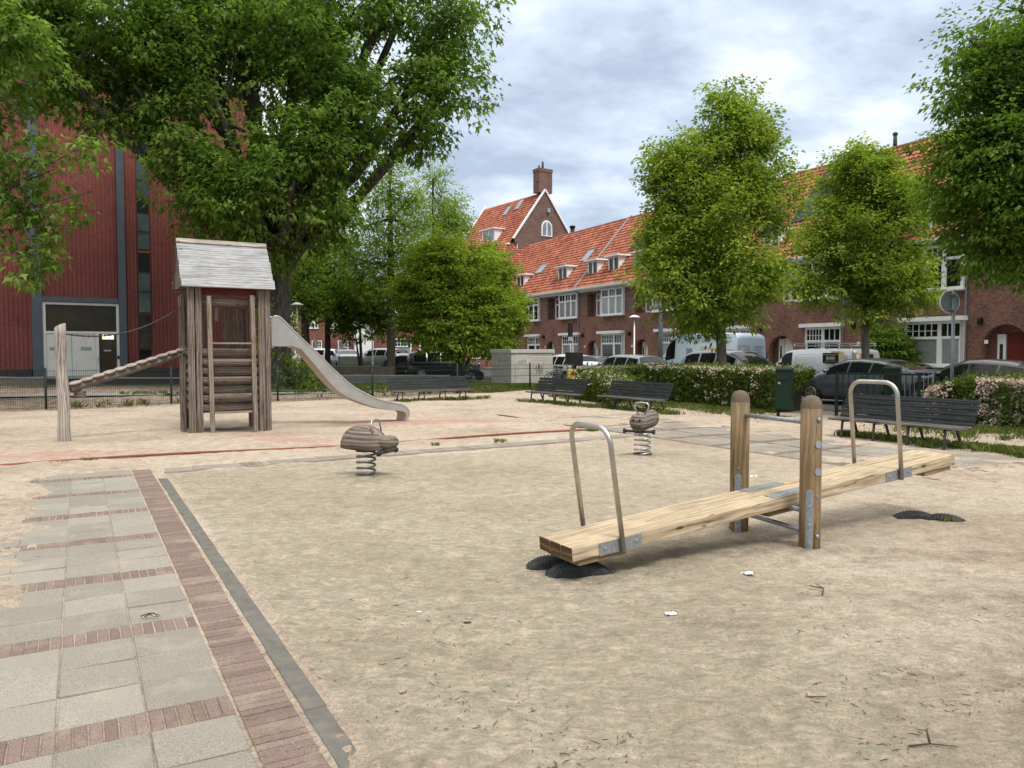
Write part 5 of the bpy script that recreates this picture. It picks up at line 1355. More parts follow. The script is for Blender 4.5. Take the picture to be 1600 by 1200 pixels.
def at_car(px_rear, n, Lg, heading=1):
    """centre of a car on the lane at n whose rear end is seen at px"""
    t_ = (px_rear-800)/FOC; n0 = n; n = n-.95; Z = n/(.893*t_+.451); s = Z*(.893-.451*t_); return SN(s+heading*Lg/2, n0)
p = at_car(1436, 20.4, 4.55)
T1, S1 = vehicle('parked_car', 'dark grey fastback car parked behind the dark bar railing, tail to the right', 'car', p, UANG, 4.55, .92, 'paint_grey', **SALOON)
b = MB()
for k in range(9):
    t_ = -1+2*k/8; b.box(((.035-.5)*4.55-.05*(1-t_*t_), t_*.70, 1.085+.02*(1-abs(t_))), (.20, .19, .025))
b.build('rear_spoiler', 'paint_grey', T1)
vehicle('parked_car', 'black car half hidden behind the pink flowering bush at right', 'car', at_car(1660, 20.4, 4.4), UANG, 4.5, .92, 'paint_black', **SALOON)
vehicle('parked_car', 'grey high-roofed family car right behind the long hedge, nose to the right', 'car', (lambda q: q)(at_car(1192, 20.2, 4.7)), UANG+math.pi, 4.7, .92, 'paint_midgrey', zoff=-.02, **MPV)
p = at_car(1331, 29.2, 5.1)
T2, S2 = vehicle('parked_van', 'silver panel van with roof rack and black and yellow lettering', 'van', p, UANG, 5.1, .98, 'paint_silver', group='parked vans', tumble=.12, wr=.34, zoff=-.22, **VAN)
def label_text(parent, txt, size, x, y, z, rot, mat, nm='lettering', ex=.004):
    cu = bpy.data.curves.new(nm, 'FONT'); cu.body = txt; cu.size = size; cu.extrude = ex; cu.align_x = 'CENTER'; cu.offset = size*.02
    o = bpy.data.objects.new(nm, cu); scn.collection.objects.link(o); dg = bpy.context.evaluated_depsgraph_get()
    me = bpy.data.meshes.new_from_object(o.evaluated_get(dg)); bpy.data.objects.remove(o)
    o = bpy.data.objects.new(nm, me); me.materials.clear(); me.materials.append(M(mat)); scn.collection.objects.link(o)
    o.parent = parent; o.location = (x, y, z); o.rotation_euler = rot; return o
b = MB(); b.box((-1.45, .98, 1.55), (.88, .02, .46)); pn_ = b.build('sign_panel', 'black', T2)
label_text(pn_, 'BUSER', .17, -1.45, .991, 1.49, (R(90), 0, R(180)), 'cream_paint')
b = MB(); b.box((-1.45, .992, 1.69), (.5, .004, .03)); b.box((-1.45, .992, 1.41), (.6, .004, .03)); b.build('small_lettering', 'zinc', pn_)
b = MB(); b.box((-2.03, .98, 1.52), (.24, .022, .62)); b.box((-1.72, .98, 1.83), (.50, .022, .07)); b.build('yellow_stripe', 'cream_paint', T2)
b = MB(); b.box((-1.90, .99, 1.52), (.03, .012, .62)); b.box((-1.72, .99, 1.79), (.50, .012, .02)); b.build('stripe_edge', 'yellow_paint', T2)
b = MB(); b.box((-2.545, 0, 1.2), (.02, .03, 1.4)); b.box((-2.52, .86, 1.2), (.02, .02, 1.4)); b.build('rear_door_seam', 'black', T2)
b = MB(); b.box((-2.565, -.02, 1.50), (.02, .74, .46)); pn_ = b.build('sign_panel', 'black', T2)
label_text(pn_, 'BUSER', .20, -2.578, -.02, 1.40, (R(90), 0, R(-90)), 'cream_paint')
b = MB(); b.box((-2.568, .62, 1.48), (.02, .22, .62)); b.box((-2.568, .34, 1.79), (.02, .76, .08)); b.build('yellow_stripe', 'cream_paint', T2)
b = MB(); b.box((-2.56, 0, 1.86), (.05, .22, .07)); b.build('brake_light', 'red_lens', T2)
b = MB()
for sy in (-.8, .8):
    b.tube([(-2.4, sy, 2.10), (.9, sy, 2.10)], .022, 6); b.tube([(-2.4, sy, 2.2), (.7, sy, 2.2)], .016, 6)
for x in np.linspace(-2.3, .8, 6): b.tube([(x, -.8, 2.1), (x, .8, 2.1)], .02, 6); b.tube([(x, -.8, 1.94), (x, -.8, 2.2)], .02, 6); b.tube([(x, .8, 1.94), (x, .8, 2.2)], .02, 6)
b.build('roof_rack', 'galvanised', T2)
b = MB()
for (x0_, x1_, z0_, z1_) in ((-2.2, .55, .95, 1.70),): 
    pts = [(x0_, z0_), (x1_-.3, z0_), (x1_, z0_+.2), (x1_, z1_-.1), (x1_-.1, z1_), (x0_, z1_), (x0_, z0_)]
    b.tube([(q[0], .982, q[1]) for q in pts], .012, 6)
b.build('panel_crease', 'paint_silver', T2)
HV = dict(VAN); HV['roof'] = [(0, 2.25), (.012, 2.42), (.05, 2.50), (.3, 2.56), (.62, 2.58), (.70, 2.5), (.78, 2.20), (.895, 1.30), (.92, 1.12), (1, .72)]; HV['belt'] = [(0, 1.2), (.7, 1.2), (.88, 1.1), (.96, .95), (1, .68)]; HV['wind'] = (.785, .893); HV['side'] = [(.70, .82)]
p = at_car(1149, 25.4, 6.1)
T3, S3 = vehicle('parked_van', 'pale blue high-roofed van behind the trunk of the larger street tree', 'van', p, UANG, 6.1, 1.0, 'paint_paleblue', group='parked vans', tumble=.12, wr=.36, zoff=-.05, **HV)
b = MB(); b.box((-1.0, 1.005, 1.72), (.5, .012, .36)); b.box((-1.55, 1.005, 1.72), (.45, .012, .36)); b.build('sign_panel', 'cream_paint', T3)
b = MB(); b.box((.05, 1.005, 1.68), (.42, .012, .30)); b.build('grey_emblem', 'grey_trim', T3)
b = MB(); b.box((-3.06, .45, 1.55), (.02, .62, .85)); b.build('rear_window', 'grey_trim', T3)
b = MB(); b.tube([(-3.075, .45+.2*math.cos(a), 1.6+.2*math.sin(a)) for a in np.linspace(0, 2*math.pi, 20)], .02, 5); b.box((-3.075, .45, 1.6), (.01, .03, .3)); b.build('emblem', 'paint_white', T3)
b = MB()
for k in range(6): b.box((-3.075, -.42+.03*(k % 2), 1.9-.13*k), (.01, .55-.08*(k % 3), .03))
b.box((-3.03, .1, 2.28), (.02, .9, .05)); b.build('small_lettering', 'lead', T3)
b = MB()
for z in (2.2, 2.34, 2.46): b.tube([(-2.8, .93-.05*(z-2.2)/.3, z), (1.2, .93-.05*(z-2.2)/.3, z)], .012, 5)
b.build('roof_rib', 'paint_paleblue', T3)
vehicle('parked_car', 'grey estate car behind the left end of the long hedge', 'car', at_car(997, 20.4, 4.6), UANG, 4.6, .9, 'paint_midgrey', **HATCH)
vehicle('parked_car', 'dark car with glinting windows between the signal box and the grey estate car', 'car', at_car(941, 22.6, 4.3), UANG, 4.4, .9, 'paint_grey', **SALOON)
p = at_car(893, 20.0, 4.2)
vehicle('parked_car', 'white hatchback seen from behind, right of the concrete cabinet', 'car', p, UANG, 4.2, .88, 'paint_white', **HATCH)
for (px, Y, a_, pt, prof, lab) in (
    (490, 58, 175, 'paint_white', HATCH, 'white car far left, leftmost above the brown brick wall'),
    (540, 55, 110, 'paint_silver', SALOON, 'dark-sided car with a glaring windscreen under the small dark round tree'),
    (594, 54, 150, 'paint_silver', HATCH, 'silver car behind the slender street lamp beyond the slide'),
    (640, 47.5, 150, 'paint_black', SALOON, 'black car just right of the tall feathery tree trunk'),
    (664, 51.5, 120, 'paint_silver', HATCH, 'silver car between two black cars right of the feathery tree trunk'),
    (691, 46, 15, 'paint_black', MPV, 'black high car behind the left bench, beside the bushy tree stems')):
    q = W(px, 560, Y); T_, S_ = vehicle('parked_car', lab, 'car', (q.x, q.y), R(a_), 4.3, .88, pt, zoff=-.02 if Y < 50 else .0, **prof)
    if Y > 52: T_.location.z = .35
def wheel2(b, c, r, w_=.03, ax=Vector((0, 1, 0)), spokes=10):
    c = Vector(c); b.tube([c+Vector((math.cos(a)*r, 0, math.sin(a)*r)) for a in np.linspace(0, 2*math.pi, 25)], w_/2, 6)
    for k in range(spokes): a = 2*math.pi*k/spokes; b.tube([c, c+Vector((math.cos(a)*r, 0, math.sin(a)*r))], .004, 3, False)
def bike(label, loc, ang, mat='black'):
    t = thing('bicycle', label, 'bicycle', loc, ang, 'bicycles by the concrete cabinet')
    for x in (-.52, .52): b = MB(); wheel2(b, (x, 0, .34), .33); b.build('wheel', 'rubber', t)
    b = MB()
    for pts in ([(-.52, 0, .34), (-.05, 0, .30), (.36, 0, .78), (-.18, 0, .80), (-.05, 0, .30)], [(-.52, 0, .34), (-.18, 0, .80), (-.21, 0, .95)], [(.52, 0, .34), (.36, 0, .78), (.31, 0, 1.0)]): b.tube(pts, .018, 6)
    b.build('bicycle_frame', mat, t)
    b = MB(); b.tube([(.18, -.28, 1.02), (.31, -.08, 1.04), (.31, .08, 1.04), (.18, .28, 1.02)], .013, 6); b.build('handlebar', 'steel', t)
    b = MB(); b.ell((-.23, 0, .97), (.14, .08, .04), 10, 6); b.build('saddle', 'black', t)
    b = MB(); b.box((-.5, 0, .74), (.4, .16, .02)); b.tube([(-.05, -.08, .3), (-.05, .08, .3)], .09, 12); b.build('carrier', 'dark_iron', t)
    return t
q = W(876, 560, 33.5); bike('black bicycle parked right of the concrete cabinet', (q.x, q.y, 0), R(25))
q = W(884, 560, 32.3); bike('dark bicycle parked in front of the black box and yellow crate', (q.x, q.y, 0), R(-20), 'dark_iron')
q = W(897, 560, 34.5); t = thing('cargo_box', 'tall black box of a parked delivery bike left of the long hedge', 'box', (q.x, q.y, 0), R(20))
b = MB(); b.box((0, 0, 1.28), (.62, .6, .62)); b.box((.0, 0, .55), (.12, .3, 1.0)); b.tube([(.1, -.15, .3), (.1, .15, .3)], .3, 20); b.build('box_body', 'black', t, bevel=.02)
q = W(893, 560, 33.4); t = thing('crate', 'small yellow crate standing at the foot of the black delivery box', 'crate', (q.x, q.y, .25), R(10))
b = MB(); b.box((0, 0, .35), (.36, .3, .5)); b.build('crate_body', 'yellow_paint', t, bevel=.01); b = MB(); b.box((0, -.155, .42), (.14, .01, .14)); b.build('crate_mark', 'red_rubber', t)
q = W(734, 580, 43.5); t = thing('motor_scooter', 'dark motor scooter with an orange plate between the bushy tree and the cabinet', 'scooter', (q.x, q.y, .0), R(-25))
for x in (-.6, .62): b = MB(); b.tube([(x, -.06, .27), (x, .06, .27)], .27, 20); b.build('wheel', 'rubber', t)
b = MB(); b.ell((-.3, 0, .62), (.55, .19, .22), 14, 8); b.ell((.45, 0, .66), (.18, .22, .36), 12, 8); b.box((.1, 0, .36), (.6, .3, .10)); b.tube([(.45, 0, .8), (.52, 0, 1.02)], .05, 8); b.build('scooter_body', 'paint_grey', t)
b = MB(); b.ell((-.28, 0, .82), (.42, .16, .08), 12, 6); b.build('saddle', 'black', t)
b = MB(); b.tube([(.42, -.33, 1.04), (.52, 0, 1.04), (.42, .33, 1.04)], .018, 6); b.ell((.62, 0, .92), (.09, .12, .09), 8, 6); b.build('handlebar', 'steel', t)
b = MB(); b.box((-.1, -.22, .56), (.22, .02, .12)); b.build('number_plate', 'orange_lens', t)

# ================================================================ person by the door
q = W(1192, 560, 43)
t = thing('person', 'person in black clothes standing by an arched door behind the silver van', 'person', (q.x, q.y, .10), R(-70))
def skin(name, chain_v, edges, rad, mat, parent, sub=1):
    me = bpy.data.meshes.new(name); me.from_pydata(chain_v, edges, []); me.materials.append(M(mat))
    o = bpy.data.objects.new(name, me); scn.collection.objects.link(o); o.parent = parent
    md = o.modifiers.new('skin', 'SKIN'); md.use_smooth_shade = True
    for i, r in enumerate(rad):
        sv = me.skin_vertices[0].data[i]; sv.radius = (r, r) if not hasattr(r, '__len__') else r; sv.use_root = (i == 0)
    sb = o.modifiers.new('sub', 'SUBSURF'); sb.levels = sub; sb.render_levels = sub
    return o
Vb = [(0, 0, .95), (0, 0, 1.15), (0, 0, 1.38), (.01, 0, 1.50), (.02, 0, 1.58), (.03, 0, 1.68), (.02, 0, 1.76),
      (0, .10, .90), (.02, .11, .50), (-.02, .11, .09), (.12, .12, .04), (0, -.10, .90), (.03, -.11, .50), (-.01, -.11, .09), (.13, -.12, .04),
      (0, .19, 1.42), (-.03, .25, 1.15), (.12, .20, 1.02), (.22, .12, 1.08), (0, -.19, 1.42), (-.02, -.26, 1.14), (.14, -.20, 1.05), (.24, -.08, 1.20)]
Eb = [(0, 1), (1, 2), (2, 3), (3, 4), (4, 5), (5, 6), (0, 7), (7, 8), (8, 9), (9, 10), (0, 11), (11, 12), (12, 13), (13, 14), (2, 15), (15, 16), (16, 17), (17, 18), (2, 19), (19, 20), (20, 21), (21, 22)]
Rb = [.13, .13, .15, .06, .09, .105, .07, .09, .06, .04, .035, .09, .06, .04, .035, .06, .045, .035, .03, .06, .045, .035, .03]
nb = len(Vb)
for (root, base_) in ((18, Vector((.22, .12, 1.08))), (22, Vector((.24, -.08, 1.20)))):
    for k in range(5):
        a = (-.04+.02*k); v1 = base_+Vector((.05, a*.6, .0)); v2 = v1+Vector((.03-.004*abs(k-2), a*.2, -.012)); i0 = len(Vb)
        Vb += [tuple(v1), tuple(v2)]; Eb += [(root, i0), (i0, i0+1)]; Rb += [.010, .008]
skin('body', Vb, Eb, Rb, 'skin_tone', t)
sel = lambda ids, grow, nm, mat: skin(nm, [Vb[i] for i in ids], [(ids.index(a), ids.index(b_)) for a, b_ in Eb if a in ids and b_ in ids], [Rb[i]*grow*(1.35 if nm == 'jacket' and i in (0, 1, 2, 15, 19) else .62 if nm == 'trousers' and i == 0 else 1) for i in ids], mat, t)
sel([0, 1, 2, 3, 15, 16, 17, 19, 20, 21], 1.28, 'jacket', 'cloth_black'); sel([0, 7, 8, 9, 11, 12, 13], 1.30, 'trousers', 'cloth_black')
sel([9, 10], 1.4, 'shoe', 'black'); sel([13, 14], 1.4, 'shoe', 'black')
b = MB(); b.ell((-.005, 0, 1.72), (.125, .115, .125), 14, 10); b.ell((-.06, 0, 1.62), (.07, .10, .12), 12, 8); b.build('hair', 'hair', t)
b = MB()
for sy in (-1, 1): b.ell((.128, sy*.035, 1.69), (.012, .014, .009), 8, 5)
b.build('eyes', 'black', t)
b = MB(); b.ell((.14, 0, 1.655), (.018, .013, .024), 8, 6); b.build('nose', 'skin_tone', t)
b = MB(); b.ell((.128, 0, 1.615), (.012, .026, .007), 8, 5); b.build('mouth', 'red_rubber', t)
b = MB(); b.box((.155, 0, 1.32), (.02, .12, .10)); b.build('shirt_print', 'paper', t)

# ================================================================ trees
def n3(p, s, seed=0):
    return (vnoise2(p[:, 0]/s+p[:, 2]/s*.7, p[:, 1]/s-p[:, 2]/s*.4, seed)+vnoise2(p[:, 2]/s*1.1, p[:, 0]/s*.8+p[:, 1]/s*.5, seed+5))/2
def unit(a): return a/np.maximum(np.linalg.norm(a, axis=-1, keepdims=True), 1e-9)
def leafmesh(name, parent, pos, axis, size, mat, lobed=False, droop=.35, upn=1.0, asp=.62, lv=None, loc=None):
    n = len(pos); ax = unit(axis); nn = rng.normal(0, .55, (n, 3)); nn[:, 2] += upn
    nn = unit(nn-ax*np.sum(nn*ax, 1, keepdims=True)); sd = np.cross(ax, nn); s = size.reshape(-1, 1)
    dr = np.array([[0, 0, -1.0]])*droop*s
    if lobed:
        P = [(0, 0), (-.52, .30), (-.20, .48), (0, 1.0), (.20, .48), (.52, .30)]
        V_ = np.stack([pos+sd*s*x+ax*s*y+dr*y*y for x, y in P], 1); k = 6
    else:
        V_ = np.stack([pos, pos+sd*s*asp*.5+ax*s*.45+dr*.2+nn*s*.08, pos+ax*s+dr, pos-sd*s*asp*.5+ax*s*.45+dr*.2+nn*s*.08], 1); k = 4
    co = V_.reshape(-1, 3); fc = np.arange(n*k).reshape(n, k)
    if lv is None: lv = rng.random(n)
    o = npmesh(name, co, fc, mat, parent=parent, attrs=[('lv', 'POINT', 'FLOAT', np.repeat(lv, k))])
    if loc is not None: o.location = loc
    return o
def sprays(blobs, nspray, per, L_, size, gap=.40, gs=1.1, upb=.35, flat=.45, shell=.55, droop=.35, width=.35, seed=0):
    """leafy twigs spread through a union of ellipsoids; returns leaf arrays and twig starts"""
    bl = np.array([b_[:6] for b_ in blobs], float); wts = np.array([(b_[3]*b_[4]*b_[5])**(2/3)*(b_[6] if len(b_) > 6 else 1) for b_ in blobs]); wts /= wts.sum()
    m = int(nspray*1.7); bi = rng.choice(len(bl), m, p=wts); d_ = unit(rng.normal(size=(m, 3))); r = (rng.random(m)**(1-shell*.75))[:, None]
    c = bl[bi, :3]+d_*r*bl[bi, 3:6]
    g = n3(c, gs, seed); keep = np.argsort(-(g+rng.random(m)*gap))[:nspray]; c = c[keep]; d_ = d_[keep]; bi = bi[keep]
    out = unit(d_/bl[bi, 3:6]+np.array([[0, 0, upb]])+rng.normal(0, .45, d_.shape)); out[:, 2] *= .75; out = unit(out)
    n = len(c); t_ = rng.random((n, per)); Ls = (L_*(.6+.8*rng.random(n)))[:, None]
    perp = rng.normal(size=(n, per, 3)); perp[..., 2] *= flat; wid = width*(1-.75*t_)[..., None]*Ls[..., None]
    pos = c[:, None, :]+out[:, None, :]*(t_*Ls)[..., None]+perp*wid; pos[..., 2] -= (t_*t_*Ls)*.12*(droop > .3)
    ax = out[:, None, :]*.55+unit(perp)*.8+np.array([0, 0, -.25*droop*2]); sz = size*(.65+.6*rng.random((n, per)))
    lv = np.clip(.5+rng.normal(0, .20, (n, 1))+rng.normal(0, .17, (n, per)), 0, 1)
    return pos.reshape(-1, 3), ax.reshape(-1, 3), sz.ravel(), lv.ravel(), c, out, Ls.ravel()
def pxb(px, py, rx, ry, Y, rz=None, k=1.0, dY=0, base_=(0, 0, 0)):
    """blob seen at a photo position, at distance Y"""
    q = W(px, py, Y+dY); m_ = (Y+dY)/FOC; return (q.x-base_[0], q.y-base_[1], q.z, rx*m_, (rz if rz is not None else (rx+ry)/2*m_), ry*m_, k)
def tree(name, label, base_, trunk, rad, blobs, nspray, per, L_, size, leaf, bark='bark_pale', group=None, limbs=None, twigs=60, lobed=False, **kw):
    t = thing(name, label, 'tree', (base_[0], base_[1], 0), 0, group)
    pos, ax, sz, lv, c, out, Ls = sprays(blobs, nspray, per, L_, size, **{k: v for k, v in kw.items() if k in ('gap', 'gs', 'upb', 'flat', 'shell', 'droop', 'width', 'seed')})
    leafmesh('crown', t, pos, ax, sz, leaf, lobed=lobed, lv=lv, droop=kw.get('droop', .35), asp=kw.get('asp', .62))
    b = MB(); b.tube(trunk, rad, 14); b.build('trunk', bark, t)
    lb = MB(); tp = [Vector(p) for p in trunk]
    L0 = list(limbs or [])
    for l in L0: lb.tube(l[0], l[1], 9)
    src = [tp[int(len(tp)*f_)] for f_ in (.45, .6, .75, .9)]
    bl = blobs
    for i, q in enumerate(bl):
        cc = Vector(q[:3]); s_ = min(src, key=lambda s: abs(s.z-(cc.z-.35*max(.5, (cc-s).length))))
        m1 = s_.lerp(cc, .5)+Vector((0, 0, -.1*(cc-s_).length+.1)); e_ = cc+(cc-s_).normalized()*min(q[3:6])*.6
        r0 = max(.02, rad[0]*.30); lb.tube([s_, m1, cc, e_], [r0, r0*.7, r0*.45, r0*.15], 6)
    for i in rng.choice(len(c), min(twigs, len(c)), replace=False):
        cc = Vector(c[i]); q = min(bl, key=lambda q: (Vector(q[:3])-cc).length); s_ = Vector(q[:3]).lerp(cc, random.uniform(-.1, .3))
        mid = s_.lerp(cc, .5)+Vector((0, 0, random.uniform(-.1, .15)))
        lb.tube([s_, mid, cc, cc+Vector(out[i])*float(Ls[i])*.8], [rad[0]*.07+.008, rad[0]*.05+.006, .009, .004], 4)
    lb.build('branches', bark, t)
    return t
# big maple behind the tower
B0 = (-9.9, 32.4); P = lambda px, py, Y=32.4: W(px, py, Y)-Vector((B0[0], B0[1], 0))
bl = [pxb(*q, base_=B0) for q in [
    (90, 30, 130, 90, 29, 3.2), (250, 70, 130, 100, 30, 3.5), (110, 125, 120, 45, 28, 2.0), (230, 158, 110, 48, 29, 2.4), (350, 190, 100, 90, 30, 2.8), (390, 60, 140, 120, 33, 4),
    (500, 60, 130, 110, 31, 4), (620, 40, 120, 90, 33, 3.6), (705, 30, 62, 85, 32, 2.2), (600, 150, 90, 75, 31, 2.6), (690, 150, 65, 70, 32, 2.0), (655, 205, 45, 30, 32, 1.2, .6),
    (500, 190, 85, 85, 30, 2.6), (430, 290, 85, 60, 30, 2.2), (330, 290, 60, 50, 29.5, 1.8), (360, 350, 62, 32, 30, 1.3), (515, 290, 55, 50, 31, 1.5), (515, 352, 30, 28, 32, 1.0), (300, 250, 48, 26, 29, 1.2), (530, 240, 45, 40, 30.5, 1.4, .7), (495, 330, 40, 38, 30, 1.2), (455, 335, 48, 34, 29.5, 1.0), (400, 320, 50, 40, 29, 1.0), (455, 235, 60, 45, 29, 1.5), (580, 225, 40, 26, 31, 1.1, .5),
    (50, -120, 200, 120, 31, 5), (350, -160, 260, 170, 33, 7), (640, -130, 180, 130, 34, 5), (470, 60, 120, 120, 38, 4, .5), (250, 60, 140, 120, 37, 4, .5), (425, 375, 42, 26, 30.6, .8), (475, 385, 26, 30, 31, .6), (400, 395, 24, 18, 31, .5), (455, 300, 75, 55, 28.5, 1.2, 1.5), (380, 300, 60, 46, 28.5, 1.0, 1.3), (515, 250, 45, 45, 28.8, 1.2, 1.2)]]
lim = []
def LB(pts, r0, r1, Y=32.4, dy=0):
    k = len(pts); lim.append(([P(x, y, Y+dy*i/k) for i, (x, y) in enumerate(pts)], [r0+(r1-r0)*i/(k-1) for i in range(k)]))
LB([(428, 410), (412, 365), (385, 300), (362, 225), (335, 120), (322, 20), (315, -120)], .46, .14)
LB([(430, 400), (425, 340), (440, 250), (455, 160), (462, 60), (470, -100)], .40, .12, dy=2)
LB([(446, 410), (466, 370), (487, 310), (503, 240), (530, 160), (585, 60), (640, -60)], .36, .10, dy=-1)
LB([(385, 300), (400, 200), (395, 60), (385, -80)], .24, .10, dy=1)
LB([(503, 240), (560, 175), (640, 150), (700, 110)], .16, .05)
LB([(362, 225), (290, 130), (200, 60), (100, 20)], .2, .05, dy=-3)
LB([(385, 300), (310, 240), (220, 190), (120, 150)], .16, .04, dy=-4)
LB([(335, 120), (310, 60), (300, -40)], .16, .08)
tree('maple_tree', 'huge old maple with thick ivy-flecked trunk and dense dark crown behind the climbing tower', B0,
     [(0, 0, -.3), (0, 0, .2), (-.02, 0, 1.0), (0, 0, 2.2), (.0, 0, 3.6), (-.03, 0, 4.6), (-.05, 0, 5.6)], [1.0, .76, .62, .60, .58, .60, .50], bl, 4500, 36, 1.0, .20, 'maple_leaf', 'bark', limbs=lim, twigs=160, lobed=True, gap=.14, gs=1.5, flat=.35, shell=.4, droop=.5, width=.46)
# ivy sprouts on its trunk
pos = np.stack([rng.normal(0, .1, 900), np.zeros(900), rng.random(900)*5.4+.1], 1); a_ = rng.random(900)*6.28; cl = n3(np.stack([np.cos(a_), np.sin(a_), pos[:, 2]], 1), .5, 3) > .52
pos = np.stack([np.cos(a_)*.66, np.sin(a_)*.66, pos[:, 2]], 1)[cl]; ax = pos*[1, 1, 0]+rng.normal(0, .4, pos.shape)
ty = thing('trunk_shoots', 'green ivy shoots and suckers growing on the big maple trunk', 'ivy', (B0[0], B0[1], 0))
leafmesh('ivy_leaves', ty, np.concatenate([pos, pos*[1.15, 1.15, 1], pos*[1.3, 1.3, 1]+rng.normal(0, .08, pos.shape)]), np.tile(ax, (3, 1)), np.full(len(pos)*3, .16), 'lime_leaf')
for dx, h_, r_ in ((-1.0, .9, .35), (1.15, 1.3, .45), (1.5, .7, .4)):
    pp, aa_, ss_, ll_, *_r = sprays([(dx, -.5, h_*.5, r_, r_, h_*.55)], 60, 12, .3, .14); leafmesh('sucker_leaves', ty, pp, aa_, ss_, 'lime_leaf', lv=ll_)
# overhanging tree at the left edge, trunk outside the frame
B1 = (-15.6, 19.6)
bl = [pxb(*q, base_=B1) for q in [(-40, 90, 90, 80, 20, 1.6), (10, 185, 62, 42, 20, .8, ), (20, 250, 52, 26, 20, .6), (75, 268, 55, 22, 20.5, .6), (60, 320, 52, 30, 20.5, .6), (95, 352, 40, 26, 20.5, .5), (62, 400, 32, 26, 20.5, .4), (140, 300, 22, 14, 20.5, .3), (135, 225, 25, 14, 20.5, .3),
     (-60, 250, 60, 70, 20, 1.2), (-150, 40, 120, 120, 20, 2.2), (-160, -120, 160, 140, 20, 2.6), (20, 60, 60, 60, 20, 1.0)]]
P = lambda px, py, Y=20: W(px, py, Y)-Vector((B1[0], B1[1], 0))
lim = [([P(-220, 200), P(-80, 190), P(20, 240), P(90, 262), P(140, 300)], [.12, .07, .04, .02, .008]), ([P(-220, 200), P(-60, 280), P(20, 320), P(60, 400), P(64, 432)], [.1, .06, .03, .015, .006]), ([P(-220, 60), P(-60, 100), P(20, 170), P(70, 200)], [.12, .08, .04, .01]),
       ([P(20, 240), P(45, 320), P(90, 350)], [.03, .02, .008])]
tree('maple_tree', 'loose maple branches hanging in from the left edge in front of the red hall', B1, [(0, 0, -.2), (0, 0, 2), (.1, 0, 5), (.3, .3, 8), (.4, .3, 10)], [.14, .13, .12, .1, .06], bl, 1000, 17, .62, .185, 'maple_leaf', 'bark', limbs=lim, twigs=60, lobed=True, gap=.35, gs=.7, shell=.3, droop=.5, width=.42)
# the two street trees and the dark one at right
def street_tree(name, label, px, Y, hgt, r0, bls, nspray, size, leaf, seed, per=22, L_=.62, group='young lime trees along the street', **kw):
    q = W(px, 560, Y); B_ = (q.x, q.y); m_ = Y/FOC
    return tree(name, label, B_, [(0, 0, -.2), (0, 0, .3), (.02, 0, 1.2), (-.03, 0, 2.3), (.02, .02, hgt*.4), (.0, 0, hgt*.55), (.04, 0, hgt*.72), (.05, 0, hgt*.88)], [r0*1.35, r0*1.05, r0, r0*.92, r0*.75, r0*.55, r0*.32, r0*.12],
                [pxb(*b_, base_=B_) for b_ in bls], nspray, per, L_, size, leaf, 'bark_pale', group, seed=seed, twigs=90, **kw)
street_tree('lime_tree', 'large full lime tree with pointed top in front of the pale blue van', 1127, 25, 10.3, .165,
    [(1115.84, 425, 104.16, 62, 25, 2.3), (1064.69, 385, 57.66, 62, 25, 1.4), (1185.59, 385, 48.36, 72, 25, 1.4), (1120.49, 345, 104.16, 72, 25, 2.1), (1073.99, 300, 53.94, 52, 25, 1.2), (1185.59, 300, 41.85, 50, 25, 1.1), (1134.44, 255, 66.96, 62, 25, 1.6), (1046.09, 268, 22.32, 34, 25, .6), (1143, 212, 42, 50, 25, 1.1), (1137, 158, 17, 36, 25, .6), (1135, 128, 7, 18, 25, .25, .8), (1162, 180, 15, 28, 25, .4), (1060, 255, 30, 30, 25, .8), (1215, 300, 22, 30, 25, .6), (1182, 240, 36, 40, 25, 1.0), (1095, 235, 36, 38, 25, 1.0), (1160, 280, 60, 40, 25, 1.3), (1100, 280, 55, 40, 25, 1.2),
     (1106.54, 480, 69.75, 28, 25, 1.4), (1032.14, 440, 39.06, 26, 25, .8), (1199.54, 440, 37.2, 24, 25, .8), (1222.79, 320, 13.02, 22, 25, .4)], 2100, .13, 'lime_leaf', 3, gap=.22, gs=.7, shell=.5, flat=.55, upb=1.0, per=40, L_=.68, width=.34)
street_tree('lime_tree', 'smaller rounded lime tree behind the silver van, roof tiles on both sides of its crown', 1352, 30.5, 8.6, .15,
    [(1350, 425, 87.4, 52, 30.5, 2.2), (1293, 400, 42.75, 50, 30.5, 1.2), (1402.25, 400, 39.9, 52, 30.5, 1.2), (1350, 355, 83.6, 55, 30.5, 2.0), (1350, 300, 58.9, 45, 30.5, 1.5), (1345.25, 265, 34.2, 30, 30.5, .9), (1293, 445, 52.25, 24, 30.5, 1.2), (1416.5, 458, 36.1, 18, 30.5, .9), (1350, 478, 57, 20, 30.5, 1.3), (1370.9, 247, 8.55, 14, 30.5, .2), (1392.75, 320, 38, 40, 30.5, 1.1)], 1600, .14, 'lime_leaf', 9, gap=.22, gs=.8, shell=.5, flat=.50, upb=.9, per=40, L_=.72, width=.36)
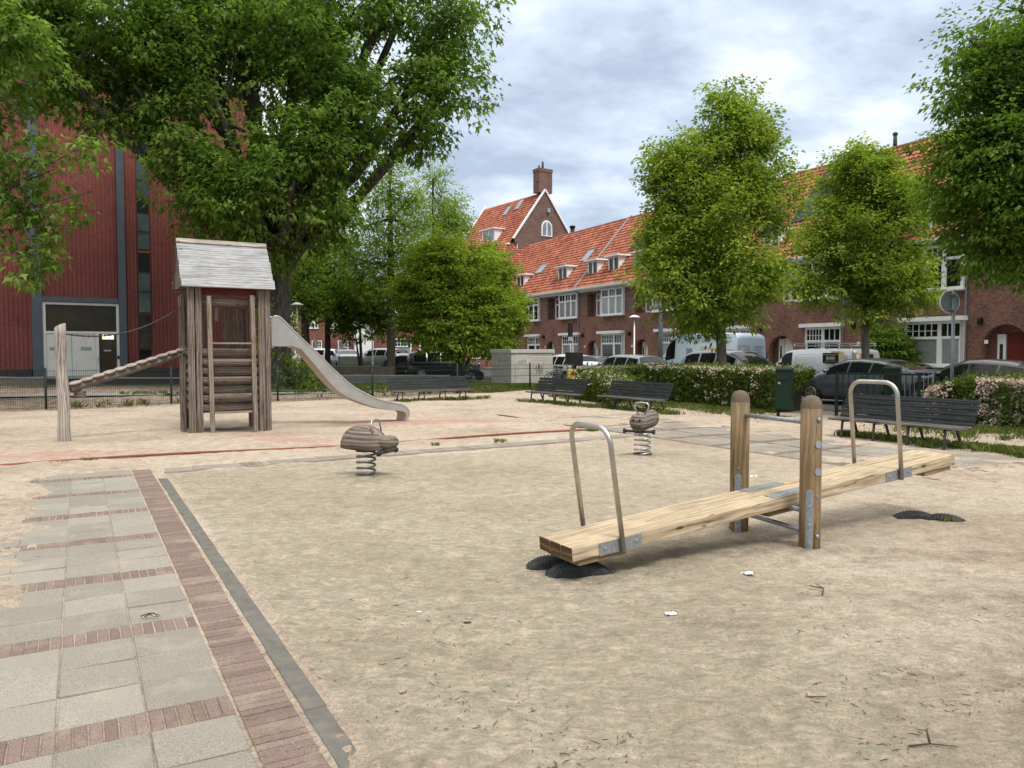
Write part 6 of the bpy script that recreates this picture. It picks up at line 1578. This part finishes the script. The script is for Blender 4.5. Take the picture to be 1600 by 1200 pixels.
street_tree('lime_tree', 'dark dense tree cut off by the right edge of the view', 1700, 16.5, 9.5, .2,
    [(1650, 270, 165, 150, 16.5, 2.4), (1575, 200, 75, 70, 16.5, 1.0), (1600, 110, 75, 70, 16.5, 1.0), (1555, 290, 70, 60, 16.5, .9), (1520, 270, 36, 22, 16.5, .4), (1560, 105, 34, 22, 16.5, .5), (1520, 155, 30, 14, 16.5, .35), (1475, 130, 30, 7, 16.5, .2, .6), (1495, 152, 20, 9, 16.5, .2), (1475, 215, 28, 6, 16.5, .2, .6), (1485, 232, 32, 12, 16.5, .25),
     (1565, 375, 72, 48, 16.5, .8), (1620, 385, 90, 55, 16.5, 1.0), (1500, 305, 28, 16, 16.5, .3), (1480, 262, 25, 12, 16.5, .25), (1640, 30, 100, 80, 16.5, 1.5), (1590, 15, 30, 30, 16.5, .5), (1700, 100, 150, 170, 16.5, 2.4), (1510, 345, 30, 22, 16.5, .4), (1515, 62, 18, 9, 16.5, .2)], 2300, .11, 'dark_leaf', 15, per=34, L_=.55, width=.5, gap=.18, shell=.4, flat=.25, upb=.15, droop=.4, gs=.6)
street_tree('small_tree', 'small dark green tree crown seen below the large lime tree, left of its trunk', 1095, 38, 4.6, .07, [(1095, 497, 22, 24, 38, .8), (1088, 512, 12, 12, 38, .5)], 170, .15, 'dark_leaf', 21, group=None, upb=.6)
# feathery tall trees
def feathery(label, px, Y, top, r0, bls, ns, seed, lf='feather_leaf', yb=.0, sz=.14, tw=110):
    q = W(px, 560, Y); B_ = (q.x, q.y); zt = W(px, top, Y).z
    t = tree('feathery_tree', label, B_, [(0, 0, -.3+yb), (0, 0, .5+yb), (.02, 0, zt*.3), (.0, 0, zt*.5), (.02, 0, zt*.7), (0, 0, zt*.85), (0, 0, zt*.97)], [r0*1.3, r0, r0*.9, r0*.7, r0*.45, r0*.25, r0*.08],
         [pxb(*b_, base_=B_) for b_ in bls], ns, 13, .85, sz, lf, 'bark_dark', 'tall feathery trees behind the playground', gap=.9, gs=1.0, upb=.25, shell=.25, flat=.35, width=.30, seed=seed, twigs=tw)
    return t
feathery('tallest feathery tree, with a straight dark trunk, behind the slide', 611, 47, 232, .27, [(612, 262, 26, 32, 47, 1.0), (606, 305, 44, 32, 47, 1.6), (640, 310, 24, 28, 47, 1.0), (585, 350, 42, 34, 47, 1.5), (632, 352, 42, 32, 47, 1.5), (612, 395, 66, 38, 47, 2.6), (570, 420, 36, 32, 47, 1.3), (650, 420, 30, 30, 47, 1.2), (600, 450, 66, 26, 47, 2.2), (625, 480, 26, 14, 47, .8), (545, 400, 24, 34, 47, 1.0)], 1500, 31, sz=.165)
feathery('tall thin feathery tree right of the straight dark trunk, its top against the sky', 677, 56, 255, .2, [(678, 280, 24, 26, 56, 1.1), (684, 320, 34, 30, 56, 1.5), (660, 350, 32, 30, 56, 1.4), (700, 350, 26, 30, 56, 1.2), (680, 395, 44, 34, 56, 1.9)], 760, 37, sz=.17)
feathery('slender pale feathery treetop nearest the gable house', 712, 58, 285, .12, [(711, 312, 13, 26, 58, .6), (712, 350, 20, 26, 58, .9), (726, 358, 7, 18, 58, .4)], 190, 41, sz=.17, tw=30)
feathery('light green tree right of the big maple trunk with a thin dark stem', 512, 51, 300, .2, [(510, 330, 24, 28, 51, 1.0), (498, 375, 36, 30, 51, 1.4), (530, 385, 26, 30, 51, 1.1), (505, 425, 46, 32, 51, 1.7), (530, 460, 30, 26, 51, 1.2), (488, 468, 34, 26, 51, 1.5), (540, 440, 26, 40, 51, 1.5), (470, 410, 26, 34, 51, 1.2)], 2000, 43, sz=.18)
feathery('light green tree close behind the right side of the big maple trunk', 477, 48, 395, .3, [(476, 420, 28, 26, 48, 1.0), (468, 455, 32, 28, 48, 1.2), (490, 470, 30, 24, 48, 1.1)], 600, 47, sz=.18, tw=40)
def bushy(name, label, px, Y, bls, ns, leaf, seed, stems, sz, per=20, L_=.55, z=.0, **kw):
    q = W(px, 560, Y); B_ = (q.x, q.y); lim = []
    for (a, c) in stems:
        e_ = W(a, c, Y)-Vector((q.x, q.y, 0)); lim.append(([Vector((0, 0, -.1)), Vector((e_.x*.3, 0, e_.z*.35)), e_], [.10, .08, .03]))
    return tree(name, label, B_, [(0, 0, -.2), (0, 0, .5), (.05, 0, 1.5), (0, 0, 2.5), (0, 0, 4)], [.14, .12, .1, .08, .03], [pxb(*b_, base_=B_) for b_ in bls], ns, per, L_, sz, leaf, 'bark_dark', None, limbs=lim, seed=seed, twigs=60, **kw)
bushy('small_tree', 'small dark green round tree left of the tall feathery trunk', 563, 50, [(562, 480, 44, 36, 50, 1.9), (562, 450, 32, 24, 50, 1.4), (562, 512, 46, 18, 50, 1.8), (590, 490, 22, 22, 50, 1.0), (535, 490, 22, 22, 50, 1.0)], 650, 'dark_leaf', 51, [(555, 520)], .19)
bushy('bushy_tree', 'light green spreading bushy tree with several stems behind the left bench', 716, 40, [(710, 500, 84, 36, 40, 2.4), (700, 455, 80, 40, 40, 2.2), (690, 412, 56, 34, 40, 1.7), (735, 420, 46, 40, 40, 1.5), (650, 500, 26, 30, 40, 1.1), (720, 532, 70, 18, 40, 2.0), (770, 480, 38, 40, 40, 1.3), (700, 385, 26, 16, 40, .8), (655, 455, 28, 30, 40, 1.0)], 1500, 'bush_leaf', 53, [(700, 520), (735, 520), (690, 500), (760, 510)], .17, gap=.25, gs=.9, shell=.6, flat=.2, upb=.3, per=34, L_=.62, width=.55)
bushy('bushy_tree', 'darker green tree at the right side of the light green bushy tree', 772, 46, [(772, 430, 34, 34, 46, 1.4), (782, 480, 34, 44, 46, 1.5), (775, 530, 40, 24, 46, 1.5), (765, 398, 18, 16, 46, .7), (808, 470, 14, 12, 46, .6), (800, 500, 22, 14, 46, .8)], 950, 'lime_leaf', 57, [(770, 520)], .18)
bushy('small_tree', 'tiny distant green treetop left of the gable house', 740, 110, [(740, 362, 9, 10, 110, .9)], 60, 'lime_leaf', 59, [(740, 400)], .4)
bushy('wall_shrub', 'climbing green shrub against the house front beside the white bay window', 1392, 37, [(1390, 528, 24, 16, 37, .5), (1400, 550, 20, 18, 37, .5), (1372, 540, 14, 12, 37, .4)], 260, 'dark_leaf', 61, [(1392, 550)], .16)

# ================================================================ hedges, bush, grass
def hedge(name, label, p0, ang, Lg, dp, h, nl, nf, seed, topf=1.0, lump=.12, size=.075, front_f=.10, prof=None, ff=.78):
    t = thing(name, label, 'hedge', (p0[0], p0[1], 0), ang)
    prof = prof or (lambda x: h)
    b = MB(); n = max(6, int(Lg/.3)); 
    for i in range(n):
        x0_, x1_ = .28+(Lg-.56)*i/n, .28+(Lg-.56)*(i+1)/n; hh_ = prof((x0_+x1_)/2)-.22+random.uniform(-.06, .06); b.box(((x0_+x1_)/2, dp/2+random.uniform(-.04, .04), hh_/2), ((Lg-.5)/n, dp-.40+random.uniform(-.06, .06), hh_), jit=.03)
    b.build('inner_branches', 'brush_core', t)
    m = nl; u_ = rng.random(m); k = rng.random(m); x = rng.random(m)*Lg; H0 = np.array([prof(q) for q in x])
    dep = rng.random(m)**1.6*.22
    lum = lump*(fbm(x*2+7, k*5, .8, 3, seed)-.5)*2
    isf = k < .42; ist = (k >= .42) & (k < .84); isb = (k >= .84) & (k < .89); ise = k >= .89
    y = np.where(isf, dep-lum, np.where(ist, u_*dp, np.where(isb, dp-dep, u_*dp))); z = np.where(ist, H0-dep+lum, u_**.8*H0)
    x = np.where(ise, np.where(rng.random(m) < .5, dep, Lg-dep), x)
    z = np.maximum(z+.05*rng.normal(size=m)*ist, .03)
    pos = np.stack([x, y, z], 1); ax = rng.normal(0, .7, (m, 3)); ax[:, 1] -= .5*isf; ax[:, 2] += .6*ist+.2
    lv = np.clip(.35+.25*rng.normal(size=m)+.25*ist, 0, 1)
    leafmesh('foliage', t, pos, ax, size*(.6+.8*rng.random(m)), 'hedge_leaf', lv=lv, droop=.1, upn=.5, asp=.55)
    # twigs with blossom
    q = int(nf/9); cx = rng.random(q*3)*Lg; wv = fbm(cx+3, cx*0+seed, 1.3, 3, seed); cx = cx[np.argsort(-(wv+1.1*rng.random(q*3)))[:q]]
    ft = rng.random(q) < ff; cy = np.where(ft, rng.random(q)**1.2*dp*.8-.03, -.03); cz = np.where(ft, np.array([prof(a) for a in cx])+.02, np.array([prof(a) for a in cx])*(1-rng.random(q)**1.5*.9))
    c = np.stack([cx, cy, cz], 1); pos = (c[:, None, :]+rng.normal(0, .035, (q, 9, 3))*[1, 1, .8]).reshape(-1, 3)
    leafmesh('blossoms', t, pos, rng.normal(size=pos.shape)+[0, -.3, .4], .030*(.8+.6*rng.random(len(pos)))*topf, 'blossom', droop=0, upn=.3, asp=.9)
    return t
hedge('flowering_hedge', 'long clipped hedge with pale pink blossom on top behind the benches', (2.35, 28.2), math.atan2(-8.2, 4.5), 9.35, 1.5, 1.12, 52000, 5600, 5, topf=1.3, prof=lambda x: .98+.13*min(1, x/4.5))
hedge('flowering_bush', 'lower rounded part of the flowering hedge touching the bench by the cabinet', (2.05, 25.9), math.atan2(-3.0, 1.2), 2.6, 1.2, .80, 9000, 1100, 8, topf=1.2, lump=.2, prof=lambda x: .55+.4*math.sin(math.pi*min(1, (x+.3)/3.0)))
hedge('flowering_bush', 'wide bush covered in pale pink blossom behind the right bench', (9.25, 17.1), R(-58), 5.6, 1.7, 1.05, 42000, 34000, 13, topf=1.5, ff=.62, lump=.25, prof=lambda x: .74+.32*min(1, max(0, x-.2)/1.5)+.10*math.sin(x*2.4))
def grass(name, pts, n, h, w_=.012, mat='grass_blade', spread=.12, per=10, label=None):
    """pts: list of (x, y, radius, weight)"""
    P_ = np.array(pts); wt = P_[:, 3]/P_[:, 3].sum(); i = rng.choice(len(P_), n//per, p=wt); a = rng.random(len(i))*6.283; r = np.sqrt(rng.random(len(i)))*P_[i, 2]
    c = np.stack([P_[i, 0]+np.cos(a)*r, P_[i, 1]+np.sin(a)*r, np.zeros(len(i))], 1)
    c = np.repeat(c, per, 0)+rng.normal(0, spread*.4, (len(i)*per, 3))*[1, 1, 0]; m = len(c)
    ht = h*(.4+.9*rng.random(m)); ln = rng.normal(0, .45, (m, 2))*ht[:, None]; wv = rng.normal(size=(m, 2)); wv = wv/np.linalg.norm(wv, axis=1, keepdims=True)*w_/2
    z0_ = np.full(m, -.02)
    A0 = np.stack([c[:, 0]-wv[:, 0], c[:, 1]-wv[:, 1], z0_], 1); A1 = np.stack([c[:, 0]+wv[:, 0], c[:, 1]+wv[:, 1], z0_], 1)
    M1 = np.stack([c[:, 0]+ln[:, 0]*.35+wv[:, 0]*.7, c[:, 1]+ln[:, 1]*.35+wv[:, 1]*.7, ht*.62], 1); T_ = np.stack([c[:, 0]+ln[:, 0], c[:, 1]+ln[:, 1], ht], 1)
    co = np.stack([A0, A1, M1, T_], 1).reshape(-1, 3); lv = np.clip(.45+.25*rng.normal(size=m//per), 0, 1); lv = np.clip(np.repeat(lv, per)+rng.normal(0, .12, m), 0, 1)
    o = npmesh(name, co, np.arange(m*4).reshape(m, 4), mat, attrs=[('lv', 'POINT', 'FLOAT', np.repeat(lv, 4))]); return tag(o, label, 'grass', None, 'stuff')
gp = []
for k in range(34):   # foot of the long hedge
    s_ = k/33; gp.append((2.0+4.3*s_, 28.0-8.0*s_, .42, 1.0)); gp.append((1.6+4.3*s_, 27.0-8.0*s_+.3, .35, .45))
for k in range(14): gp.append((-3.6+.2*k, 24.6+.13*k, .22, .35)); gp.append((.5+.14*k, 24.6-.2*k, .3, .5)); gp.append((2.6+.12*k, 22.3-.2*k, .3, .5))
for k in range(26): gp.append((6.3+.09*k+random.gauss(0, .12), 14.6-.14*k+random.gauss(0, .12), random.uniform(.1, .3), 1.0))
for k in range(22): gp.append((8.5+.14*k+random.gauss(0, .2), 17.0-.22*k+random.gauss(0, .2), .45, 1.0)); gp.append((8.0+.14*k+random.gauss(0, .35), 15.9-.2*k+random.gauss(0, .35), random.uniform(.1, .4), .2+.3*random.random()))
for k in range(40):
    s_ = k/39; x_ = -1.5+4.5*s_; gp.append((x_, float(np.interp(x_, fx, fy))+.1, .5, .8))
grass('grass', gp, 30000, .11, .012, label='ragged grass along the hedge foot and under the benches')
gp = []
for k in range(60):
    x_ = -13+13.5*k/59; gp.append((x_+random.gauss(0, .3), float(np.interp(x_, fx, fy))+.1+random.random()*.8, .3, random.random()**3*.25))
    gp.append((-9+8.0*k/59, 31.6+4.0*random.random(), 1.3, 1.0)); gp.append((-14+12*k/59, 27.2+3.5*k/59+random.random(), .5, .22))
for k in range(30): gp.append((-1.2+.09*k, 34.6+.1*random.random()-.02*k, .7, 1.4)); gp.append((-14+7*k/29, 47.5+random.random()*2, .9, .6))
o = grass('grass', gp, 26000, .17, .03, label='grass and weeds beyond the mesh fence')
gp = [(*G(137, 721), .10, 1), (*G(92, 726), .12, .4), (*G(683, 696), .08, .3), (*G(780, 690), .1, .4), (*G(925, 674), .12, .8), (*G(905, 668), .12, .5), (*G(1478, 814), .08, .5)]
grass('grass', gp, 900, .05, .008, label='tiny grass tufts beside the red rubber edging', spread=.06)
# litter
m = 2600; u_ = rng.random(m); x = -14.5+u_*18; y = np.interp(x, fx, fy)-np.abs(rng.normal(0, .35, m))+.1
x2 = rng.random(900)*6; p2 = np.stack([1.9+x2*.78, 26.6-x2*1.42], 1)+rng.normal(0, .45, (900, 2))
x3 = rng.random(700)*4; p3 = np.stack([8.0+x3*.55, 16.6-x3*.85], 1)+rng.normal(0, .5, (700, 2))
pos = np.concatenate([np.stack([x, y], 1), p2, p3]); pos = np.concatenate([pos, np.full((len(pos), 1), .022)], 1)+rng.normal(0, .008, (len(pos), 3))*[0, 0, 1]
ax = rng.normal(size=pos.shape)*[1, 1, .25]; o = leafmesh('dry_leaves', None, pos, ax, .03+.05*rng.random(len(pos)), 'dry_leaf', droop=0, upn=2.5, asp=.6); tag(o, 'dry leaf litter along the fence and hedges', 'leaf litter', None, 'stuff')
b = MB(); random.seed(5)
def sandz(x, y):
    j = int(np.searchsorted(Yr, y)); j = min(max(j, 0), NY-1); xn = x/(.86*Yr[j]+2.5); i = int(round((xn+1)/2*(NX-1))); i = min(max(i, 0), NX-1); return float(H_[j, i])
for k in range(1500):
    px = random.uniform(380, 1600); py = 740+460*random.random()**.7
    if px < 380+(py-740)*.25: continue
    if random.random() > .25+.75*max(0, min(1, (px-500)/1000+(py-900)/500)): continue
    x_, y_ = G(px, py)
    if float(fbm(np.array([x_]), np.array([y_]), .5, 3, 77)[0]) < .53: continue
    z_ = sandz(x_, y_)+.003; Lt = random.choice((.004, .005, .007, .009, .012, .022)); a = random.uniform(0, 3.14)+0
    d_ = Vector((math.cos(a), math.sin(a), 0))*Lt; q = Vector((x_, y_, z_)); bend = Vector((-d_.y, d_.x, 0))*random.uniform(-.3, .3)
    b.tube([q-d_, q+bend+Vector((0, 0, .001)), q+d_+Vector((0, 0, random.uniform(0, .004)))], [.0012, .0016+Lt*.02, .0010], 4)
tag(b.build('twig_litter', 'twig', fix=False), 'small broken twigs and bark bits scattered over the sand', 'twigs', None, 'stuff')
b = MB()
for k in range(700):
    px = random.uniform(60, 1600); py = 735+465*random.random()**.8; x_, y_ = G(px, py); z_ = max(sandz(x_, y_), -.002)+.002; r_ = random.uniform(.002, .0055)
    b.ell((x_, y_, z_), (r_, r_*random.uniform(.6, 1), r_*.6), 6, 4)
tag(b.build('pebbles', 'concrete', fix=False), 'tiny stones and shell bits scattered over the sand and paving', 'pebbles', None, 'stuff')
def stick(px, py, segs, r, label):
    x_, y_ = G(px, py); z_ = sandz(x_, y_)+.006; b = MB()
    for s_ in segs: b.tube([(x_+dx, y_+dy, z_+dz) for dx, dy, dz in s_], [r*(1-.25*i) for i in range(len(s_))], 6)
    tag(b.build('fallen_twig', 'twig'), label, 'twig')
stick(1288, 930, [[(-.03, -.04, 0), (.02, .06, .01), (-.01, .13, .02)], [(.02, .06, .01), (-.06, .10, .015)]], .005, 'forked dark twig on the sand right of the white scrap')
stick(1455, 1170, [[(-.09, 0, 0), (0, .01, .004), (.10, -.005, 0)], [(.0, .01, .004), (0, .04, .05)]], .005, 'dark twig with an upright stub near the lower right corner')
stick(1275, 1090, [[(-.06, 0, 0), (.0, .0, .003), (.05, .005, .001)]], .004, 'straight thin twig on the sand in the lower right')
stick(731, 976, [[(-.025, .002, 0), (.02, 0, .003)]], .007, 'short thick dark stick on the sand below the seesaw end')
stick(58, 870, [[(-.03, .0, .0), (.03, .0, .003)]], .006, 'short black stick beside the left paving')
stick(235, 968, [[(-.06, 0, .02), (-.02, .015, .03), (.03, -.01, .02), (.06, .01, .02)], [(-.03, -.01, .02), (.01, .02, .035), (.05, -.01, .02)], [(-.05, .02, .02), (0, 0, .04), (.05, .02, .02)]], .004, 'curled dry plant scrap lying on the grey paving tiles')
def scrap(px, py, s_, label):
    x_, y_ = G(px, py); z_ = sandz(x_, y_)+.004; b = MB(); n = 7; base_ = len(b.v)
    for i in range(n):
        for j in range(n): b.v.append((x_+(i/(n-1)-.5)*s_*1.5+random.uniform(-.1, .1)*s_, y_+(j/(n-1)-.5)*s_+random.uniform(-.1, .1)*s_, z_+random.uniform(0, .28)*s_))
    for i in range(n-1):
        for j in range(n-1):
            if random.random() > .15: b.face([i*n+j, (i+1)*n+j, (i+1)*n+j+1, i*n+j+1])
    tag(b.build('paper_scrap', 'paper', fix=False), label, 'paper scrap')
scrap(1168, 896, .055, 'crumpled white paper scrap on the sand below the seesaw posts')
scrap(1048, 962, .042, 'crumpled white scrap on the sand left of the forked twig')
scrap(1178, 745, .06, 'white scrap on the turf behind the far seesaw post')
scrap(1580, 705, .16, 'white paper on the ground right of the right bench')
scrap(655, 957, .02, 'tiny white scrap on the sand left of the short dark stick')
scrap(1210, 655, .16, 'pale stone chunk at the foot of the green litter bin')
